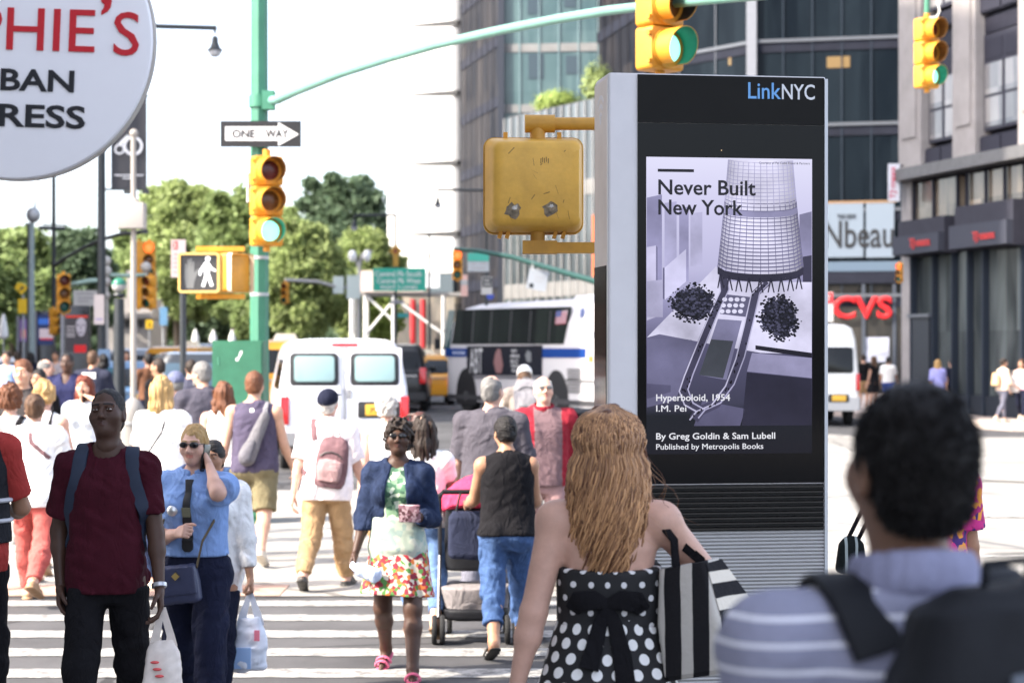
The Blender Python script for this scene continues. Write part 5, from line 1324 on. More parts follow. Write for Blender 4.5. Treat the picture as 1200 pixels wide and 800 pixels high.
# one way sign on the pole
ow = thing('one_way_sign', 'black one way sign with a white arrow pointing right on the green pole', 'sign', P(305, 157, 23.1))
a, c = P(258.5, 172.5, 23.1), P(353, 142, 23.1); b = MB(); b.span((a.x, 23.08, a.z), (c.x, 23.1, c.z)); b.build('sign_plate', mat('sign_black', (.012, .012, .014), .5), ow, world=True)
b = MB(); wpt = [P(x, y, 23.077) for x, y in ((264, 148.5), (326, 148.5), (326, 143.5), (350, 157.5), (326, 171), (326, 165), (264, 165))][::-1]; b.loft([[p for p in wpt], [p - Vector((0, .003, 0)) for p in wpt]]); b.build('arrow', mat('sign_face_white', (.62, .62, .62), .5), ow, world=True)
for s_, x0, x1_ in (('ONE', 272, 299), ('WAY', 311, 338)):
    text('sign_lettering', s_, _MC['sign_black'], ow, P(x0, 161.8, 23.072), KU, Z3, w_=(x1_ - x0) / FPX * 23.07, h_=10 / FPX * 23.07, bold=.04, world=True)
signal('three lamp yellow signal on the green pole showing green', P(313, 183, 22.85), rad(24), 'green', 1.0, detail=True)
b = MB(); t2 = thing('parking_sign', 'narrow white sign seen edge-on on the left of the green pole', 'sign', P(292, 220, 23.0)); b.box((0, 0, 0), (.05, .02, .34), Matrix.Rotation(rad(35), 3, 'Z')); b.build('sign_plate', mat('sign_white_old', (.6, .58, .58), .6), t2)

# pedestrian signals
def ped_signal_back(label, c, w_, h_):
    t = thing('pedestrian_signal', label, 'pedestrian signal', c)
    b = MB(); rings = []
    for ins, y, sh in ((0, .02, 0), (0, -.045, 0), (.010, -.075, .006), (.020, -.125, .012), (.032, -.150, .014), (.06, -.158, .014)):
        rings.append([Vector((x + sh, y, z)) for x, z in rrect(w_ - 2 * ins, h_ - 2 * ins, max(.045 - ins * .3, .02), 6)])
    b.loft(rings); hs = b.build('housing', mat('ped_yellow', (.66, .37, .06), .45, spec=.45, var=.14, vscale=7, bump=.15, bscale=25), t, 50)
    b = MB(); b.loft([[Vector((x, y, z)) for x, z in rrect(w_ + .016, h_ + .016, .05, 6)] for y in (.0, .05)]); b.build('door_rim', mat('rim_yellow', (.52, .28, .03), .5, var=.2, vscale=8), t, 50)
    st = mat('torn_sticker', (.20, .155, .10), .8, var=.7, vscale=40); sg = mat('scratch', (.16, .10, .04), .8)
    rs = np.random.default_rng(2)
    for cx, cz, sw, s2 in ((-.095, -.125, .034, .036), (.07, -.118, .034, .03)):
        b = MB(); pol = [(sw * (1 + .35 * rs.uniform(-1, 1)) * math.cos(a), s2 * (1 + .35 * rs.uniform(-1, 1)) * math.sin(a)) for a in np.linspace(0, 6.28, 15)[:-1]]; b.prism(pol, (cx, -.1585, cz), KU, Z3, .001, KN); b.build('torn_sticker', st, hs, 0)
        b = MB(); pol = [(sw * .4 * (1 + .5 * rs.uniform(-1, 1)) * math.cos(a), s2 * .3 * (1 + .5 * rs.uniform(-1, 1)) * math.sin(a)) for a in np.linspace(0, 6.28, 12)[:-1]]; b.prism(pol, (cx + .012, -.1598, cz + .012), KU, Z3, .0008, KN); b.build('sticker_shred', mat('silver_shred', (.5, .47, .42), .5, var=.5, vscale=60), hs, 0)
    for _ in range(16):
        x, z, l, a = rs.uniform(-.14, .17), rs.uniform(-.16, .16), rs.uniform(.004, .02), rs.uniform(0, 3.14); b = MB(); b.prism([(l * math.cos(a) + .0018 * math.sin(a), l * math.sin(a) - .0018 * math.cos(a)), (l * math.cos(a), l * math.sin(a) + .002), (-l * math.cos(a), -l * math.sin(a)), (-l * math.cos(a) + .002, -l * math.sin(a) - .002)][::-1], (x, -.1584, z), KU, Z3, .0006, KN); b.build('paint_chip', sg, hs, 0)
    for k, (x, z) in enumerate(((.0, .105), (.008, .11), (-.009, .108), (.017, .104), (-.017, .103))):
        b = MB(); b.prism([(-.0016, -.012), (.0016, -.014), (.0016, .009), (-.0016, .011)], (x + .05, -.1584, z), KU, Z3, .0006, KN); b.build('paint_chip', sg, hs, 0)
    for x in (-.155, -.12, .10, .14): b = MB(); b.box((x, -.03, -h_ / 2 - .012), (.018, .05, .035), Matrix.Rotation(.3, 3, 'Y')); b.build('latch', yel, t)
    for x in (-.13, .12): b = MB(); b.box((x, -.02, h_ / 2 + .014), (.02, .03, .03)); b.build('latch', yel, t)
    for sg_ in (1, -1):
        z = sg_ * (h_ / 2 + .05); b = MB()
        if sg_ > 0:
            b.cyl((.02, -.02, h_ / 2 - .005), (.02, -.02, z + .02), .036); b.cyl((-.04, -.02, z + .02), (.10, -.02, z + .02), .042); b.cyl((.10, -.02, z + .02), (.62, -.02, z + .02), .030)
        else:
            b.cyl((.02, -.02, -h_ / 2 + .005), (.02, -.02, z), .034); b.box((.03, -.02, z - .02), (.16, .09, .06)); b.box((.32, -.02, z - .022), (.6, .06, .05))
        b.build('mount_arm', mat('arm_ochre', (.50, .25, .03), .5, var=.2, vscale=10), t, 45)
    return t
ped_signal_back('large yellow pedestrian signal box seen from behind with torn stickers', P(625, 218, 9.3), .452, .436)
t = thing('signal_post', 'post hidden behind the kiosk that carries the yellow signal box', 'pole', (PX(625, 9.3) + .64, 9.28, .15)); b = MB(); b.cyl((0, 0, 0), (0, 0, 3.02), .055); b.build('shaft', grn, t)
# walk signal facing us on the green pole
wk = thing('pedestrian_signal', 'lit walk signal with white walking figure and grey hand', 'pedestrian signal', P(235, 320, 21.9))
b = MB(); rslab(b, (0, .12, 0), KU, Z3, KN, .455, .44, .2, .04, .02); b.build('housing', yel, wk)
b = MB(); [b.loft([[Vector((x, y, z)) for x, z in rrect(.455, .44, .04)], [Vector((x, y - .05, z)) for x, z in rrect(.455, .44, .04)], [Vector((x, y - .05, z)) for x, z in rrect(.405, .39, .02)], [Vector((x, y, z)) for x, z in rrect(.405, .39, .02)]], cap=False) for y in (-.08,)]; b.build('frame', mat('frame_yellow', (.62, .40, .12), .5), wk)
b = MB(); b.span((-.2, -.092, -.195), (.2, -.082, .195)); b.build('screen', mat('ped_screen', (.02, .02, .021), .6, emit=(.08, .078, .085), estr=.8 / EXPO), wk)  # dark screen tone lifted by a faint added glow
hm = mat('hand_glow', (.08, .08, .08), .7, emit=(.36, .36, .36), estr=.6 / EXPO); wl = mat('walker_lit', (.8, .8, .8), .5, emit=(.9, .95, 1), estr=1.1 / EXPO)  # the unlit hand's grey comes from a faint added glow
hand = [(-.05, -.17), (.035, -.17), (.045, -.10), (.075, -.02), (.098, .03), (.085, .045), (.06, .02), (.045, .0), (.04, .12), (.025, .125), (.018, .03), (.012, .155), (-.006, .157), (-.010, .035), (-.016, .145), (-.034, .143), (-.036, .03), (-.045, .10), (-.062, .098), (-.068, -.05)]
b = MB(); b.prism([(x * .95 - .095, z) for x, z in hand], (0, -.0925, 0), KU, Z3, .003, KN); b.build('hand_symbol', hm, wk, 0)
walker = [(.0, .125), (.035, .115), (.07, .06), (.115, .03), (.108, .012), (.055, .035), (.042, .05), (.042, -.01), (.055, -.05), (.085, -.14), (.055, -.15), (.02, -.055), (-.015, -.155), (-.045, -.145), (-.012, -.04), (-.01, .04), (-.035, .01), (-.05, .0), (-.052, -.03), (-.072, -.028), (-.068, .03), (-.03, .085)]
b = MB(); b.prism([(x + .07, z) for x, z in walker][::-1], (0, -.0925, 0), KU, Z3, .003, KN); b.prism(circle(.028, 14, .095, .155), (0, -.0925, 0), KU, Z3, .003, KN); b.build('walking_figure', wl, wk, 0)
for py in (291, 347): b = MB(); a = P(226, py, 22); b.box(((PX(228, 22) + PX(293, 22.6)) / 2, 22.15, PZ(py, 22)), (PX(293, 22.6) - PX(228, 22), .08, .055)); b.build('mount_arm', yel, wk, world=True)
pb = thing('pedestrian_signal', 'second yellow pedestrian signal beside the green pole, turned away with its open visor showing', 'pedestrian signal', P(273, 320, 22.6), rad(60))
b = MB(); rslab(b, (0, .12, 0), KU, Z3, KN, .42, .44, .2, .04, .02); b.build('housing', yel, pb); b = MB(); b.loft([[Vector((x, y, z)) for x, z in rrect(.42, .44, .04)] for y in (-.08, -.14)], cap=False); b.build('frame', mat('frame_cream', (.7, .6, .45), .5), pb)
# hanging signal top right, near signal over the kiosk
signal('sunlit yellow signal showing green hung at the top right', P(1087, 22, 29.5), rad(33), 'green', 1.0)
wr = thing('span_wire', 'green hanger pipe and cable holding the top right signal', 'bracket', P(1086, 10, 29.5)); b = MB(); b.cyl(P(1086, 21, 29.52), P(1087, -20, 29.52), .04); b.build('hanger', grn, wr, world=True)
b = MB(); b.tube([P(1086, 20, 29.5), P(1092, 21, 29.48), P(1098, 20, 29.46), (P(1101, 14, 29.45)), P(1099, -2, 29.45), P(1096, -20, 29.45)], .015, 6); b.build('cable', mat('cable_white', (.6, .6, .58), .5), wr, world=True)
b = MB(); b.tube([P(1086, -20, 29.52), P(1180, -40, 27), P(1400, -60, 22)], .05, 8); b.build('arm', grn, wr, world=True)
signal('large yellow signal lit green just above the kiosk top', P(775, -70, 15.7), rad(38), 'green', 1.0, visor_dark=True)

# ------------------------------------------------------------------ round shop sign, upper left
sd = 6.0; rs_ = thing('round_shop_sign', 'large white round shop sign with red and black lettering at the top left', 'sign', P(22, 50, sd), rad(-3))
R_ = 161 / FPX * sd
b = MB(); b.lathe([(R_ - .012, -.03), (R_ - .004, -.028), (R_, -.02), (R_, .010), (R_ - .01, .014)], (0, 0, 0), (0, 1, 0), 96); b.build('sign_disc', mat('sign_lavender_white', (.83, .80, .82), .45, var=.03, vscale=2), rs_, 30)
b = MB(); b.lathe([(R_ + .004, -.018), (R_ + .004, .014), (R_ - .02, .018), (R_ - .02, -.012)], (0, 0, 0), (0, 1, 0), 96); b.build('rim', mat('rim_beige', (.42, .38, .34), .5), rs_, 30)
sc6 = sd / FPX; tu = Vector((math.cos(rad(-2.3)), 0, math.sin(rad(-2.3)))); tv = Vector((math.sin(rad(2.3)), 0, math.cos(rad(2.3))))
red_s = mat('sign_red', (.55, .012, .022), .5); blk_s = mat('sign_ink', (.010, .010, .014), .5)
def st(s_, x0, yb, x1_, hh, m, bold): text('sign_lettering', s_, m, rs_, ((x0 - 22) * sc6, -.031, (50 - yb) * sc6), tu, tv, w_=(x1_ - x0) * sc6, h_=hh * sc6, bold=bold, proud=.004)
st('PHIE', -28, 58.5, 115, 49, red_s, .004); st('S', 137, 68, 167, 51, red_s, .004); st('SO', -150, 54, -37, 51, red_s, .004); st('’', 122, 21, 135, 26, red_s, .02)
st('CUBAN', -62, 105, 91, 26, blk_s, .028); st('EXPRESS', -88, 146, 104, 27, blk_s, .028)
b = MB(); b.cyl((-R_ - .3, .03, 0), (-R_ + .02, .03, 0), .025); b.build('bracket', mat('bracket_grey', (.2, .2, .2), .5), rs_)

# ------------------------------------------------------------------ left background street furniture
def pole(name, label, px, d, ytop, r0, r1, m, cat='pole', base=True, group=None):
    x = PX(px, d); t = thing(name, label, cat, (x, d, gz(x, d)), 0, group); h = PZ(ytop, d) - gz(x, d)
    b = MB(); b.tube([(0, 0, 0), (0, 0, h)], [r0, r1], 10)
    if base: b.lathe([(r0 * 2, 0), (r0 * 2, .3), (r0 * 1.4, .5), (r0, .7)], (0, 0, 0), seg=12)
    b.build('shaft', m, t); return t, x, h
def lamp_arm(t, pts, rr, m): b = MB(); b.tube(pts, rr, 8); return b.build('arm', m, t, 60, world=True)
def bell_lamp(t, c, k, m):
    b = MB(); b.cyl(c + Vector((0, 0, .16 * k)), c + Vector((0, 0, -.06 * k)), .05 * k); b.lathe([(.03, 0), (.10, .05), (.12, .12), (.13, .28), (.20, .46), (.28, .52), (.30, .58)], (0, 0, 0), seg=16)
    b.V = [(v if i < 32 else (c.x + v[0] * k, c.y + v[1] * k, c.z - .12 * k - v[2] * k)) for i, v in enumerate(b.V)]
    b.build('lamp_shade', m, t, world=True); b = MB(); b.ball(c + Vector((0, 0, -.72 * k)), (.25 * k, .25 * k, .22 * k), 14, 8); b.build('lamp_globe', mat('lamp_glass', (.62, .63, .66), .15, trans=.3), t, world=True)
t, x, h = pole('street_lamp', 'tall black street lamp with long arm reaching right from behind the round sign', 119, 46, 22, .11, .08, blkp, 'street lamp')
lamp_arm(t, [P(119, 24, 46), P(150, 28, 46), P(185, 31, 46), P(254, 33, 46)], .06, blkp); bell_lamp(t, P(252, 38, 46), .62, blkp)
# banner with ring emblem
bn = thing('street_banner', 'black hanging banner with a white ring emblem on the black lamp post', 'banner', P(151, 168, 46.1)); a, c = P(130, 221, 46.1), P(172, 112, 46.1)
bn_m = mat('banner_black', (.035, .035, .042), .7)
b = MB(); n = 12; b.loft([[Vector((a.x + (c.x - a.x) * i / n, 46.1 + .04 * math.sin(i * .8), z)) for i in range(n + 1)] + [Vector((a.x + (c.x - a.x) * i / n, 46.115 + .04 * math.sin(i * .8), z)) for i in range(n, -1, -1)] for z in (a.z, c.z)]); b.build('cloth', bn_m, bn, world=True)
wht = mat('emblem_white', (.62, .62, .64), .6)
def ringm(cx, cy, r0, r1, nm='emblem_ring'):
    b = MB(); q = 28; V = [P(cx + r * math.cos(a), cy + r * math.sin(a), 46.03) for a in np.linspace(0, 2 * math.pi, q + 1)[:-1] for r in (r0, r1)]; b.add(V, [[2 * i, 2 * i + 1, (2 * i + 3) % (2 * q), (2 * i + 2) % (2 * q)] for i in range(q)]); b.build(nm, wht, bn, 0, world=True)
ringm(156, 171, 8.5, 11.5); ringm(140, 175, 4.2, 6.0)
b = MB(); b.add([P(x_, y_, 46.025) for x_, y_ in ((138, 169), (141, 171), (152, 160), (149, 158))], [[0, 1, 2, 3]]); b.build('emblem_stroke', wht, bn, 0, world=True)
for y0, x0, x1_ in ((206, 134, 168), (209.5, 144, 155)): b = MB(); b.add([P(x_, y_, 46.025) for x_, y_ in ((x0, y0), (x1_, y0), (x1_, y0 - 1.2), (x0, y0 - 1.2))], [[0, 1, 2, 3]]); b.build('small_print_bar', wht, bn, 0, world=True)
for py in (112, 222): b = MB(); b.cyl(P(119, py, 46.1), P(174, py, 46.1), .025, seg=8); b.build('rod', blkp, bn, world=True)
# beige pole with box
t, x, h = pole('camera_pole', 'slim beige pole with white equipment box and ball top', 156.5, 33, 160, .052, .045, beige)
b = MB(); b.ball(P(157, 156.5, 33), .075, 12, 8); b.build('finial', beige, t, world=True)
b = MB(); c = P(157, 253, 33); rslab(b, c + Vector((-.03, .13, 0)), KU, Z3, KN, .44, .43, .30, .015, .01); b.build('equipment_box', mat('box_cream', (.32, .29, .265), .5), t, world=True)
b = MB(); b.lathe([(.05, 0), (.1, -.06), (.14, -.12)], P(157, 232, 33), seg=12); b.build('box_neck', beige, t, world=True)
for i, py in enumerate((243, 252, 262)): b = MB(); c = P(141, py, 32.95); b.cyl(c, c + Vector((-.06, 0, 0)), .03, seg=8); b.build('cable_gland', galv, t, world=True)
for sx in (-1, 1): b = MB(); c = P(157 + sx * 12, 272, 33); b.box(c, (.12, .08, .05)); b.build('sensor', blkp, t, world=True)
for sx in (-1, 1): b = MB(); c = P(157 + sx * 11 + 3, 225, 33.2); b.box(c, (.1, .12, .06)); b.build('sensor', blkp, t, world=True)
bo = thing('stone_bollard', 'pale grey domed utility cover standing at the foot of the beige pole', 'bollard', (PX(156, 32), 32, gz(-6, 32))); b = MB(); hh = PZ(466, 32) - gz(-6, 32)
b.lathe([(.20, 0), (.20, hh * .7), (.17, hh * .86), (.09, hh * .97), (.02, hh)], (0, 0, 0), seg=16); b.build('cover', mat('bollard_grey', (.22, .21, .20), .8, var=.1), bo); b = MB(); b.lathe([(.215, hh * .62), (.215, hh * .66)], (0, 0, 0), seg=16); b.build('band', galv, bo)
# dark poles and mast arm with red signal
t, x, h = pole('lamp_post', 'thin black post with a small crossbar beneath the round sign', 63, 60, 150, .07, .055, blkp); b = MB(); b.cyl(P(46, 267, 60), P(77, 268, 60), .06, seg=8); b.build('crossbar', blkp, t, world=True); b = MB(); b.cyl(P(50, 263, 60), P(78, 264, 60), .025, seg=6); b.build('wire_bar', blkp, t, world=True)
lamp_arm(t, [P(63, 312, 60), P(75, 303, 59), P(95, 292, 57), (P(118, 281, 55)), P(140, 275, 53), P(172, 271, 51)], .055, blkp)
signal('yellow signal lit red hanging from the dark curved arm', P(175, 283, 51), rad(4), 'red', .9, detail=False)
signal('dark yellow signal seen from behind beside the red signal', P(163, 283, 51.5), rad(170), None, .85, detail=False)
t, x, h = pole('camera_mast', 'grey green mast with domed camera on top at the far left', 37, 55, 262, .10, .075, mat('grey_green', (.22, .27, .27), .5)); c = P(39, 252, 55); b = MB(); b.ball(c, (.2, .2, .22), 12, 8); b.tube([c, c + Vector((.06, 0, .3)), c + Vector((.02, 0, .42))], [.06, .03, .02], 6); b.cyl(P(30, 262, 55), P(40, 262, 55), .03, seg=6); b.build('camera_dome', galv, t, world=True)
t2, x2, h2 = pole('side_post', 'thin dark post standing close to the grey green mast', 33.5, 56, 262, .05, .045, blkp)
# light green mast arm with yellow signals
t, x, h = pole('mast_pole', 'pale pole with ornate fittings and a long light green mast arm to both sides', 124, 50, 306, .09, .06, mat('pale_cream', (.36, .345, .32), .5)); 
for py, r_ in ((306, .14), (318, .16), (330, .14), (346, .12)): b = MB(); b.ball(P(124, py, 50), r_, 10, 6); b.build('fitting', _MC['pale_cream'], t, world=True)
mint = mat('mint_paint', (.22, .32, .28), .5)
lamp_arm(t, [P(124, 328, 50), P(105, 329, 50), P(80, 334, 50)], .06, mint); lamp_arm(t, [P(124, 322, 50), P(150, 323, 50), P(172, 322, 50)], .05, mint)
b = MB(); b.ball(P(171, 313, 50), .14, 10, 6); b.cyl(P(171, 316, 50), P(171, 324, 50), .05, seg=8); b.build('sensor_ball', _MC['pale_cream'], t, world=True)
signal('orange yellow signal hanging at the left end of the light green arm', P(74.5, 321, 49.8), rad(20), None, .95, detail=False)
signal('bright yellow signal at the right end of the light green arm', P(176, 323, 49.8), rad(-25), None, .8, detail=False); signal('orange signal beside the bright yellow one seen partly from behind', P(163, 323, 50.3), rad(150), None, .8, detail=False)
signal('small yellow signal head on the far post between two lit panels', P(63, 361, 58), rad(70), None, .75, detail=False)
# subway globe
t, x, h = pole('subway_lamp', 'black post carrying a green and white globe lamp', 139.5, 40, 350, .14, .10, blkp, 'lamp'); gc = P(139.5, 334, 40); b = MB(); hm_ = [(.15 * math.cos(a), .15 * math.sin(a)) for a in np.linspace(0, 1.57, 8)]; b.lathe([(r, z) for r, z in hm_], gc, seg=20); b.build('upper_globe', mat('globe_green', (.02, .14, .09), .3), t, world=True); b = MB(); b.lathe([(r, -z) for r, z in hm_], gc - Vector((0, 0, .002)), seg=20); b.build('lower_globe', mat('globe_milk', (.40, .38, .36), .3), t, world=True); b = MB(); b.lathe([(.08, 0), (.13, .05), (.11, .1)], P(139.5, 349, 40), seg=14); b.build('post_cap', blkp, t, world=True)
# paper notices, signs
def plate(name, label, px0, py0, px1, py1, d, m, cat='sign', th=.03): t = thing(name, label, cat, P((px0 + px1) / 2, py1, d)); a, c = P(px0, py1, d), P(px1, py0, d); b = MB(); b.span((a.x, d, a.z), (c.x, d + th, c.z)); b.build('sign_plate', m, t, world=True); return t
def lines(t, m, d, rows, proud=.004):
    for x0, x1_, y in rows: b = MB(); a, c = P(x0, y + .9, d), P(x1_, y - .9, d); b.span((a.x, d - proud, a.z), (c.x, d - .0005, c.z)); b.build('print_line', m, t, world=True)
sw_ = mat('sign_white_weathered', (.38, .37, .355), .6, var=.06); gp = mat('print_grey', (.25, .24, .25), .7)
t = plate('street_notice', 'wide white notice board with faint print behind the lamp post', 86, 340, 116, 358, 52, sw_); lines(t, gp, 52, [(89, 110, 344), (91, 113, 349), (91, 104, 353)])
t = plate('paper_notice', 'pale paper notice wrapped on the black lamp post', 110, 345, 122, 380, 45.7, mat('paper_pink', (.42, .36, .345), .7)); lines(t, mat('print_violet', (.2, .17, .35), .7), 45.7, [(112, 120, 374)])
t, x, h = pole('bus_stop_post', 'plain black post with a tall white and red stop sign left of the walk signal', 214.5, 34, 284, .06, .055, blkp); a, c = P(201, 325, 33.9), P(218, 281, 33.9)
b = MB(); b.span((a.x, 33.85, a.z), (c.x, 33.88, c.z)); pl_ = b.build('sign_plate', mat('stop_sign_pink', (.38, .31, .31), .6), t, world=True); b = MB(); b.span((P(202, 0, 33.8).x, 33.845, PZ(292, 33.84)), (P(207.5, 0, 33.8).x, 33.8495, PZ(282.5, 33.84))); b.build('red_square', mat('stop_red', (.45, .03, .03), .6), t, world=True)
text('sign_lettering', '3', sw_, t, P(203, 291, 33.844), KU, Z3, w_=3.4 / FPX * 33.8, h_=7.2 / FPX * 33.8, bold=.02, world=True); 
for y_ in (298, 303, 308, 313, 319): b = MB(); a, c = P(203, y_ + .7, 33.84), P(216, y_ - .7, 33.84); b.span((a.x, 33.846, a.z), (c.x, 33.8495, c.z)); b.build('print_line', mat('print_red', (.42, .18, .18), .7), t, world=True)
ws = thing('warning_sign', 'bright yellow diamond warning sign above a yellow panel at the far left', 'sign', P(25, 370, 57)); ym = mat('warning_yellow', (.72, .45, .005), .5)
b = MB(); q = [P(25 + dx, 338 + dy, 57) for dx, dy in ((-8, -1), (0, 7.5), (8, -1), (2, -6), (-4, -7))]; b.loft([q, [p + Vector((0, .03, 0)) for p in q]]); b.build('diamond', ym, ws, world=True); b = MB(); a, c = P(21, 367, 57), P(32, 350, 57); b.span((a.x, 57, a.z), (c.x, 57.03, c.z)); b.build('panel', ym, ws, world=True); b = MB(); b.cyl(P(27, 345, 57.08), (PX(27, 57.08), 57.08, gz(-14, 57)), .03, seg=8); b.build('post', galv, ws, world=True)
b = MB(); q = [P(25 + dx, 337 + dy, 56.99) for dx, dy in ((-3, 3), (0, 0), (-1, -1), (3, -2), (2, 3), (1, 1), (-2, 4))]; b.loft([q, [p + Vector((0, .005, 0)) for p in q]]); b.build('arrow', blkp, ws, world=True)
# far kiosks
def far_kiosk(label, x0, x1_, y0, d, parts, side=True):
    a = P(x0, 405, d); X0, X1 = PX(x0, d), PX(x1_, d); zg = gz(X0, d); zt = PZ(y0, d); t = thing('information_kiosk', label, 'kiosk', (X0, d, zg), 0)
    b = MB(); rslab(b, ((X0 + X1) / 2, d + .28, (zg + zt) / 2), KU, Z3, KN, X1 - X0, zt - zg, .28, .02, .01); b.build('casing', mat('far_black', (.015, .015, .018), .2), t, world=True)
    if side: b = MB(); b.span((X0 - .09, d + .0, zg), (X0 - .002, d + .27, zt)); b.build('side_panel', mat('far_silver', (.25, .25, .27), .5), t, world=True)
    for nm, px0, py0, px1, py1, col, l in parts:
        b = MB(); a, c = P(px0, py1, d), P(px1, py0, d); b.span((a.x, d - .004 - l * .004, a.z), (c.x, d - .0005 - l * .003, c.z)); b.build(nm, E('scr_%d_%d_%d' % col, *col), t, world=True)
    return t
fk = far_kiosk('far black kiosk with a red and grey portrait poster', 75, 104, 358, 52, [('poster_screen', 77, 370, 103, 412, (66, 64, 72), 0), ('red_band', 77, 369.5, 103, 372, (214, 60, 45), 1), ('red_band', 87, 404, 101, 413, (205, 40, 48), 1)] + [('caption_line', 78, y, 88, y + 1.6, (170, 165, 175), 1) for y in (382, 386, 390, 393)])
b = MB(); q = [P(95 + 6.5 * math.cos(a) * (1 if math.sin(a) > 0 else .85), 383 - 11 * math.sin(a), 51.985) for a in np.linspace(0, 6.28, 20)[:-1]]; b.loft([q[::-1], [p - Vector((0, .003, 0)) for p in q[::-1]]]); b.build('portrait_face', E('face_grey', 176, 170, 186), fk, 0, world=True)
for x0, y0, x1_, y1 in ((89, 380, 93, 381.5), (97, 380, 100, 381.5), (92, 389, 97, 390.5), (94, 381, 95, 386)): b = MB(); a, c = P(x0, y1, 51.98), P(x1_, y0, 51.98); b.span((a.x, 51.978, a.z), (c.x, 51.981, c.z)); b.build('portrait_feature', E('face_dark', 84, 80, 96), fk, world=True)
far_kiosk('far blue kiosk with a white ticket poster left of the portrait kiosk', 43, 62, 364, 58, [('poster_screen', 44, 368, 62, 404, (38, 52, 96), 0), ('blue_panel', 45, 373, 59, 380, (56, 104, 196), 1), ('ticket', 46, 385, 63 - .5, 396, (190, 176, 190), 1), ('red_band', 47, 396, 62, 398, (190, 50, 70), 1)])
far_kiosk('farthest purple lit kiosk behind the yellow warning sign', 22.5, 32, 370, 66, [('poster_screen', 23.5, 374, 31, 400, (112, 92, 150), 0), ('poster_blotch', 25, 386, 30, 396, (200, 130, 110), 1)])
# monument
mo = thing('stone_monument', 'grey stone monument base with stepped plinth behind the beige pole', 'monument', (PX(165, 118), 118, .3)); ms = mat('grey_stone', (.30, .28, .27), .85, var=.15, vscale=1.5, bump=.2)
for nm, x0, x1_, y0, y1, dd in (('pylon', 153, 180, 318, 372, 1.2), ('shoulder', 147, 184, 350, 372, 1.6), ('cornice', 128, 188, 368, 374, 3.0), ('plinth', 132, 186, 374, 402, 2.6)):
    b = MB(); a, c = P(x0, y1, 118), P(x1_, y0, 118); b.span((a.x, 118 - dd, a.z if nm != 'plinth' else .3), (c.x, 118 + dd, c.z)); b.build(nm, ms, mo, world=True)
for x0 in (146, 162, 172): b = MB(); a, c = P(x0, 384, 115.3), P(x0 + 6, 375, 115.3); b.span((a.x, 115.37, a.z), (c.x, 115.41, c.z)); b.build('niche', mat('niche_dark', (.06, .06, .06), .9), mo, world=True)
b = MB(); b.loft([[P(155, 318, 118), P(178, 318, 118), P(178, 318, 120), P(155, 318, 120)], [P(163, 300, 118.6), P(170, 300, 118.6), P(170, 300, 119.4), P(163, 300, 119.4)]]); b.build('cap', ms, mo, world=True)
t = plate('arrow_sign', 'small yellow arrow sign in front of the grey monument', 171, 375, 179, 385, 90, ym); b = MB(); q = [P(x_, y_, 89.99) for x_, y_ in ((173, 377), (174.5, 376.5), (177, 380), (174.5, 383.5), (173, 383), (175, 380))][::-1]; b.loft([q, [p - Vector((0, .01, 0)) for p in q]]); b.build('chevron', blkp, t, world=True); b = MB(); b.cyl((PX(175, 90.05), 90.05, .2), P(175, 385, 90.05), .03, seg=6); b.build('post', galv, t, world=True)
t = plate('blue_banner', 'pale blue hanging banner right of the monument', 187, 360, 196, 381, 100, mat('banner_blue', (.10, .22, .36), .6), 'banner'); b = MB(); b.cyl((PX(191, 100.1), 100.1, .3), P(191, 356, 100.1), .05, seg=6); b.build('post', galv, t, world=True)
t = plate('parking_sign', 'dark blue parking sign with white letter at street level on the left', 115, 409, 129, 428, 42, mat('parking_blue', (.05, .09, .16), .5)); text('sign_lettering', 'P', sw_, t, P(119.5, 424, 41.99), KU, Z3, w_=6 / FPX * 42, h_=9 / FPX * 42, bold=.01, world=True)
# folded white parasols along the park edge
for i, (x_, y0, y1) in enumerate(((229, 385, 402), (250, 386, 400), (272, 386, 402), (4, 367, 394))):
    d_ = 84 if i < 3 else 70; t = thing('folded_parasol', ['narrow folded white parasol left of the three by the dark cars', 'short folded white parasol in the middle above the dark car', 'folded white parasol nearest the green cabinet', 'tall white folded parasol at the left picture edge'][i], 'parasol', (PX(x_, d_), d_, gz(PX(x_, d_), d_)), 0, 'folded white parasols')
    b = MB(); zt = PZ(y0, d_) - t.location.z; zb = PZ(y1, d_) - t.location.z; b.lathe([(.05, zb - .1), (.17, zb), (.14, zb + (zt - zb) * .4), (.06, zt - .1), (.015, zt)], (0, 0, 0), seg=10); b.build('canopy', mat('parasol_white', (.75, .74, .72), .7), t); b = MB(); b.cyl((0, 0, 0), (0, 0, zb), .025, seg=6); b.build('pole', galv, t)

# ------------------------------------------------------------------ centre background furniture
t, x, h = pole('twin_street_lamp', 'cream twin-globe street lamp with control boxes behind the van', 420, 80, 330, .10, .08, _MC['pale_cream'], 'street lamp')
b = MB(); b.tube([P(420, 335, 80), P(421, 312, 80), P(424, 300, 80), P(430, 294, 80), P(436, 296, 80)], .07, 8); b.tube([P(420, 314, 80), P(417, 302, 80), P(414, 297, 80)], .05, 8); b.build('arm', _MC['pale_cream'], t, 60, world=True)
for x_, y_ in ((413, 300), (430, 300)): b = MB(); b.ball(P(x_, y_, 80), (.17, .17, .24), 12, 8); b.build('lamp_globe', mat('globe_white', (.75, .75, .73), .3), t, world=True)
for x0, x1_, y0, y1 in ((391, 403, 324, 344), (407, 422, 323, 350)): b = MB(); a, c = P(x0, y1, 79.8), P(x1_, y0, 79.8); b.span((a.x, 79.5, a.z), (c.x, 79.85, c.z)); b.build('control_box', mat('box_pale_mint', (.55, .62, .58), .5), t, world=True)
lamp_arm(t, [P(418, 336, 80), P(404, 337, 79.8), P(390, 335, 79.5), P(372, 330, 79), P(334, 328, 78.5)], .07, _MC['pale_cream'])
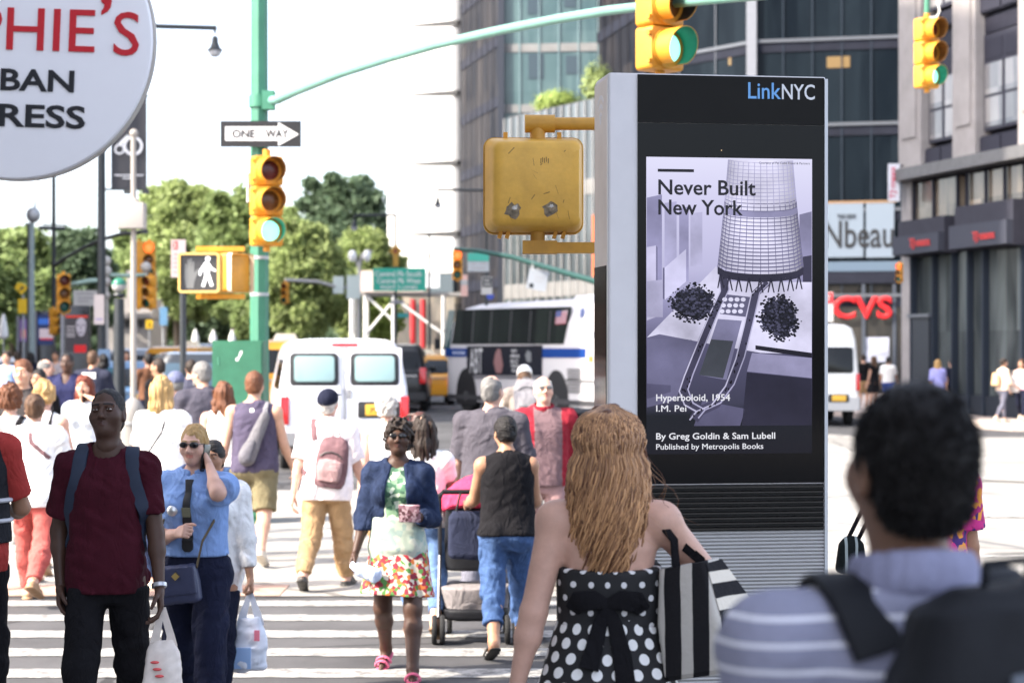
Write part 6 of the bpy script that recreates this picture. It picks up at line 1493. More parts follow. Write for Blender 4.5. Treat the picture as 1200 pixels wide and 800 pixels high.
signal('far yellow signal at the left tip of the cream arm', P(334, 331, 78.5), rad(-12), None, .80, detail=False)
t, x, h = pole('street_lamp', 'thin black street lamp with a leftward arm in front of the white tower', 463.5, 70, 251, .05, .045, blkp, 'street lamp'); lamp_arm(t, [P(463.5, 252, 70), P(415, 252.5, 70)], .045, blkp); bell_lamp(t, P(415, 255, 70), .5, blkp)
ds = thing('warning_sign', 'small ochre diamond sign above the green street sign', 'sign', P(463.5, 294, 69.9)); oc = mat('ochre_sign', (.40, .22, .03), .6); b = MB(); q = [P(463.5 + dx, 294 + dy, 69.85) for dx, dy in ((-8, 0), (0, 8), (8, 0), (0, -8))]; b.loft([q, [p + Vector((0, .03, 0)) for p in q]]); b.build('diamond', oc, ds, world=True); b = MB(); a, c = P(460.5, 312, 69.8), P(467, 300, 69.8); b.span((a.x, 69.81, a.z), (c.x, 69.84, c.z)); b.build('panel', oc, ds, world=True)
b = MB(); b.prism(circle(.08, 10), P(463.5, 294, 69.845), KU, Z3, .01, KN); b.build('emblem', mat('sign_rust', (.22, .05, .02), .6), ds, world=True)
gs = plate('street_sign', 'wide green street sign with white park directions', 437, 314, 499, 341, 69.6, mat('sign_green', (.02, .36, .25), .5))
for s_, x0, x1_, yb, hh in (('Central Pk South', 439.5, 494, 324, 6.2), ('Central Pk West', 441.5, 493, 332, 6.2), ('RIGHT 2 LANES', 446, 489, 338.5, 4.2)): text('sign_lettering', s_, mat('sign_letter_white', (.75, .76, .74), .5), gs, P(x0, yb, 69.59), KU, Z3, w_=(x1_ - x0) / FPX * 69.6, h_=hh / FPX * 69.6, bold=.015, proud=.01, world=True)
t = plate('street_name_sign', 'small grey street name plate under the green street sign', 457, 352, 474, 356, 69.7, mat('grey_plate', (.22, .22, .25), .6)); t = plate('street_name_sign', 'tiny teal street name plate lower on the same black post', 466, 367, 479, 372, 69.7, mat('teal_plate', (.03, .25, .24), .6))
t, x, h = pole('street_pole', 'slender dark pole right of the green street sign', 503, 74, 275, .05, .04, blkp); b = MB(); b.cyl(P(503, 300, 74), P(510, 300, 74), .02, seg=6); b.build('stub', blkp, t, world=True)
t, x, h = pole('street_lamp', 'thin lamp post half hidden behind the yellow signal box, its lamp over the tower', 570, 56, 222, .05, .04, blkp, 'street lamp'); lamp_arm(t, [P(570, 223, 56), P(513, 222.5, 56), P(512.5, 227, 56)], .04, blkp); bell_lamp(t, P(513, 229, 56), .4, blkp)
# dark mast arm with red signal and tilted sign, coming from behind the kiosk
ma = thing('mast_arm_pole', 'dark green mast arm sloping down to the right behind the kiosk', 'pole', (PX(735, 44), 44, .1)); b = MB(); b.tube([P(533, 292, 50), P(560, 294, 49.3), P(600, 301, 48.3), P(650, 316, 46.5), P(695, 329, 45), P(735, 342, 44)], [.05, .055, .06, .065, .075, .09], 8); b.build('arm', dgrn, ma, 60, world=True); b = MB(); b.cyl((0, 0, 0), (0, 0, PZ(330, 44) - .1), .12, seg=10); b.build('shaft', dgrn, ma)
signal('small signal lit red at the left end of the dark green mast arm', P(536, 293, 50), rad(0), 'red', .72, detail=False)
ts_ = thing('turn_sign', 'tilted white regulatory sign hanging from the dark mast arm', 'sign', P(630, 328, 47.3)); Rm = Matrix.Rotation(rad(12), 3, 'Y'); b = MB(); b.box((0, 0, 0), (.47, .02, .48), Rm); b.build('sign_plate', mat('sign_pale_blue', (.26, .28, .31), .6), ts_)
b = MB(); b.ball((-.15, -.012, -.13), (.06, .004, .06), 10, 6); b.build('symbol', blkp, ts_); b = MB(); b.box((.05, -.012, .05), (.22, .004, .02), Rm); b.box((.02, -.012, -.03), (.18, .004, .02), Rm); b.build('print_line', gp, ts_); b = MB(); b.cyl((-.1, 0, .22), (-.12, 0, .42), .015, seg=6); b.cyl((.1, 0, .2), (.12, 0, .36), .015, seg=6); b.build('strap', galv, ts_)
bs_ = plate('bus_stop_sign', 'green topped white stop sign above the bus', 548, 296, 573, 318, 53, mat('sign_pale', (.28, .30, .315), .6)); b = MB(); a, c = P(548, 306, 53), P(573, 296.5, 53); b.span((a.x, 52.985, a.z), (c.x, 52.9995, c.z)); b.build('green_band', mat('band_green', (.03, .26, .20), .5), bs_, world=True); lines(bs_, gp, 53, [(552, 558, 309), (562, 570, 309), (552, 569, 314)])
t = plate('regulation_sign', 'black and white regulation sign directly over the bus roof', 564, 324, 577, 345, 54, sw_); b = MB(); a, c = P(565, 336, 54), P(576.5, 325, 54); b.span((a.x, 53.985, a.z), (c.x, 53.9995, c.z)); b.build('black_panel', blkp, t, world=True); lines(t, sw_, 53.983, [(567, 574, 328.5), (567, 575, 333)])
t = thing('round_sign', 'round blue sign on the roofline of the bus', 'sign', P(574.5, 347, 54.5)); b = MB(); b.prism(circle(.1, 16), (0, 0, 0), KU, Z3, .02, KN); b.build('sign_plate', mat('disc_blue', (.04, .07, .35), .5), t)
t = plate('pink_banner', 'narrow pink and white banner left of the signs over the bus', 540, 322, 548, 347, 60, mat('banner_pink', (.62, .38, .32), .7), 'banner'); b = MB(); a, c = P(540, 334, 60), P(548, 328, 60); b.span((a.x, 59.985, a.z), (c.x, 59.9995, c.z)); b.build('white_band', sw_, t, world=True)
t, x, h = pole('sign_post', 'thin post carrying the white stop sign over the bus', 570, 57, 282, .035, .035, galv, base=False)
t = plate('stop_sign', 'red and white sign at the right edge of the kiosk', 962, 342, 976.5, 377, 40, sw_); b = MB(); a, c = P(962, 355, 40), P(976, 343, 40); b.span((a.x, 39.985, a.z), (c.x, 39.9995, c.z)); b.build('red_panel', mat('panel_red', (.50, .02, .025), .5), t, world=True); lines(t, sw_, 39.985, [(964, 973, 347), (964, 972, 351)])
b = MB(); b.cyl((PX(967, 40.1), 40.1, .0), P(967, 342, 40.1), .03, seg=8); b.build('post', galv, t, world=True)
signal('small dark signal lit red low in front of the stone store corner', P(1054, 308, 58), rad(-30), 'red', .55, detail=False)
# ------------------------------------------------------------------ vehicles (rear bumper at local y = 0, driving towards +Y)
tyre_m = mat('tyre', (.012, .012, .013), .85); rim_m = mat('rim_alloy', (.45, .45, .47), .35, metal=.6); blkpl = mat('black_plastic', (.018, .018, .02), .55)
vglass = mat('vehicle_glass', (.008, .009, .010), .08, spec=.3); tail_r = mat('tail_red', (.45, .012, .015), .2, coat=.5); tail_w = mat('lamp_clear', (.6, .55, .5), .2); chrome = mat('chrome', (.6, .6, .62), .2, metal=.9)
plate_y = mat('plate_amber', (.62, .36, .04), .5)
def paint(nm, c, coat=.6): return mat(nm, c, .35, spec=.5, coat=coat, var=.03, vscale=2)
def wheel(t, x, y, r, wd=.22, rim=rim_m):
    b = MB(); b.lathe([(r * .62, -wd / 2), (r * .93, -wd / 2), (r, -wd / 2 + .03), (r, wd / 2 - .03), (r * .93, wd / 2), (r * .62, wd / 2)], (x, y, r), (1, 0, 0), 28); w_ = b.build('wheel', tyre_m, t, 35)
    b = MB(); sg = 1 if x > 0 else -1; b.lathe([(.01, sg * (wd / 2 - .02)), (r * .2, sg * (wd / 2 - .01)), (r * .5, sg * (wd / 2 - .05)), (r * .61, sg * (wd / 2 - .0))], (x, y, r), (1, 0, 0), 20, False); b.build('rim', rim, w_, 40)
def rsec(z, w_, y0, y1, r, n=5): return [Vector((x, y, z)) for x, y in rrect(w_, y1 - y0, r, n, 0, (y0 + y1) / 2)]
def rear_panel(t, nm, m, x0, x1, z0, z1, y, tilt=0.0, r=.05, th=.012, par=None):
    """rounded plate on the tail, leaning forward with height by tilt (m per m)"""
    V = Vector((0, tilt, 1)).normalized(); N = Vector((0, -1, tilt)).normalized(); b = MB(); c = Vector(((x0 + x1) / 2, y + tilt * (z1 - z0) / 2, (z0 + z1) / 2))
    rslab(b, c, KU, V, N, x1 - x0, (z1 - z0) / V.z, th, r, .004); return b.build(nm, m, par or t)
# white panel van
vd = 31.0
van = thing('panel_van', 'white panel van seen from behind with two pale rear windows and amber plate', 'van', (PX(404, vd), vd, gz(-2.5, vd)), rad(8.5))
wp_ = paint('van_white', (.66, .66, .70))
b = MB(); b.loft([rsec(.42, 1.90, .02, 5.3, .15), rsec(.55, 2.0, 0, 5.4, .2), rsec(1.1, 2.02, 0, 5.4, .2), rsec(1.35, 1.98, .03, 4.6, .2), rsec(1.85, 1.80, .13, 4.1, .22), rsec(2.0, 1.66, .20, 3.9, .24), rsec(2.06, 1.40, .34, 3.7, .25), rsec(2.08, 1.0, .6, 3.4, .25)]); vb = b.build('body', wp_, van, 28)
tl_ = .15
for x0, x1 in ((-.88, -.06), (.06, .88)):
    rear_panel(van, 'rear_door', wp_, x0 - .04 + (.04 if x0 > 0 else 0), x1 + (.04 if x0 > 0 else 0), .56, 1.34, -.004, 0.0, .03, .02)
    u = rear_panel(van, 'upper_door', wp_, x0 - (0 if x0 > 0 else .02), x1 + (.02 if x0 > 0 else 0), 1.345, 1.93, .022, .19, .03, .022)
    f = rear_panel(van, 'rear_window', blkpl, x0 + .03, x1 - .03, 1.18 + .15, 1.85, -.008 + .022, .18, .08, .03)
    rear_panel(van, 'pane', mat('milky_pane', (.22, .33, .33), .12, coat=.4), x0 + .10, x1 - .10, 1.40, 1.80, -.004 + .005, .18, .06, .018 + .022, par=f)
b = MB(); b.box((0, -.008, 1.2), (.012, .03, 1.25)); b.build('door_gap', blkpl, van)
rear_panel(van, 'brake_light', tail_r, -.2, .22, 1.95, 2.0, .14, .3, .02, .03)
for sx in (-1, 1): rear_panel(van, 'tail_light', tail_r, sx * .93 - .065, sx * .93 + .065, .74, 1.18, -.012, 0, .02, .035)
rear_panel(van, 'plate_recess', blkpl, .20, .86, .84, 1.10, -.026, 0, .03, .012); pt = rear_panel(van, 'number_plate', plate_y, .32, .76, .88, 1.05, -.04, 0, .01, .008)
text('plate_number', '79 31', mat('plate_ink', (.03, .02, .02), .5), pt, (.38, -.0485, .925), KU, Z3, w_=.32, h_=.075, bold=.02)
b = MB(); b.loft([[Vector((x, y, z)) for x, y in rrect(2.04, .3, .09, 5, 0, .02)] for z in (.42, .62)]); b.build('bumper', mat('bumper_grey', (.20, .20, .21), .5), van, 40)
for sx in (-1, 1):
    b = MB(); b.span((sx * .996, .6, 1.28), (sx * 1.0 + sx * .006, 2.9, 1.78)); b.V = [(v[0] - sx * (v[2] - 1.28) * .20 + sx * .006, v[1], v[2]) for v in b.V]; b.build('side_window', vglass, van)
    for y in (.95, 4.45): wheel(van, sx * .86, y, .36)
    b = MB(); b.box((sx * .02, -.03, 1.15), (.05, .03, .10)); 
b = MB(); b.box((.07, -.03, 1.22), (.06, .03, .14)); b.build('door_handle', chrome, van); 
for x in (-.92, .92):
    for z in (.75, 1.25): b = MB(); b.cyl((x, -.015, z), (x, -.015, z + .08), .016, seg=8); b.build('hinge', wp_, van)

def car(label, x, d, yaw, body, kind='suv', L=5.0, W=1.95, H=1.9, cat='car', name='parked_car', roof_sign=False, z=None, group=None, plate=True, lit=False, win=None):
    t = thing(name, label, cat, (x, d, gz(x, d) if z is None else z), yaw, group); k = H / 1.9
    belt = H * .58
    if kind == 'suv': top = [rsec(belt, W * .97, .05, L * .74, .2), rsec(H * .90, W * .84, .28, L * .60, .2), rsec(H * .975, W * .76, .36, L * .54, .22), rsec(H, W * .6, .6, L * .48, .2)]
    else: top = [rsec(belt, W * .95, .62, L * .76, .2), rsec(H * .90, W * .76, 1.25, L * .60, .2), rsec(H * .98, W * .66, 1.45, L * .54, .2), rsec(H, W * .5, 1.7, L * .5, .2)]
    b = MB(); b.loft([rsec(.30, W * .92, .05, L - .05, .25), rsec(.45, W, 0, L, .3), rsec(belt * .75, W, .0, L, .3), rsec(belt * .97, W * .98, .04, L - .06, .3), rsec(belt, W * .93, .10, L - .16, .3)]); bd = b.build('body', body, t, 30)
    b = MB(); b.loft(top); b.build('cabin', body, t, 30)
    ty = (.23 if kind == 'suv' else .63) / (H * .32); y0 = (.05 if kind == 'suv' else .62)
    rear_panel(t, 'rear_window', win or vglass, -W * .38, W * .38, belt + .06, H * .885, y0 + .06 * ty - .004, ty, .09, .012)
    for sx in (-1, 1):
        b = MB(); ya, yb = (.45, L * .66) if kind == 'suv' else (1.15, L * .68); sl = (W * .485 - W * .42) / (H * .32) if kind == 'suv' else (W * .475 - W * .38) / (H * .32); xw = W * (.485 if kind == 'suv' else .475)
        b.loft([[Vector((sx * (xw - .04 - (z_ - belt) * sl), y, z_)) for y in ys_] for z_, ys_ in ()] or [[Vector((sx * (xw + o - (z_ - belt) * sl), y, z_)) for y, z_ in ((ya, belt + .05), (yb + .15, belt + .05), (yb - .25, H * .88), (ya + .2, H * .88))] for o in (-.05, .008)]); b.build('side_window', vglass, t)
        rear_panel(t, 'tail_light', mat('tail_lit', (.6, .05, .03), .2, emit=(1, .12, .06), estr=.9) if lit else tail_r, sx * W * .44 - .09, sx * W * .44 + .09, belt * .72, belt * (1.12 if kind == 'suv' else .95), -.01, .02, .03, .04)
        for y in (L * .19, L * .80): wheel(t, sx * (W / 2 - .12), y, .36 * min(k, 1.05))
        b = MB(); b.ball((sx * (W / 2 + .09), L * .64, belt + .08), (.11, .06, .09), 10, 6); b.build('mirror', body, t)
    b = MB(); b.loft([[Vector((x_, y, z_)) for x_, y in rrect(W * .99, .22, .08, 4, 0, .05)] for z_ in (.34, .56)]); b.build('bumper', blkpl if kind == 'suv' else body, t, 40)
    if plate: rear_panel(t, 'number_plate', plate_y, -.16, .16, belt * .70, belt * .70 + .16, -.012, .0, .01, .015)
    b = MB(); b.span((-W * .36, -.02, belt * .9), (W * .36, .0, belt * .9 + .025)); b.build('chrome_strip', chrome, t)
    if roof_sign:
        b = MB(); b.loft([[Vector((x_, y, H + z_)) for x_, y in rrect(.6 - z_, .22, .03, 3, 0, L * .46)] for z_ in (.0, .16)]); b.build('roof_light', mat('taxi_light', (.75, .70, .55), .4), t)
    return t
black_p, yel_p, silver_p, blue_p, dark_p = paint('suv_black', (.008, .008, .009), .15), paint('taxi_yellow', (.50, .22, .012), .2), paint('car_silver', (.20, .225, .26), .2), paint('car_blue', (.06, .12, .21), .2), paint('car_dark', (.02, .024, .03))
car('black sport utility vehicle with red tail lamps just right of the white van', PX(458, 56), 56, rad(1), black_p, L=5.4, W=2.05, H=1.93, name='black_suv', cat='suv')
car('yellow taxi with lit tail lamp squeezed between the black vehicle and the bus', PX(500, 63), 63, rad(4), yel_p, 'sedan', 4.9, 1.85, 1.62, 'taxi', 'taxi', True, lit=True)
car('yellow taxi whose roof shows above the white van', PX(345, 46), 46, rad(12), yel_p, 'suv', 4.6, 1.85, 1.98, 'taxi', 'taxi', True)
car('silver blue sport utility vehicle with red lamp behind the beige pole', PX(158, 62), 62, rad(6), silver_p, L=4.8, W=1.95, H=1.8, name='silver_suv', cat='suv')
car('orange yellow taxi left of the dark car row', PX(196, 55), 55, rad(-8), yel_p, 'suv', 4.6, 1.85, 1.85, 'taxi', 'taxi', True)
car('pale blue car half hidden behind the beige pole and blond woman', PX(166, 44), 44, rad(20), blue_p, 'sedan', 4.6, 1.8, 1.5, name='blue_car')
car('dark estate car behind the black stop post', PX(252, 64), 64, rad(10), dark_p, L=4.9, W=2.0, H=1.95, name='dark_suv', cat='suv')
car('black car with large rear window behind the green cabinet', PX(242, 36), 36, rad(14), dark_p, L=4.8, W=1.95, H=1.8, name='black_car', win=mat('tint_glass', (.05, .08, .11), .08))
car('silver car far behind the dark car row', PX(208, 74), 74, rad(0), silver_p, 'sedan', 4.6, 1.8, 1.5, name='silver_car')
car('yellow taxi behind the notice posts on the left', PX(128, 70), 70, rad(15), yel_p, 'sedan', 4.7, 1.85, 1.6, 'taxi', 'taxi', True)
car('white car parked beyond the crowd at the far left', PX(20, 70), 70, rad(30), paint('car_white', (.6, .6, .6)), 'sedan', 4.6, 1.8, 1.5, name='white_car')
car('dark car standing in the shade behind the crowd between the lit panels', PX(66, 78), 78, rad(25), dark_p, 'sedan', 4.6, 1.8, 1.5, name='dark_car')
# white high van on the right
rd_ = 53.5; hv = thing('high_roof_van', 'white high roof van seen from behind at the right edge of the kiosk', 'van', (PX(1007, rd_) - 1.02, rd_, .006), rad(-1))
b = MB(); b.loft([rsec(.40, 1.94, .02, 5.7, .12), rsec(.55, 2.04, 0, 5.8, .16), rsec(1.3, 2.06, 0, 5.8, .16), rsec(1.6, 2.02, .02, 5.0, .18), rsec(2.3, 1.92, .08, 4.5, .2), rsec(2.62, 1.78, .16, 4.3, .25), rsec(2.72, 1.45, .3, 4.1, .25), rsec(2.75, 1.0, .5, 3.9, .25)]); b.build('body', paint('van_white_b', (.70, .70, .68)), hv, 28)
for x0, x1 in ((-.92, -.04), (.04, .92)):
    rear_panel(hv, 'rear_window', vglass, x0 + .03, x1 - .06, 1.42, 2.12, -.006 + .02, .095, .08, .03)
for sx in (-1, 1):
    rear_panel(hv, 'tail_light', tail_r, sx * .98 - .05, sx * .98 + .04, .95, 1.40, -.01, .0, .02, .03)
    for y in (1.0, 4.7): wheel(hv, sx * .86, y, .36)
    b = MB(); b.ball((sx * .9, -.07, .72), (.09, .04, .09), 12, 8); b.build('fog_lamp', tail_w, hv)
b = MB(); b.loft([[Vector((x, y, z)) for x, y in rrect(2.08, .34, .1, 5, 0, .0)] for z in (.42, .52, .78)]); b.build('bumper', mat('bumper_pale', (.40, .40, .40), .5), hv, 40)
rear_panel(hv, 'plate_recess', blkpl, .16, .72, .64, .86, -.16, 0, .03, .02); rear_panel(hv, 'number_plate', plate_y, .26, .64, .67, .83, -.178, 0, .01, .01)
b = MB(); b.box((0, -.012, 1.5), (.012, .03, 1.9)); b.build('door_gap', blkpl, hv)
rear_panel(hv, 'brake_light', tail_r, -.16, .16, 2.56, 2.62, .15, .3, .02, .02); rear_panel(hv, 'roof_stripe', tail_r, -.8, -.62, 2.56, 2.61, .15, .3, .02, .02)

# city bus: left flank seen at a steep angle, front at the far left
F0, R0 = Vector((PX(521, 57.5), 57.5, 0)), Vector((PX(700, 48.6), 48.6, 0))
pb_ = Plane((F0.x, F0.y), (R0.x, R0.y)); BL = pb_.L; zg = .27
bus = thing('city_bus', 'white city bus with blue stripe and long black window band, seen at an angle', 'bus', (F0.x, F0.y, zg), math.atan2(pb_.U.y, pb_.U.x))
# local frame: x along the flank from front to rear, -y outwards (towards us), width 2.6
BH = 3.08; bw = 2.55
def bsec(z, ins, r, f=0): return [Vector((x, y, z)) for x, y in rrect(BL - f - ins * .6, bw - 2 * ins, r, 6, BL / 2 + f / 2, bw / 2)]
wb = mat('bus_white', (.50, .49, .51), .6, spec=.2)
b = MB(); b.loft([bsec(.34, .03, .25), bsec(.55, 0, .3), bsec(1.35, 0, .3), bsec(1.75, .005, .32, .03), bsec(2.45, .05, .34, .14), bsec(2.75, .14, .4, .22), bsec(2.95, .30, .5, .34), bsec(3.08, .62, .6, .6)]); b.build('body', wb, bus, 30)
def bl(px, py): q = pb_.at(px, py); return ((q - pb_.a).dot(pb_.U), q.z - zg)
def bpanel(nm, pts, m, proud, th=.01, par=None, lean=0.055):
    q = [bl(*p) for p in pts]; ar = sum(q[i][0] * q[(i + 1) % len(q)][1] - q[(i + 1) % len(q)][0] * q[i][1] for i in range(len(q)))
    if ar < 0: q = q[::-1]
    f = lambda z: max(0, z - 1.6) * lean
    b = MB(); b.loft([[Vector((x, f(z) - proud + th, z)) for x, z in q], [Vector((x, f(z) - proud, z)) for x, z in q]]); return b.build(nm, m, par or bus, 0)
bg_m = pane_mat('bus_glass', (.006, .007, .008), (.022, .030, .026), .62, 3.0, .5, .02, (1, 0), .5)
bw_ = bpanel('window_band', [(533, 363), (667, 359), (660, 403), (529, 403)], bg_m, .02, .03)
for x0 in (553, 574, 597, 620, 643): bpanel('window_bar', [(x0, 364), (x0 + 1.6, 364), (x0 + .8, 402), (x0 - .8, 402)], blkpl, .026, .01, bw_)
fl = bpanel('flag_sticker', [(651, 364.5), (664, 363.5), (662, 379), (650, 380)], mat('flag_white', (.40, .34, .38), .5), .03, .004, bw_)
for i in range(5): bpanel('flag_stripe', [(650.3, 366.5 + i * 3), (663.3, 365.5 + i * 3), (663.1, 367 + i * 3), (650.2, 368 + i * 3)], mat('flag_red', (.30, .07, .09), .5), .0335, .003, fl)
bpanel('flag_canton', [(651, 364.5), (657, 364), (656.4, 371), (650.6, 371.6)], mat('flag_blue', (.06, .08, .22), .5), .037, .003, fl)
bpanel('blue_stripe', [(522, 408), (547.5, 408), (547.5, 418), (522, 418)], mat('bus_blue', (.012, .045, .20), .7, spec=.05), .012, .02, lean=0); bpanel('blue_stripe', [(636, 408), (686.5, 408), (686.5, 419), (636, 419)], _MC['bus_blue'], .012, .02, lean=0)
o = bl(527, 416); e = bl(545, 416); text('bus_lettering', 'New York City Bus', mat('letter_pale', (.55, .60, .70), .5), bus, (o[0] + .25, -.0125, o[1]), KU, Z3, w_=(e[0] - o[0]) * .8, h_=.12, bold=.01, proud=.004)
ad = bpanel('advert_panel', [(547.5, 405.5), (635.5, 404.5), (635.5, 440), (547.5, 440)], mat('advert_dark', (.016, .017, .024), .7, spec=.05), .014, .025, lean=0)
o = bl(551, 437); e = bl(566, 437); tp_ = bl(551, 408); text('advert_lettering', 'ABT', mat('advert_white', (.55, .55, .56), .5), ad, (o[0], -.0145, o[1]), KU, Z3, w_=e[0] - o[0], h_=tp_[1] - o[1], bold=0, proud=.004)
bpanel('advert_figure', [(582, 437), (579, 425), (581, 414), (584, 408), (587, 409), (588, 416), (590, 428), (588, 437)], mat('advert_pink', (.22, .11, .11), .6), .016, .003, ad, lean=0); bpanel('advert_figure', [(618, 424), (616, 416), (619, 410), (623, 413), (623, 424)], mat('advert_grey', (.16, .17, .18), .6), .016, .003, ad, lean=0)
for s_, y_, x0, x1 in (('NOW', 413, 600, 606), ('AMERICAN', 419, 598.5, 609), ('BALLET', 425, 599, 608), ('THEATRE', 430.5, 599, 608), ('MAY', 436, 600.5, 606)):
    o = bl(x0, y_); e = bl(x1, y_); text('advert_lettering', s_, _MC['advert_white'], ad, (o[0], -.0145, o[1]), KU, Z3, w_=e[0] - o[0], h_=.09, bold=.01, proud=.003)
bpanel('skirt_trim', [(547, 441), (636, 441), (636, 444), (547, 443.5)], mat('trim_grey', (.12, .12, .14), .5), .014, .02, lean=0)
# wheels in dark arches
for px_ in (546.5, 652):
    k = bl(px_, 440)[0]; b = MB(); b.prism([(k + .72 * math.cos(a), .45 + .82 * math.sin(a)) for a in np.linspace(-.25, math.pi + .25, 18)], (0, .03, 0), KU, Z3, .045, KN); b.build('wheel_arch', blkpl, bus, 0)
    for y in (.16, bw - .16):
        b = MB(); b.lathe([(.28, -.14), (.46, -.14), (.49, -.11), (.49, .11), (.46, .14), (.28, .14)], (k, y - .02, .49), (0, 1, 0), 28); w_ = b.build('wheel', tyre_m, bus, 35)
        b = MB(); b.lathe([(.02, -.12), (.12, -.16), (.14, -.10), (.27, -.08), (.285, -.135)], (k, y - .02, .49), (0, 1, 0), 24, False); b.build('rim', mat('bus_rim', (.35, .35, .36), .5, metal=.3), w_, 40)
for i in range(9):
    y_ = 432 + i * 3.3
    if i == 4: continue
    bpanel('engine_vent', [(665, y_), (681, y_ + .3), (681, y_ + 2.1), (665, y_ + 1.8)], mat('vent_dark', (.035, .035, .04), .6), .012, .02, lean=0)
bpanel('rub_rail', [(664, 444.5), (697, 446), (697, 447.6), (664, 446.4)], blkpl, .03, .03, lean=0)
bpanel('marker_light', [(690, 417), (695, 417), (695, 424), (690, 424)], mat('amber_marker', (.5, .2, .05), .4), .014, .02, lean=0)
bpanel('service_logo', [(677, 362), (681, 361), (681, 371), (677, 372)], mat('logo_blue', (.08, .11, .25), .5), .006, .01, lean=.07)
# windscreen and front corner
b = MB()
ws_pts = [(-.012, .32), (-.02, .9), (-.012, bw - .32)]
b.loft([[Vector((x + f, y, z)) for (x, y), f in zip(((.02, .40), (-.012, .55), (-.012, bw - .4), (.06, bw - .3)), (0, 0, 0, 0))] for z, f in ((1.25, 0), (1.3, 0))], cap=True)
b = MB(); b.loft([[Vector((lx - .012, y, z)) for y in (.42, bw - .42)] + [Vector((lx + .03, y, z)) for y in (bw - .42, .42)] for z, lx in ((1.32, .0), (1.75, .03), (2.42, .135))]); b.build('windscreen', mat('screen_teal', (.03, .07, .08), .1, spec=.2), bus)
bpanel('driver_window', [(523, 363), (530.5, 363.5), (527, 409), (518.5, 409)], mat('driver_glass', (.03, .07, .08), .1, spec=.2), .016, .02, lean=.055)
for y in (.35, bw - .35): b = MB(); b.lathe([(.02, .03), (.10, .02), (.12, -.02)], (.0, y, .85), (-1, 0, 0), 14); b.build('headlight', tail_w, bus)
b = MB(); b.tube([(.25, -.02, 2.35), (.0, -.16, 2.3), (-.06, -.2, 2.1)], .018, 6); b.box((-.06, -.2, 1.95), (.05, .18, .3)); b.build('mirror', blkpl, bus)
b = MB(); b.loft([[Vector((x, y, z)) for x, y in rrect(BL + .06, bw + .04, .3, 6, BL / 2, bw / 2)] for z in (.40, .52)]); b.build('bumper', mat('bumper_dark', (.05, .05, .055), .5), bus, 30)
b = MB(); b.loft([[Vector((x, y, BH - .02 + z)) for x, y in rrect(1.4 - z, 1.2 - z, .15, 4, BL * .78, bw / 2)] for z in (.0, .12)]); b.build('roof_hatch', wb, bus); 
for x_ in (3.2, 5.0): b = MB(); b.ball((x_, .6, BH - .03), (.05, .05, .07), 8, 6); b.build('roof_marker', wb, bus)
# ------------------------------------------------------------------ people and what they carry
C_ = lambda n, *c, **k: cloth(n, S(*c), **k)
maroon = C_('maroon_cotton', 62, 20, 31); blackc = C_('black_cotton', 24, 23, 26); navy = C_('navy_cloth', 27, 30, 46); white = C_('white_cotton', 228, 226, 224); offw = C_('cream_cotton', 222, 212, 205)
khaki = C_('khaki', 160, 130, 96); olive = C_('olive_shorts', 112, 104, 80); jeans = C_('blue_denim', 62, 84, 122, var=.25, vs=22); ljeans = C_('pale_denim', 88, 112, 150, var=.25, vs=22); dden = C_('dark_denim', 36, 46, 70, var=.3, vs=20)
greyt = C_('grey_jersey', 76, 73, 80); plum = C_('plum_grey', 74, 68, 86); salmon = C_('salmon_twill', 172, 86, 80); polblue = C_('uniform_blue', 128, 156, 204); redj = C_('red_nylon', 128, 34, 46); mauve = C_('mauve_canvas', 108, 82, 86); lmauve = C_('pale_mauve', 150, 122, 122)
lilac = C_('lilac_cotton', 150, 150, 205); pink = C_('hot_pink', 200, 60, 92); stone_c = C_('stone_grey_cloth', 150, 140, 140); lgrey = C_('light_grey_canvas', 122, 120, 124); redt = C_('brick_red', 160, 58, 54)
dshoe = mat('dark_shoe', S(50, 48, 46), .5); wshoe = mat('pale_shoe', S(190, 180, 165), .6); tanshoe = mat('tan_shoe', S(150, 118, 88), .6); leather_b = mat('brown_leather', S(70, 40, 34), .35, var=.15, vscale=10); nylon_k = mat('black_nylon', S(19, 20, 25), .6, spec=.3, var=.2, vscale=14, bump=.2, bscale=160); nylon_n = mat('navy_nylon', S(36, 48, 72), .6, var=.15, vscale=10)
gold = mat('gold_metal', (.6, .42, .15), .3, metal=1.0); lens_d = mat('dark_lens', (.008, .008, .009), .08, coat=.5)
def pattern(name, cols, scale, rough=.8):
    if name in _MC: return _MC[name]
    m = mat(name, cols[0], rough, bump=.2, bscale=45); n, bs = nodes_of(m); tc = n.nodes.new('ShaderNodeTexCoord'); v = n.nodes.new('ShaderNodeTexVoronoi'); v.inputs['Scale'].default_value = scale
    nz = n.nodes.new('ShaderNodeTexNoise'); nz.inputs['Scale'].default_value = scale * .8; mx = mixn(n, .25, tc.outputs['Object'], nz.outputs['Color']); n.links.new(tc.outputs['Object'], nz.inputs[0]); n.links.new(tc.outputs['Object'], v.inputs['Vector'])
    s_ = n.nodes.new('ShaderNodeSeparateColor'); n.links.new(v.outputs['Color'], s_.inputs[0]); r = n.nodes.new('ShaderNodeValToRGB'); r.color_ramp.interpolation = 'CONSTANT'; n.links.new(s_.outputs[0], r.inputs[0])
    e = r.color_ramp.elements; e[0].color = (*cols[0], 1); e[1].position = 1 / len(cols); e[1].color = (*cols[1], 1)
    for i in range(2, len(cols)): q = e.new(i / len(cols)); q.color = (*cols[i], 1)
    n.links.new(r.outputs[0], bs.inputs['Base Color']); return m
floral = pattern('floral_print', [S(200, 190, 172), S(170, 42, 54), S(80, 130, 62), S(200, 110, 52), S(130, 36, 54), S(190, 180, 160)], 42)
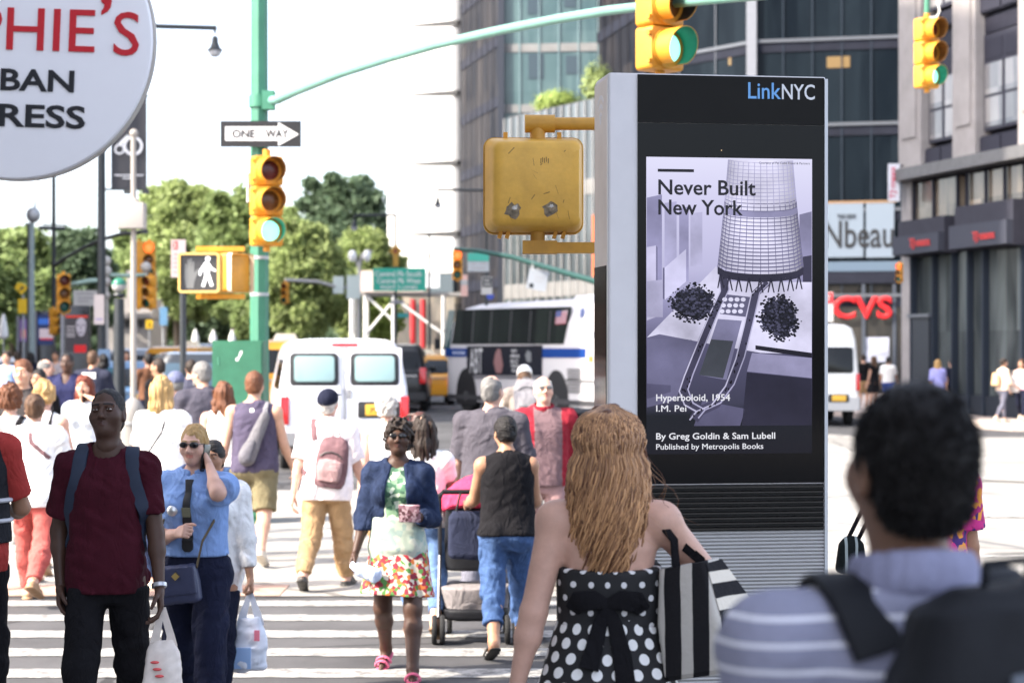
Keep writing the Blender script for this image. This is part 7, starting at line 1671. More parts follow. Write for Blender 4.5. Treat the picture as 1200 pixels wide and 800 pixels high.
magenta = pattern('magenta_print', [S(170, 40, 110), S(200, 50, 130), S(230, 150, 60), S(70, 40, 110), S(185, 45, 120)], 40)
greenp = pattern('green_print', [S(70, 110, 84), S(120, 150, 120), S(50, 84, 66), S(190, 200, 180)], 34); mintp = pattern('pale_mint_print', [S(168, 178, 162), S(148, 166, 158), S(182, 184, 170)], 30)
def dots_mat(name, base, dot, pitch, rad_, R_):
    m = mat(name, base, .75, bump=.15, bscale=50); n, bs = nodes_of(m); tc = n.nodes.new('ShaderNodeTexCoord'); q = n.nodes.new('ShaderNodeSeparateXYZ'); n.links.new(tc.outputs['Object'], q.inputs[0])
    a = mathn(n, 'MULTIPLY', mathn(n, 'ARCTAN2', q.outputs[0], mathn(n, 'MULTIPLY', q.outputs[1], -1)), R_ / pitch); zz = mathn(n, 'DIVIDE', q.outputs[2], pitch * .72)
    row = mathn(n, 'FLOOR', zz); sh = mathn(n, 'MULTIPLY', mathn(n, 'MODULO', row, 2.0), .5); u = mathn(n, 'SUBTRACT', mathn(n, 'FRACT', mathn(n, 'ADD', a, sh)), .5); v = mathn(n, 'MULTIPLY', mathn(n, 'SUBTRACT', mathn(n, 'FRACT', zz), .5), .72)
    d = mathn(n, 'SQRT', mathn(n, 'ADD', mathn(n, 'MULTIPLY', u, u), mathn(n, 'MULTIPLY', v, v))); f = mathn(n, 'LESS_THAN', d, rad_ / pitch)
    n.links.new(mixn(n, f, base, dot), bs.inputs['Base Color']); return m
def stripes_mat(name, base, line, pitch, wd, off=0.0, axis=2, tilt=0.0):
    m = mat(name, base, .85, spec=.2, bump=.3, bscale=60); n, bs = nodes_of(m); tc = n.nodes.new('ShaderNodeTexCoord'); q = n.nodes.new('ShaderNodeSeparateXYZ'); n.links.new(tc.outputs['Object'], q.inputs[0])
    ns = n.nodes.new('ShaderNodeTexNoise'); ns.inputs['Scale'].default_value = 5; n.links.new(tc.outputs['Object'], ns.inputs[0])
    z = mathn(n, 'ADD', mathn(n, 'ADD', q.outputs[axis], off), mathn(n, 'MULTIPLY', ns.outputs[0], .012)); f = mathn(n, 'FRACT', mathn(n, 'DIVIDE', z, pitch)); k = mathn(n, 'LESS_THAN', f, wd / pitch)
    n2 = n.nodes.new('ShaderNodeTexNoise'); n2.inputs['Scale'].default_value = 220; n.links.new(tc.outputs['Object'], n2.inputs[0]); bb = mixn(n, n2.outputs[0], tuple(np.array(base) * .8), tuple(np.array(base) * 1.2))
    n.links.new(mixn(n, k, bb, line), bs.inputs['Base Color']); return m
def walk(a=22, b=-14, ka=6, kb=26, side=0, arms=None, **k):
    L = [(a, ka), (b, kb)]; H_ = [-4, 26]
    if side: L.reverse(); H_.reverse()
    ar = [(-16, 8, 12, 8), (18, 8, 18, 8)]
    if side: ar.reverse()
    return dict(legs=tuple(L), heel=tuple(H_), arms=tuple(arms or ar), **k)
def T(m, sleeve=.55, **k): return dict(mat=m, sleeve=sleeve, **k)
def PT(m, hem=.97, **k): return dict(mat=m, hem=(hem, hem), **k)
def sunglasses(B, root, big=1.0, clear=False):
    u = B.u; sh = Shape()
    b = MB(); R = Matrix(B.Rh.tolist())
    for sx in (-1, 1):
        sh.ell(B.H(sx * .033, .098, .014), A3(.027 * big, .006, .018 * big) * u, B.Rh @ rz_(-sx * 12), .003); sh.cap(B.H(sx * .058, .088, .018), B.H(sx * .078, -.005, .014), .0035 * u, .003 * u, .002)
    sh.cap(B.H(-.01, .104, .018), B.H(.01, .104, .018), .003 * u, .003 * u, .002); sdf_obj('sunglasses', sh, .003, lens_d if not clear else mat('wire_frame', (.1, .1, .1), .4), root, relax=1)
def back_y(B, x, z, th=.004): return B.tops.snap((x, 0, z), (0, -1, 0), th)
def backpack(B, label, m, z, w_, h_, dp, x=0.0, m2=None, straps=(-1, 1), tiltx=0, roll=0, sw=.055, sm=None, name='backpack', pocket=True, front=True):
    t = attach(name, label, 'backpack' if name == 'backpack' else 'bag', B); h = B.h; p0 = back_y(B, x, z + B.dz * 0); yb = p0.y - dp / 2 + .005
    R = rx(tiltx) @ ry(roll); o = A3(x, yb, z); sh = Shape(); hh = h_ / 2
    sh.loft([(-hh, w_ * .40, dp * .42, 0, 0), (-hh * .8, w_ * .48, dp * .5, 0, 0), (0, w_ * .5, dp * .5, 0, 0), (hh * .6, w_ * .46, dp * .45, 0, 0), (hh * .92, w_ * .36, dp * .32, 0, .01), (hh, w_ * .22, dp * .2, 0, .02)], o, R, p=3.2); sh.noise(.003, 26, 3)
    pk = sdf_obj('pack', sh, max(B.vox * .8, .007), m, t)
    if pocket:
        s2 = Shape(); s2.loft([(-hh * .75, w_ * .33, .03, 0, -dp * .5), (-hh * .3, w_ * .40, .045, 0, -dp * .5), (hh * .05, w_ * .36, .035, 0, -dp * .48), (hh * .12, w_ * .2, .02, 0, -dp * .47)], o, R, p=3); s2.noise(.002, 40, 4); sdf_obj('pocket', s2, max(B.vox * .8, .006), m2 or m, t)
        b = MB(); f = lambda u, v, q: Vector(o + R @ A3(u, q, v)); b.tube([f(-w_ * .36, hh * .2, -dp * .50), f(-w_ * .2, hh * .36, -dp * .51), f(0, hh * .42, -dp * .50), f(w_ * .2, hh * .36, -dp * .51), f(w_ * .36, hh * .2, -dp * .50)], .006, 6); b.build('zip', mat('zip_dark', (.02, .02, .02), .5), t)
    b = MB(); f = lambda u, v, q: Vector(o + R @ A3(u, q, v)); b.tube([f(-.03, hh * .95, dp * .2), f(-.03, hh + .03, dp * .15), f(.03, hh + .03, dp * .15), f(.03, hh * .95, dp * .2)], .007, 6); b.build('carry_loop', sm or m, t)
    for sx in straps:
        xs = sx * .062 * h; zz = .80 * h + B.dz; b = MB(); dz = B.dz
        pts = [((xs * .75, -.02, min(z + hh * .8, .79 * h + dz)), (0, -1, .15)), ((xs, -.01, .80 * h + dz), (0, -.5, 1)), ((xs * 1.05, 0, .81 * h + dz), (0, .4, 1)), ((xs * 1.15, 0, .76 * h + dz), (0, 1, .2)), ((xs * 1.35, 0, .70 * h + dz), (sx * .3, 1, 0)), ((xs * 1.5, 0, .64 * h + dz), (sx * .9, .5, 0)), ((xs * 1.4, -.02, .60 * h + dz), (sx, -.4, 0)), ((xs * 1.1, -.03, .585 * h + dz), (sx * .5, -1, 0))]
        if not front: pts = pts[:4]
        strap(b, B, [(p, d) for p, d in pts], sw, .012); b.build('strap', sm or m, t)
    return t, o, R, pk
def lanyard(B, label, m, x0, x1, z1, wd=.02, th=.006, front=False, name='bag_strap'):
    h = B.h; b = MB(); s_ = 1 if front else -1; n = 6
    strap(b, B, [((x0, 0, .80 * h + B.dz), (0, s_ * .3, 1))] + [((x0 + (x1 - x0) * i / n, 0, .79 * h + B.dz + (z1 - .79 * h) * i / n), (.25 * (x1 - x0) * i / n, s_, 0)) for i in range(1, n + 1)], wd, th); return b
def plastic_bag(B, label, hand, w_, h_, col, tint, lines_=True, drop=.0, seed=0, fwd=0, off=(0, 0)):
    t = attach('carrier_bag', label, 'bag', B); p = B.palm(hand, .085, .012) + A3(off[0], off[1], 0); sh = Shape(); c = p + A3(0, fwd, -h_ * .62 - drop)
    sh.loft([(-h_ * .40, w_ * .44, w_ * .24, 0, 0), (-h_ * .36, w_ * .50, w_ * .30, 0, 0), (-h_ * .1, w_ * .48, w_ * .27, 0, 0), (h_ * .12, w_ * .40, w_ * .19, 0, 0), (h_ * .26, w_ * .26, w_ * .07, 0, 0)], c, p=2.6); sh.noise(.008, 30, seed, (1, 1, .5)); sh.noise(.004, 75, seed + 2)
    m = mat('carrier_film_' + col, tint, .35, spec=.5, var=.12, vscale=14, trans=.0, sss=0); bd = sdf_obj('bag_body', sh, .007, m, t)
    for dx in (-1, 1):
        b = MB(); b.ribbon([Vector(c + A3(dx * w_ * .22, 0, h_ * .18)), Vector(c + A3(dx * w_ * .2, 0, h_ * .32)), Vector(p + A3(dx * .012, 0, -.04)), Vector(p + A3(dx * .004, 0, .004))], [(0, -1, 0)] * 4, [w_ * .34, w_ * .22, .03, .02], .004); b.build('handle', m, t)
    return t, c
def face_from_ground(z): return z

# 1 man in the maroon t-shirt
def necklace(B, root):
    b = MB(); pts = []
    for a in np.linspace(-1.9, 1.9, 25): q = (math.sin(a) * .062, 0, .80 * B.h + B.dz - .035 * math.cos(a) * 1.0); pts.append(B.skin_body().snap((q[0], .0, q[2]), (math.sin(a) * .6, math.cos(a), .5), .004))
    b.tube(pts, .003, 6); b.build('necklace', gold, root)
def watch(B, root, i=0):
    w_ = B.wri[i] - B.hdir[i] * .02; b = MB(); b.lathe([(.031, -.01), (.034, -.008), (.034, .008), (.031, .01)], w_, B.hdir[i], 18); b.build('wristwatch', mat('watch_steel', (.5, .5, .52), .3, metal=.8), root)
b1 = person('young man in a maroon t-shirt walking towards us with a navy backpack', 126, 8.8, 1.70, 182, walk(20, -10, 8, 26, 1, arms=((4, 9, 14, 10), (-12, 12, 34, 30)), head=(-8, 10, 3), lean=-2, bulk=.84, spread=1), 'dark', ('crop', 'black'),
    T(maroon, .72, hem=.47, loose=.016, fold=.008, straight=.75, over=.020), None, PT(blackc, loose=.018, fold=.005), ('shoe', dshoe), extra=lambda B, r: (necklace(B, r), watch(B, r)))
backpack(b1, 'navy backpack worn by the man in the maroon shirt, its straps on his chest', nylon_n, 1.20, .30, .44, .16, sw=.062, sm=mat('strap_navy', S(30, 40, 60), .7, var=.15, vscale=12))
# carrier bag is added after the officer
# 2 officer on the phone
def officer(B, root):
    sunglasses(B, root, 1.05); h = B.h
    f = lambda x, z, th=.004: B.tops.snap((x, 0, z), (0, 1, 0), th)
    b = MB(); zz = np.linspace(.795, .60, 22); tp = f(0, .795 * h, .010); b.ribbon([Vector((0, tp.y - .020, .832 * h)), Vector((0, tp.y - .004, .815 * h))] + [f(0, z * h, .010) for z in zz], [(0, 1, .1)] * 24, [.048, .036, .034, .034] + [.038 + .0015 * i for i in range(18)] + [.06, .03], .008); b.build('necktie', mat('tie_dark', S(30, 29, 31), .6), root)
    b = MB(); b.ribbon([f(0, .745 * h, .016), f(0, .715 * h, .016)], [(0, 1, 0)] * 2, [.05, .045], .006); b.build('tie_crest', mat('crest_olive', S(110, 110, 90), .6), root)
    b = MB(); b.lathe([(.001, .016), (.02, .012), (.03, .0)], f(.075, .735 * h), (0, 1, .1), 12); b.build('badge', mat('badge_silver', (.6, .6, .6), .3, metal=.9), root)
    for sx in (-1, 1):
        b = MB(); b.add([f(sx * .012, .822 * h, .006), f(sx * .075, .812 * h, .006), f(sx * .055, .775 * h, .008), f(sx * .016, .80 * h, .010)], [[0, 1, 2, 3] if sx < 0 else [3, 2, 1, 0]]); b.build('collar', polblue, root, 0)
    s2 = Shape(); s2.loft([(-.022, .108 * h, .08 * h, 0, 0), (.022, .107 * h, .079 * h, 0, 0)], B.hip + A3(0, 0, .075 * h), B.R); sdf_obj('belt', s2, .008, nylon_k, root)
b2 = person('officer in a light blue uniform shirt and dark tie talking on a phone', 229, 10.5, 1.60, 173, walk(16, -8, 6, 20, 0, arms=((0, 0, 0, 0), (12, 6, 96, 40)), sex='f', wrist=((-.10, .085, 1.405, -.6, .35, -1), None), hands=('phone', 'grip'), hand_n=((.9, -.5, .1), None), bulk=1.08, head=(-4, -2, 0)), 'pink', ('bun', 'blond'),
    T(polblue, .8, hem=.57, loose=.024, fold=.006, collar=dict(r=.047, th=.006, hgt=.016, gap=True)), None, PT(C_('uniform_navy', 30, 33, 52), loose=.024, waist=.60, fold=.007), ('shoe', dshoe), extra=officer)
t = attach('mobile_phone', 'black mobile phone held to the ear of the officer', 'phone', b2); b = MB(); q = b2.palm(0, .085, .014); rslab(b, Vector(q) + Vector((0, 0, 0)), Vector((.25, .95, .1)).normalized(), Vector((-.1, -.1, 1)).normalized(), Vector((-.95, .25, 0)).normalized(), .07, .145, .01, .012, .003); b.build('phone_body', lens_d, t)
t = attach('shoulder_bag', 'small quilted navy bag on a chain in front of the officer', 'bag', b2); fy = .17
sh = Shape(); sh.loft([(-.10, .10, .035, 0, 0), (-.085, .112, .045, 0, 0), (.0, .110, .045, 0, 0), (.08, .100, .036, 0, 0), (.095, .096, .028, 0, 0)], (.03, .20, .80), ry(6), p=5); pk = sdf_obj('bag_body', sh, .006, mat('quilted_navy', S(54, 58, 84), .45, var=.1, vscale=20, bump=.3, bscale=30), t)
sh = Shape(); sh.loft([(-.055, .104, .012, 0, .044), (.088, .102, .014, 0, .040)], (.03, .20, .80), ry(6), p=5); sdf_obj('flap', sh, .005, _MC['quilted_navy'], t); b = MB(); b.box((.03, .262, .845), (.03, .012, .03), Matrix.Rotation(.78, 3, 'Y')); b.build('clasp', gold, t)
for sx in (-1, 1):
    b = MB(); pts = [Vector((.03 + sx * .095, .20, .89)), Vector((.03 + sx * .12, .185, 1.02)), b2.tops.snap((sx * .11, 0, 1.12), (sx * .2, 1, 0), .008)]
    for i in range(26):
        u_ = i / 25 * 1.999; k = int(u_); q = pts[k].lerp(pts[k + 1], u_ - k); b.ball(q, (.006, .005, .011), 6, 4)
    b.build('chain', mat('chain_dark', S(96, 84, 66), .35, metal=.8), t)
t, c = plastic_bag(b1, 'white shop bag with red print hanging beside the maroon man', 0, .16, .34, 'warm', S(226, 214, 205), drop=.02, seed=5, fwd=-.02, off=(-.02, .0))
b = MB()
for i in range(3): b.ball(Vector(c) + Vector((.01 + .01 * i, .050, -.06 + i * .03)), (.020, .008, .007), 8, 5)
b.build('red_print', mat('print_bag_red', S(220, 90, 90), .6), t)
# 3 woman in the polka dot dress
dress_m = dots_mat('polka_dress', S(30, 29, 31), S(232, 230, 228), .060, .0165, .17); bod_m = dots_mat('polka_bodice', S(30, 29, 31), S(215, 212, 212), .058, .0095, .14)
hm_ = mat('hair_honey', (.2, .1, .04), .42, spec=.5); n_, bs = nodes_of(hm_); at = n_.nodes.new('ShaderNodeAttribute'); at.attribute_name = 'tone'; n_.links.new(mixn(n_, at.outputs['Fac'], S(96, 60, 40), S(224, 172, 122)), bs.inputs['Base Color'])
def strands(B, root, n, length, m, seed=1, spread=.085, rr=.0055, wave=.012, fly=10):
    r = np.random.default_rng(seed); b = MB(); tone = []
    for i in range(n):
        a = r.uniform(-2.25, 2.25) if i < n * .9 else r.uniform(-2.6, 2.6); el_ = r.uniform(.0, 1.0) ** .6 * 1.52; L_ = length * r.uniform(.72, 1.02) * (1 - .22 * abs(a) / 2.4); ph, fr = r.uniform(0, 6.28), r.uniform(9, 15)
        k = (.088 + r.uniform(-.006, .012)); s0 = A3(math.sin(a) * .086 * math.cos(el_), -.012 - math.cos(a) * .100 * math.cos(el_), .03 + .106 * math.sin(el_)); mid = A3(math.sin(a) * (k + .012), -math.cos(a) * (k + .03) - .01, -.02)
        pts = [s0, (s0 + mid) / 2 + A3(math.sin(a) * .026, -math.cos(a) * .026, .030 * el_), mid]; ex = math.sin(a) * (spread + r.uniform(-.02, .03)) ; nn = 9
        for j in range(1, nn + 1):
            f = j / nn; w_ = wave * (.3 + f) ; pts.append(A3(mid[0] + (ex * (1.0 - .35 * f) - mid[0]) * f ** .5 + w_ * math.sin(fr * f + ph), mid[1] * (1 - .12 * f) - .028 * math.sin(f * 3.1) + w_ * .6 * math.cos(fr * f + ph), mid[2] - L_ * f))
        if i >= n - fly: pts = [p + A3(.006 * q ** 1.5 * (1 if i % 2 else .6), -.004 * q, .010 * q) for q, p in enumerate(pts)]
        P3 = [Vector(B.H(*p)) for p in pts]; nv = len(b.V); r0 = rr * r.uniform(.7, 1.3) * (.25 if i >= n - fly else 1); b.tube(P3, [r0 * .7] + [r0] * (len(P3) - 3) + [r0 * .7, r0 * .15], 5); tone += [float(np.clip(r.normal(.42, .22), 0, 1))] * (len(b.V) - nv)
    o = b.build('hair', m, root, 180); a_ = o.data.attributes.new('tone', 'FLOAT', 'POINT'); a_.data.foreach_set('value', np.array(tone, np.float32)); return o
def polka(B, root):
    h = B.h; strands(B, root, 2700, .47, hm_, 4, .135, .0024, .022, 16)
    sk = Shape(); s2 = B.skirt_shape(hem=.36, waist=.625, flare=1.5, loose=.030, fold=.010, n=10); o = sdf_obj('skirt', s2, .007, dress_m, root); B.bot = s2
    f = lambda x, z, th=.006: B.tops.snap((x, 0, z), (0, -1, 0), th)
    b = MB(); zz = .655 * h
    for sg in (-1, 1): b.ribbon([f(0, zz), f(sg * .04, zz + .012, .02), f(sg * .09, zz + .004, .012), f(sg * .105, zz - .02, .004)], [(0, -1, .1)] * 4, [.03, .06, .065, .05], .012)
    b.build('sash_bow', blackc, root, 50)
    for sg, l in ((-1, .19), (1, .23)): b = MB(); b.ribbon([f(0, zz, .008), f(sg * .022, zz - .06, .012), B.bot.snap((sg * .045, 0, zz - .15), (0, -1, 0), .012), B.bot.snap((sg * .055, 0, zz - l), (0, -1, 0), .014)], [(0, -1, .1)] * 4, [.025, .045, .055, .06], .008); b.build('sash_tail', blackc, root, 50)
b3 = person('woman with long wavy hair in a black and white polka dot dress, back to us', 713, 6.1, 1.67, -4, walk(14, -10, 6, 20, 1, arms=((-10, 13, 8, 0), (28, 36, 95, 55)), sex='f', bulk=1.06, head=(6, 4, 0), hands=('relax', 'grip')), 'pink', ('wavy', 'honey', .20),
    T(bod_m, 0, tank=.3, hem=.60, loose=.008, fold=.002, neck='none', post=lambda B, sh: sh.cut(B.hip + B.R @ A3(0, 0, .198 * B.h), B.R @ A3(0, -.10, 1))), None, None, ('sandal', dshoe), extra=None)
polka(b3, b3.root)
t = attach('tote_bag', 'black and silver striped tote bag on the right shoulder of the woman in polka dots', 'bag', b3); tm = stripes_mat('tote_stripes', S(34, 33, 36), S(196, 190, 182), .082, .034, .02, 0); tm2 = stripes_mat('tote_side_stripes', S(34, 33, 36), S(215, 205, 190), .075, .034, .03, 2)
b = MB(); bx = .245; tR = lambda x, y, z: Vector((bx + .11 * (1.1 - z) / .33 + x * .82 + y * .57, -.07 + y * .82 - x * .57, z + .11 + .22 * (x + .3 * y)))
for z, w_, d_ in ((.785, .115, .13), (.80, .125, .14), (.95, .110, .11), (1.10, .085, .05)):
    rings_ = rings_ + [[tR(x, y, z) for x, y in rrect(2 * w_, 2 * d_, .02, 3)]] if z > .79 else [[tR(x, y, z) for x, y in rrect(2 * w_, 2 * d_, .02, 3)]]
b.loft(rings_); bd = b.build('bag_body', tm, t, 40)
b = MB(); V = [tR(w_ + .003, y, z) for z, w_, d_ in ((.80, .125, .14), (.95, .110, .11), (1.095, .085, .05)) for y in (-d_ * .85, d_ * .85)]
b.add(V, [[0, 1, 3, 2], [2, 3, 5, 4]]); b.build('side_gusset', tm2, t)
for y, z_ in ((-.03, 0), (.03, .0)):
    b = MB(); sp = Vector(b3.sh[1]) + Vector((-.045, y * .4, .058)); pts = [Vector((bx - .04, -.06 + y, 1.20)), Vector((.20, -.04 + y, 1.28)), sp + Vector((.035, -.035, -.05)), sp, sp + Vector((-.005, .06, -.06)), Vector((.20, .05 + y, 1.28)), Vector((bx + .04, -.06 + y, 1.215))]; b.ribbon(pts, [(0, -1, 0), (.3, -1, .2), (0, -1, .6), (0, 0, 1), (0, 1, .5), (.3, 1, 0), (0, 1, 0)], .026, .006); b.build('handle', blackc, t)
# 4 man in the striped polo, close to us
polo = stripes_mat('striped_polo', S(146, 146, 166), S(236, 234, 242), .036, .0062, .012)
def polo_extra(B, root):
    r = np.random.default_rng(3); b = MB(); hs = B.hair_shape('thick'); n = 9000
    q = r.normal(size=(n, 3)); q /= np.linalg.norm(q, axis=1)[:, None]; c = B.H(0, -.014, .0)
    V, Q = hs.mesh(.006); cen = V[Q].mean(1); idx = r.integers(0, len(Q), n); p = cen[idx]; nv = np.cross(V[Q[idx, 1]] - V[Q[idx, 0]], V[Q[idx, 3]] - V[Q[idx, 0]]); nv /= np.linalg.norm(nv, axis=1)[:, None] + 1e-9
    dn = nv * .45 + r.normal(0, .35, (n, 3)) + A3(0, -.2, -.9); dn /= np.linalg.norm(dn, axis=1)[:, None]; sd = np.cross(dn, r.normal(size=(n, 3))); sd /= np.linalg.norm(sd, axis=1)[:, None]; L_ = r.uniform(.006, .013, n)[:, None]
    Vv = np.stack([p - sd * .0022, p + sd * .0022, p + dn * L_], 1).reshape(-1, 3); mesh_obj('hair_tufts', Vv, np.arange(3 * n).reshape(n, 3), hairmat('black'), root, None, 0)
    s2 = B.collar(r=.0455, th=.0065, hgt=.018, tilt=12, gap=True); sdf_obj('collar', s2, .005, C_('polo_collar', 146, 146, 172), root)
b4 = person('dark haired man in a grey blue striped polo shirt close to us, back turned', 1066, 2.75, 1.758, 10, walk(10, -6, 4, 12, 0, arms=((2, 12, 14, 0), (10, 14, 30, 10)), head=(5, 8, 0), bulk=1.03), 'brown', ('thick', 'black'),
    T(polo, .9, hem=.47, loose=.018, fold=.004), None, PT(navy, loose=.016), ('shoe', dshoe), detail=.85, extra=polo_extra)
t4, o4, R4, pk4 = backpack(b4, 'black backpack worn by the man in the striped polo', nylon_k, 1.30, .38, .50, .20, x=.075, sw=.075, sm=nylon_k, roll=-4)
b = MB(); f4 = lambda u_, v_, q_: Vector(o4 + R4 @ A3(u_, q_, v_)); rslab(b, f4(-.03, .145, -.085), Vector(R4 @ A3(1, 0, 0)), Vector(R4 @ A3(0, .25, 1)), Vector(R4 @ A3(0, -1, .25)), .055, .022, .012, .008, .002); b.build('sewn_patch', mat('patch_grey', S(96, 102, 112), .5), t4)
# 5 person at the left edge with the black vest
vest = C_('black_vest', 40, 40, 44)
def vest_x(B, root):
    for z in (.655, .60): 
        s2 = Shape(); s2.loft([(-.010, .128 * B.h, .092 * B.h, 0, 0), (.010, .128 * B.h, .092 * B.h, 0, 0)], B.hip + A3(0, 0, (z - .515) * B.h), B.R); sdf_obj('reflective_band', s2, .008, mat('reflective_grey', S(190, 190, 196), .4), root)
b5 = person('person in a black vest with grey bands over a red shirt at the left edge', -40, 9.4, 1.72, 14, walk(12, -8, 4, 18, 1, arms=((5, 8, 20, 0), (12, 14, 70, 20))), 'tan', ('short', 'dark'), T(redt, .8, hem=.46), T(vest, 0, tank=.75, hem=.54, loose=.03, name='vest'), PT(blackc, loose=.022), ('shoe', dshoe), extra=vest_x)

# 6 woman in the denim jacket
def denim_x(B, root):
    s2 = B.skirt_shape(hem=.33, waist=.58, flare=1.28, loose=.018, fold=.016, n=7, seed=2, bottom_y=.02); sdf_obj('skirt', s2, .008, floral, root)
    s3 = B.top_shape(loose=.020, hem=.46, sleeve=0, tank=.5, fold=.006, neck='none'); s3.cut(B.hip + A3(0, 0, .12 * B.h), A3(0, 0, 1)); sdf_obj('overlay_blouse', s3, .009, mintp, root)
    sunglasses(B, root, .95)
def open_front(B, sh): sh.cap(B.hip + A3(0, .16, -.1), B.hip + B.R @ A3(0, .16, .34 * B.h), .10, .045, .008, u=(0, 1, 0), f=.35, mode='s')
b6 = person('woman in a denim jacket and bright floral skirt walking towards us', 467, 12.3, 1.60, 176, walk(24, -10, 8, 30, 0, arms=((0, 0, 0, 0), (2, 12, 26, 0)), sex='f', wrist=((-.13, .22, 1.00, -.4, -.6, -1), None), hands=('grip', 'relax'), head=(4, 8, 0)), 'dark', ('curly', 'dark'),
    T(greenp, 0, tank=.6, hem=.56, loose=.010, fold=.003), T(dden, 1.72, hem=.58, loose=.022, fold=.008, straight=.35, post=open_front, neck='crew'), None, ('sandal', mat('sandal_pink', S(196, 90, 120), .6)), extra=denim_x)
t = attach('clutch', 'pale blue folded wrap carried low by the woman in the denim jacket', 'cloth', b6); sh = Shape(); q = b6.palm(1, .09, .02); sh.cap(q + A3(0, .03, .0), q + A3(-.13, .05, -.05), .035, .05, .01, u=(0, 1, 0), f=1.6); sh.noise(.006, 40, 2); sdf_obj('cloth_fold', sh, .007, C_('pale_blue_cloth', 196, 208, 232), t)
t = attach('picture_book', 'patterned folder held up by the woman in the denim jacket', 'folder', b6); b = MB(); q = Vector(b6.palm(0, .09, .02)); rslab(b, q + Vector((-.02, .02, .02)), KU, Vector((0, .3, .95)).normalized(), Vector((0, .95, -.3)).normalized(), .13, .11, .012, .008, .003); b.build('cover', pattern('folder_print', [S(150, 110, 120), S(190, 160, 165), S(96, 60, 66)], 60), t)
# 7 stroller, woman pushing it, second woman beside it
b7 = person('woman in a black sleeveless top and cropped jeans pushing a stroller', 594, 13.15, 1.585, 6, walk(16, -16, 8, 20, 1, arms=((34, 10, 48, 0), (30, 10, 52, 0)), sex='f', bulk=1.10, head=(10, -6, 0), lean=4, hands=('grip', 'grip')), 'tan', ('short', 'black'),
    T(blackc, 0, tank=.8, hem=.50, loose=.022, fold=.006), None, PT(jeans, .83, loose=.018, fold=.008), ('sandal', dshoe))
b8 = person('woman with long dark brown hair and pale jeans half hidden by the denim jacket', 497, 14.0, 1.56, -4, walk(14, -16, 6, 22, 0, sex='f', arms=((10, 8, 30, 0), (28, 10, 40, 0))), 'fair', ('long', 'dark', .18), T(white, .5), None, PT(ljeans, .88, loose=.012), ('sandal', tanshoe))
st_x, st_d = PX(556, 13.85), 13.85
sr_ = thing('stroller', 'black stroller with a hot pink hood and pale basket in front of the jeans woman', 'stroller', (st_x, st_d, 0), rad(2))
fr = mat('stroller_frame', S(70, 70, 74), .4, metal=.5)
for sx in (-1, 1): b = MB(); b.tube([(sx * .24, -.28, 1.02), (sx * .24, -.05, .72), (sx * .24, .28, .18)], .014, 8); b.build('side_tube', fr, sr_); b = MB(); b.tube([(sx * .24, .05, .62), (sx * .25, -.20, .18)], .013, 8); b.build('rear_leg', fr, sr_)
b = MB(); b.tube([(-.24, -.28, 1.02), (-.22, -.33, 1.05), (.22, -.33, 1.05), (.24, -.28, 1.02)], .017, 8); b.build('handle', nylon_k, sr_)
sh = Shape(); sh.loft([(-.20, .20, .10, 0, .04), (0, .21, .07, 0, 0), (.24, .20, .06, 0, -.06)], (0, .02, .68), p=3); sdf_obj('seat', sh, .012, nylon_k, sr_)
sh = Shape(); sh.ell((0, .04, .93), (.225, .26, .20)); sh.cut((0, 0, .90), (0, -.2, -1)); sh.noise(.008, 20, 3); sdf_obj('hood', sh, .010, pink, sr_)
sh = Shape(); sh.loft([(-.10, .22, .20, 0, 0), (.08, .24, .24, 0, 0)], (0, 0, .30), p=3); sh.noise(.010, 18, 2); sdf_obj('basket', sh, .012, C_('basket_silver', 128, 122, 122), sr_)
sh = Shape(); sh.loft([(-.04, .235, .22, 0, 0), (.03, .24, .23, 0, 0)], (0, -.01, .20), p=3); sdf_obj('basket_base', sh, .012, nylon_k, sr_)
for x, y in ((-.25, -.22), (.25, -.22), (-.2, .30), (.2, .30)):
    for dx in (-.028, .028): b = MB(); b.lathe([(.05, -.016), (.092, -.018), (.10, -.008), (.10, .008), (.092, .018), (.05, .016)], (x + dx, y, .10), (1, 0, 0), 22); w_ = b.build('wheel', tyre_m, sr_); b = MB(); b.lathe([(.005, -.012), (.05, -.014), (.05, .014), (.005, .012)], (x + dx, y, .10), (1, 0, 0), 14); b.build('hub', galv, w_)
t = thing('changing_bag', 'navy bag hanging from the stroller handle', 'bag', (st_x - .02, st_d - .36, .80)); sh = Shape(); sh.loft([(-.20, .14, .06, 0, 0), (-.17, .155, .075, 0, 0), (.08, .145, .06, 0, 0), (.12, .12, .035, 0, 0)], p=3.5); sh.noise(.004, 24, 1); sdf_obj('bag_body', sh, .009, C_('bag_navy', 40, 44, 62), t)
for sx in (-1, 1): b = MB(); b.tube([(sx * .10, 0, .10), (sx * .08, .0, .2), (sx * .06, .03, .262)], .009, 6); b.build('strap', nylon_k, t)
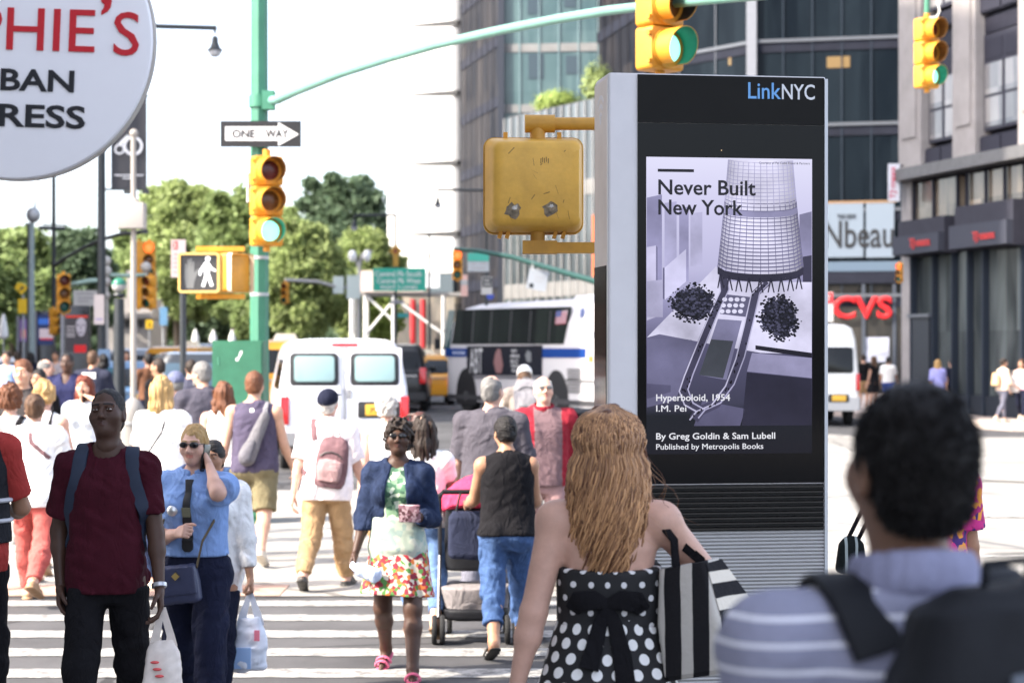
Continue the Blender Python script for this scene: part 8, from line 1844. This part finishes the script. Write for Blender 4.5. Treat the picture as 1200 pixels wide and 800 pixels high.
# 10 man with cap and mauve backpack
def cap_x(m, visor=True, back=True):
    def f(B, root):
        o = sdf_obj('cap', B.cap_shape(False), .007, m, root, relax=1); v = Shape(); sg = 1; v.ell(B.H(0, .125, .050), A3(.066, .06, .007) * B.u, B.Rh @ rx(-10), .006); sdf_obj('visor', v, .004, m, o, relax=1)
        if back: b = MB(); b.ribbon([Vector(B.H(-.03, -.110, .035)), Vector(B.H(0, -.118, .037)), Vector(B.H(.03, -.110, .035))], [tuple(B.Rh @ A3(0, -1, 0))] * 3, .014, .004); b.build('cap_strap', white, o)
    return f
b10 = person('man in a navy cap and khaki trousers with a mauve backpack on one shoulder', 383, 16.8, 1.70, -8, walk(18, -14, 6, 24, 1, arms=((-8, 9, 8, 0), (14, 11, 16, 0)), head=(-12, 20, 6), lean=5, bulk=1.08), 'pink', ('short', 'white'),
    T(C_('pale_pink_shirt', 236, 226, 226), .85, hem=.45, loose=.026, fold=.007), None, PT(khaki, loose=.024, fold=.007), ('shoe', dshoe), extra=cap_x(navy))
backpack(b10, 'mauve canvas backpack slung on the man in the navy cap', mauve, 1.08, .27, .42, .14, x=.09, m2=lmauve, straps=(-1,), roll=8)
# 11 man in the tank top, 12 curly woman next to him
b11 = person('man in a plum tank top and khaki shorts with a grey sling bag', 298, 18.7, 1.83, -3, walk(18, -16, 6, 24, 0, arms=((-8, 12, 12, 0), (12, 12, 25, 0)), head=(-6, 0, 0), bulk=1.08), 'fair', ('short', 'auburn'),
    T(plum, 0, tank=.82, hem=.485, loose=.020, fold=.006), None, PT(olive, .47, loose=.032, wide=1.5, waist=.57), ('shoe', wshoe))
sl = attach('sling_bag', 'grey sling bag across the back of the man in the tank top', 'bag', b11); sh = Shape(); q0 = back_y(b11, .13, 1.40); q1 = back_y(b11, -.03, 1.02); sh.cap(A3(*q0) + A3(0, -.02, 0), A3(*q1) + A3(0, -.04, 0), .045, .085, .03, u=(0, 1, 0), f=1.6); sh.noise(.004, 30, 2); sdf_obj('bag_body', sh, .009, C_('sling_grey', 104, 102, 106), sl)
sh = Shape(); sh.cap(A3(*q0) * .35 + A3(*q1) * .65 + A3(0, -.075, 0), A3(*q1) + A3(-.01, -.10, -.01), .03, .06, .02, u=(0, 1, 0), f=1.8); sdf_obj('pocket', sh, .009, C_('sling_dark', 96, 94, 100), sl); b = MB(); strap(b, b11, [((.12, 0, 1.36), (0, -1, .2)), ((.125, 0, 1.46), (0, -.4, 1)), ((.11, 0, 1.47), (0, .5, 1)), ((.03, 0, 1.3), (0, 1, 0))], .05, .012); b.build('strap', lgrey, sl)
b = MB(); q = back_y(b11, 0, 1.45); b.lathe([(.001, .004), (.022, .003), (.022, 0)], q, (0, -1, .1), 14); b.build('printed_badge', white, b11.root.children[0] if False else b11.root)
b12 = person('woman with curly strawberry blond hair in a white top beside the tank top man', 262, 19.4, 1.70, 2, walk(14, -12, 6, 20, 1, sex='f', arms=((-4, 14, 10, 0), (10, 10, 20, 0))), 'pink', ('wavy', 'auburn', .13), T(white, 0, tank=.75, hem=.52, loose=.02), None, PT(jeans, .42, loose=.016), ('shoe', wshoe))
# 13 blond woman
b13 = person('blond woman in a white t-shirt with a thin dark bag strap', 191, 16.6, 1.77, -14, walk(10, -10, 6, 18, 0, sex='f', bulk=1.05, arms=((-6, 10, 14, 0), (10, 12, 20, 0)), head=(-14, 6, 0)), 'pink', ('bob', 'blond', .07), T(white, .7, hem=.50, loose=.026, fold=.006), None, PT(dden, loose=.012), ('shoe', wshoe))
t = attach('shoulder_bag', 'small dark shoulder bag on the thin strap of the blond woman', 'bag', b13); b = lanyard(b13, '', blackc, .10, -.17, .56 * 1.77, .014); b.build('strap', blackc, t); sh = Shape(); sh.loft([(-.10, .04, .09, 0, 0), (.08, .035, .08, 0, 0)], (-.24, -.02, .90), p=3); sdf_obj('bag_body', sh, .01, blackc, t)
# 14 pair walking behind
b14 = person('man in a grey cap and slate shirt behind the blond woman', 206, 21.5, 1.80, 25, walk(), 'fair', ('short', 'grey'), T(C_('slate_blue_shirt', 64, 70, 88), .8, loose=.02), None, PT(navy), ('shoe', dshoe), extra=cap_x(C_('cap_grey', 92, 96, 120), back=False))
b15 = person('grey bearded man in a charcoal jacket looking left near the green cabinet', 238, 20.6, 1.86, 18, walk(10, -10, 4, 16, 1, head=(38, -4, 0), bulk=1.05), 'fair', ('short', 'grey'), T(white, .5), T(C_('charcoal_jacket', 70, 68, 78), 1.9, hem=.47, loose=.03, fold=.005), PT(navy), ('shoe', dshoe),
    extra=lambda B, r: sdf_obj('beard', (lambda s_: (s_.ell(B.H(0, .052, -.078), A3(.052, .052, .046) * B.u, B.Rh, .01), s_.noise(.003, 90, 2), s_.ell(B.H(0, .10, -.045), A3(.03, .03, .018) * B.u, B.Rh, .01, 's'), s_)[-1])(Shape()), .006, hairmat('grey'), r))
# left group
b16 = person('man in a white t-shirt and salmon trousers walking away on the left', 41, 15.9, 1.68, -4, walk(18, -20, 6, 30, 0, arms=((30, 8, 70, 40), (22, 10, 60, 30)), head=(8, 4, 0), bulk=1.06), 'pink', ('short', 'brown'), T(white, .85, hem=.47, loose=.03, fold=.007), None, PT(salmon, loose=.02, fold=.007), ('shoe', tanshoe))
t = attach('sling_strap', 'pinkish sling bag strap across the white shirt of the man in salmon trousers', 'bag', b16); b = lanyard(b16, '', mauve, -.02, .15, .70 * 1.68, .035); b.build('strap', mauve, t); sh = Shape(); sh.ell((.20, .12, 1.03), (.07, .05, .09)); sdf_obj('bag_body', sh, .01, mauve, t)
b17 = person('woman with short curly blond hair in a white tank top on the left', 52, 18.0, 1.76, -10, walk(sex='f', bulk=1.05), 'pink', ('curly', 'blond'), T(white, 0, tank=.8, loose=.02), None, PT(C_('printed_shorts', 120, 112, 108), .45, loose=.02), ('shoe', tanshoe))
t = attach('camera_strap', 'dark strap bag hanging at the side of the curly blond woman', 'bag', b17); b = lanyard(b17, '', blackc, .09, .12, .66 * 1.76, .04); b.build('strap', blackc, t); sh = Shape(); sh.loft([(-.09, .05, .07, 0, 0), (.09, .045, .06, 0, 0)], (.20, -.05, 1.12), p=3); sdf_obj('bag_body', sh, .01, blackc, t)
b18 = person('person with curly auburn hair carrying a pale backpack at the far left', 12, 16.9, 1.75, 0, walk(side=1, sex='f'), 'pink', ('curly', 'auburn'), T(white, .6), None, PT(offw, .55, loose=.02), ('shoe', tanshoe))
backpack(b18, 'pale pink backpack with dark patterned flap at the far left', lmauve, 1.15, .30, .46, .15, m2=pattern('pack_print', [S(220, 200, 198), S(60, 54, 60), S(225, 205, 203), S(230, 212, 210)], 24), sm=blackc)
b19 = person('tall fair man in a faded black t-shirt facing us at the left edge', 27, 20.2, 1.95, 176, walk(), 'fair', ('short', 'auburn'), T(C_('faded_black', 64, 60, 60), .8, loose=.02, collar=dict(r=.044, th=.006, hgt=.008)), None, PT(navy), ('shoe', dshoe))
b20 = person('dark skinned bearded man in a navy shirt in front of the portrait kiosk', 79, 27, 1.95, 178, walk(bulk=1.25), 'dark', ('crop', 'black'), T(C_('deep_navy', 40, 42, 72), .9, loose=.03, vneck=.10), None, PT(blackc), ('shoe', dshoe))
b21 = person('red haired woman in a white and pale blue top holding a phone to her ear', 99, 21.2, 1.77, 172, walk(sex='f', arms=((0, 0, 0, 0), (5, 10, 20, 0)), wrist=((-.10, .11, 1.50, -1, .1, -.7), None), hands=('phone', 'relax'), hand_n=((.9, -.5, .1), None)), 'fair', ('long', 'red', .16), T(C_('pale_chambray', 205, 212, 220), .8, hem=.46, loose=.025, fold=.007), None, PT(ljeans, loose=.014), ('shoe', wshoe))
t = attach('mobile_phone', 'small phone at the ear of the red haired woman', 'phone', b21); b = MB(); q = Vector(b21.palm(0, .085, .014)); b.box(q, (.012, .07, .14)); b.build('phone_body', lens_d, t)
b22 = person('guard in dark uniform seen from behind with a white patch on his back', 109, 31, 1.93, -12, walk(bulk=1.15), 'tan', ('crop', 'brown'), T(C_('guard_navy', 44, 46, 60), .9, loose=.03), None, PT(navy), ('shoe', dshoe), extra=lambda B, r: None)
b = MB(); q = back_y(b22, 0, 1.50, .006); b.box(q, (.22, .012, .09)); b.build('white_patch', white, b22.root)
b23 = person('dark haired woman peering from behind the faded black t-shirt', 46, 23.5, 1.80, 170, walk(sex='f'), 'tan', ('bun', 'black'), T(blackc, .6), None, PT(navy), ('shoe', dshoe))
b24 = person('balding white shirted man in profile between the crowd heads', 53, 27, 1.86, -80, walk(), 'pink', ('fringe', 'grey'), T(white, .7, loose=.03), None, PT(khaki), ('shoe', dshoe))
b25 = person('man in a black shirt facing left near the blue car', 186, 28, 1.86, 70, walk(bulk=1.1), 'tan', ('crop', 'dark'), T(blackc, .8, loose=.03), None, PT(navy), ('shoe', dshoe))
# 26 right of the van
b26 = person('white haired woman in a sleeveless white top beside the white van', 453, 17.6, 1.65, 0, walk(sex='f', bulk=1.08), 'pink', ('curly', 'white'), T(white, 0, tank=.8, loose=.02), None, PT(khaki, .6), ('shoe', wshoe))
t = attach('leather_bag', 'dark brown leather bag on the shoulder of the white haired woman', 'bag', b26); sh = Shape(); sh.loft([(-.18, .10, .07, 0, 0), (-.14, .118, .085, 0, 0), (.05, .108, .075, 0, 0), (.17, .07, .05, 0, 0), (.20, .03, .02, 0, 0)], (.30, -.06, 1.27), p=2.6); sdf_obj('bag_body', sh, .009, leather_b, t); b = MB(); b.tube([(.235, -.135, 1.14), (.25, -.15, 1.30), (.28, -.13, 1.44)], .006, 6); b.build('seam', mat('seam_tan', S(130, 90, 70), .5), t); b = MB(); b.tube([(.27, -.06, 1.45), (.2, -.02, 1.44), (.14, .0, 1.40)], .012, 6); b.build('strap', leather_b, t)
b27 = person('balding man in a grey t-shirt seen from behind in front of the bus', 576, 15.4, 1.80, -10, walk(10, -10, 6, 18, 1, arms=((4, 12, 20, 0), (8, 12, 20, 0)), bulk=1.18, belly=.3, head=(-14, 2, 0)), 'pink', ('fringe', 'grey'), T(C_('mid_grey_tee', 74, 71, 78), .9, hem=.46, loose=.028, fold=.006), None, PT(C_('grey_trousers', 96, 96, 106), loose=.02), ('shoe', dshoe))
b28 = person('white haired man in a red and grey zip jacket walking towards us', 637, 17.0, 1.79, 184, walk(14, -12, 6, 20, 0, bulk=1.05, head=(6, 10, 0)), 'pink', ('fringe', 'white'), T(C_('charcoal_shirt', 84, 78, 84), .6, hem=.5), T([redj, C_('jacket_grey', 104, 84, 88)], 1.85, hem=.48, loose=.032, fold=.007, collar=dict(r=.046, th=.008, hgt=.02, mat=redj), pick=lambda c: (np.abs(c[:, 0] + .03) < .12).astype(int)), PT(C_('dusty_rose_trousers', 140, 112, 112), loose=.02), ('shoe', dshoe), extra=lambda B, r: sunglasses(B, r, .9, True))
b29 = person('person in a white long sleeved shirt half hidden behind the officer', 249, 11.5, 1.52, 176, walk(arms=((6, 11, 8, 0), (5, 8, 20, 0)), sex='f', hands=('grip', 'relax')), 'tan', ('short', 'black'), T(white, 1.75, hem=.42, loose=.03, fold=.007), None, PT(navy, loose=.01), ('shoe', dshoe))
t, c = plastic_bag(b29, 'translucent white carrier bag with blue contents right of the officer', 0, .21, .44, 'cool', S(214, 218, 228), seed=9)
b = MB(); b.box(Vector(c) + Vector((.035, .058, -.10)), (.10, .012, .12)); b.build('blue_print', mat('print_bag_blue', S(150, 180, 222), .5), t); b = MB(); b.box(Vector(c) + Vector((-.05, .058, .03)), (.03, .014, .06)); b.build('red_print', mat('print_bag_rose', S(214, 120, 140), .5), t)
# cyclist
b30 = person('cyclist in a white helmet with a light grey backpack riding towards the bus', 617, 24.0, 1.80, 4, dict(sit=.98, legs=((66, 92), (22, 40)), heel=(0, 10), lean=24, arms=((58, 18, 18, 0), (58, 18, 18, 0)), head=(0, -14, 0), hands=('grip', 'grip'), spread=6), 'fair', ('short', 'brown'), T(C_('cyclist_cream', 170, 156, 144), .9, loose=.02), None, PT(blackc, .5, loose=.014), ('shoe', wshoe),
    extra=lambda B, r: sdf_obj('helmet', (lambda s_: (s_.ell(B.H(0, -.02, .055), A3(.095, .135, .09) * B.u, B.Rh, .01), s_.cut(B.H(0, 0, .035), B.Rh @ A3(0, .2, -1)), [s_.cap(B.H(x, .09, .115), B.H(x * 1.3, -.15, .075), .009, .012, .004, mode='s') for x in (-.04, 0, .04)], s_)[-1])(Shape()), .008, mat('helmet_white', (.75, .74, .72), .3, coat=.4), r))
backpack(b30, 'light grey backpack on the cyclist', lgrey, 1.42, .32, .46, .16, tiltx=-24, sm=C_('strap_grey', 120, 120, 124))
bk = thing('bicycle', 'dark bicycle under the cyclist in the white helmet', 'bicycle', tuple(b30.root.location), b30.root.rotation_euler.z); fm = mat('bike_black', (.02, .02, .022), .35, coat=.5)
for y in (-.48, .56):
    b = MB(); ring = [(0, y + .33 * math.cos(a), .34 + .33 * math.sin(a)) for a in np.linspace(0, 2 * math.pi, 33)]; b.tube(ring, .017, 8, False); w_ = b.build('wheel', tyre_m, bk); b = MB()
    for k in range(14): a = k * math.pi / 7; b.cyl((0, y, .34), (0, y + .32 * math.cos(a), .34 + .32 * math.sin(a)), .0015, seg=4)
    b.cyl((-.04, y, .34), (.04, y, .34), .02, seg=10); b.build('spokes', galv, w_)
b = MB(); [b.cyl(p, q, .015, seg=8) for p, q in (((0, -.1, .30), (0, -.16, .86)), ((0, -.1, .30), (0, .40, .78)), ((0, -.15, .80), (0, .38, .88)), ((0, -.1, .30), (0, -.48, .34)), ((0, -.15, .78), (0, -.48, .34)), ((0, .39, .98), (0, .56, .34)))]; b.build('frame', fm, bk)
sh = Shape(); sh.ell((0, -.18, .90), (.075, .13, .035)); sdf_obj('saddle', sh, .008, nylon_k, bk); b = MB(); b.tube([(-.27, .34, 1.02), (-.1, .42, 1.03), (0, .40, 1.0), (.1, .42, 1.03), (.27, .34, 1.02)], .013, 8); b.build('handlebar', fm, bk); b = MB(); b.cyl((-.08, -.1, .30), (.08, -.1, .30), .05, seg=14); b.build('crank', galv, bk)
# far pavement by the shops
FP = dict(z=.15, detail=1.25)
person('man in black t-shirt and khaki shorts standing by the shop with red letters', 1012, 64, 1.76, 10, None, 'fair', ('short', 'dark'), T(blackc, .7), None, PT(khaki, .46, loose=.03), ('shoe', wshoe), **FP)
person('woman in a short black dress beside the man in khaki shorts', 1024, 63, 1.70, 40, dict(sex='f'), 'fair', ('long', 'brown', .16), T(blackc, .3), None, dict(mat=blackc, kind='skirt', name='skirt', hem=.33), ('shoe', dshoe), **FP)
person('person in a white t-shirt and blue shorts near the dark shop corner', 1041, 65, 1.72, -30, walk(), 'tan', ('short', 'black'), T(white, .8, loose=.03), None, PT(C_('royal_shorts', 70, 92, 160), .47, loose=.03), ('shoe', wshoe), **FP)
bl_ = person('woman in a lilac shirt walking past the stone store', 1099, 58, 1.66, -10, walk(sex='f'), 'fair', ('bob', 'blond', .06), T(lilac, 1.2, hem=.42, loose=.03), None, PT(ljeans), ('shoe', wshoe), **FP)
person('person in dark clothes with a red bag beside the lilac shirt', 1115, 59, 1.68, 20, walk(), 'fair', ('short', 'dark'), T(navy, .8), None, PT(blackc), ('shoe', dshoe), **FP)
bw2 = person('woman in grey leggings with a cream top walking right on the far kerb', 1176, 52, 1.68, -70, walk(12, -14, 6, 20, 0, sex='f', arms=((20, 10, 60, 0), (10, 10, 50, 0))), 'fair', ('bun', 'dark'), T(C_('cream_top', 226, 200, 176), 1.4, loose=.02), None, PT(C_('grey_leggings', 96, 96, 108), .95, loose=.006), ('shoe', wshoe), **FP)
t = attach('tote_bag', 'white shopping tote in front of the woman in grey leggings', 'bag', bw2); sh = Shape(); sh.loft([(-.22, .16, .08, 0, 0), (.2, .13, .05, 0, 0)], (0, .34, 1.02), p=3); sdf_obj('bag_body', sh, .02, white, t); b = MB(); b.tube([(-.08, .34, 1.2), (-.04, .3, 1.34), (.04, .3, 1.34), (.08, .34, 1.2)], .012, 6); b.build('handle', white, t)
t = attach('shoulder_bag', 'beige shoulder bag behind the woman in grey leggings', 'bag', bw2); sh = Shape(); sh.loft([(-.17, .15, .08, 0, 0), (.15, .11, .05, 0, 0)], (.0, -.24, 1.14), p=3); sdf_obj('bag_body', sh, .02, C_('beige_bag', 206, 170, 130), t)
person('woman in a pink sleeveless top at the right picture edge by the store', 1197, 54, 1.68, 150, walk(sex='f'), 'fair', ('long', 'brown', .16), T(C_('rose_top', 214, 176, 190), 0, tank=.8), None, PT(navy), ('shoe', wshoe), **FP)
bm_ = person('woman in a magenta patterned dress hidden behind the striped polo man', 1088, 8.7, 1.60, 4, dict(sex='f', bulk=1.0), 'tan', ('short', 'black'), T(magenta, .7, hem=.5, loose=.02), None, dict(mat=magenta, kind='skirt', name='skirt', hem=.3), ('shoe', dshoe))
t = attach('shoulder_bag', 'dark zebra striped handbag between the kiosk and the polo man', 'bag', bm_); sh = Shape(); sh.loft([(-.09, .06, .04, 0, 0), (-.07, .07, .045, 0, 0), (.04, .055, .035, 0, 0), (.07, .03, .02, 0, 0)], (-.33, .05, .97), p=3); sdf_obj('bag_body', sh, .008, stripes_mat('zebra_bag', S(20, 26, 26), S(150, 160, 158), .045, .012, 0, 0), t); b = MB(); b.tube([(-.35, .05, 1.02), (-.24, .03, 1.25), (-.18, .0, 1.29), (-.30, .06, 1.02)], .010, 6); b.build('strap', blackc, t)
# more of the crowd farther back on the left
for i, (px, d, h, yaw, hc, mt, lb, sex, tone) in enumerate(((8, 40, 1.80, 170, 'dark', C_('sky_shirt', 150, 170, 205), 'person in a pale sky blue shirt far back at the left edge', 'm', 'fair'), (20, 46, 1.75, 0, 'dark', blackc, 'person in black far back left of the tall fair man', 'm', 'tan'), (36, 50, 1.72, 20, 'black', navy, 'person in navy behind the tall fair man', 'f', 'tan'), (66, 48, 1.76, 160, 'dark', stone_c, 'person in stone grey right of the grey mast foot', 'm', 'tan'),
        (121, 40, 1.74, 10, 'black', C_('teal_shirt', 60, 96, 110), 'person in teal beside the parking sign', 'f', 'tan'), (148, 50, 1.76, 190, 'brown', C_('rust_shirt', 150, 84, 50), 'person in rust brown behind the beige pole', 'm', 'fair'), (205, 46, 1.76, 200, 'dark', C_('ash_shirt', 140, 138, 142), 'person in ash grey next to the orange taxi', 'm', 'fair'), (174, 38, 1.78, 30, 'black', C_('brown_vest', 96, 66, 50), 'person in a brown top by the pale blue car', 'm', 'brown'), (224, 30, 1.80, 15, 'dark', C_('dusk_shirt', 70, 70, 84), 'person in dusk grey just left of the bearded man', 'm', 'fair'))):
    person(lb, px, d, h, yaw, walk(sex=sex, side=i % 2), tone, ('short' if sex == 'm' else 'bob', hc, .07), T(mt, .8), None, PT(navy if i % 2 else khaki), ('shoe', dshoe), detail=1.2, group='crowd farther back on the left')
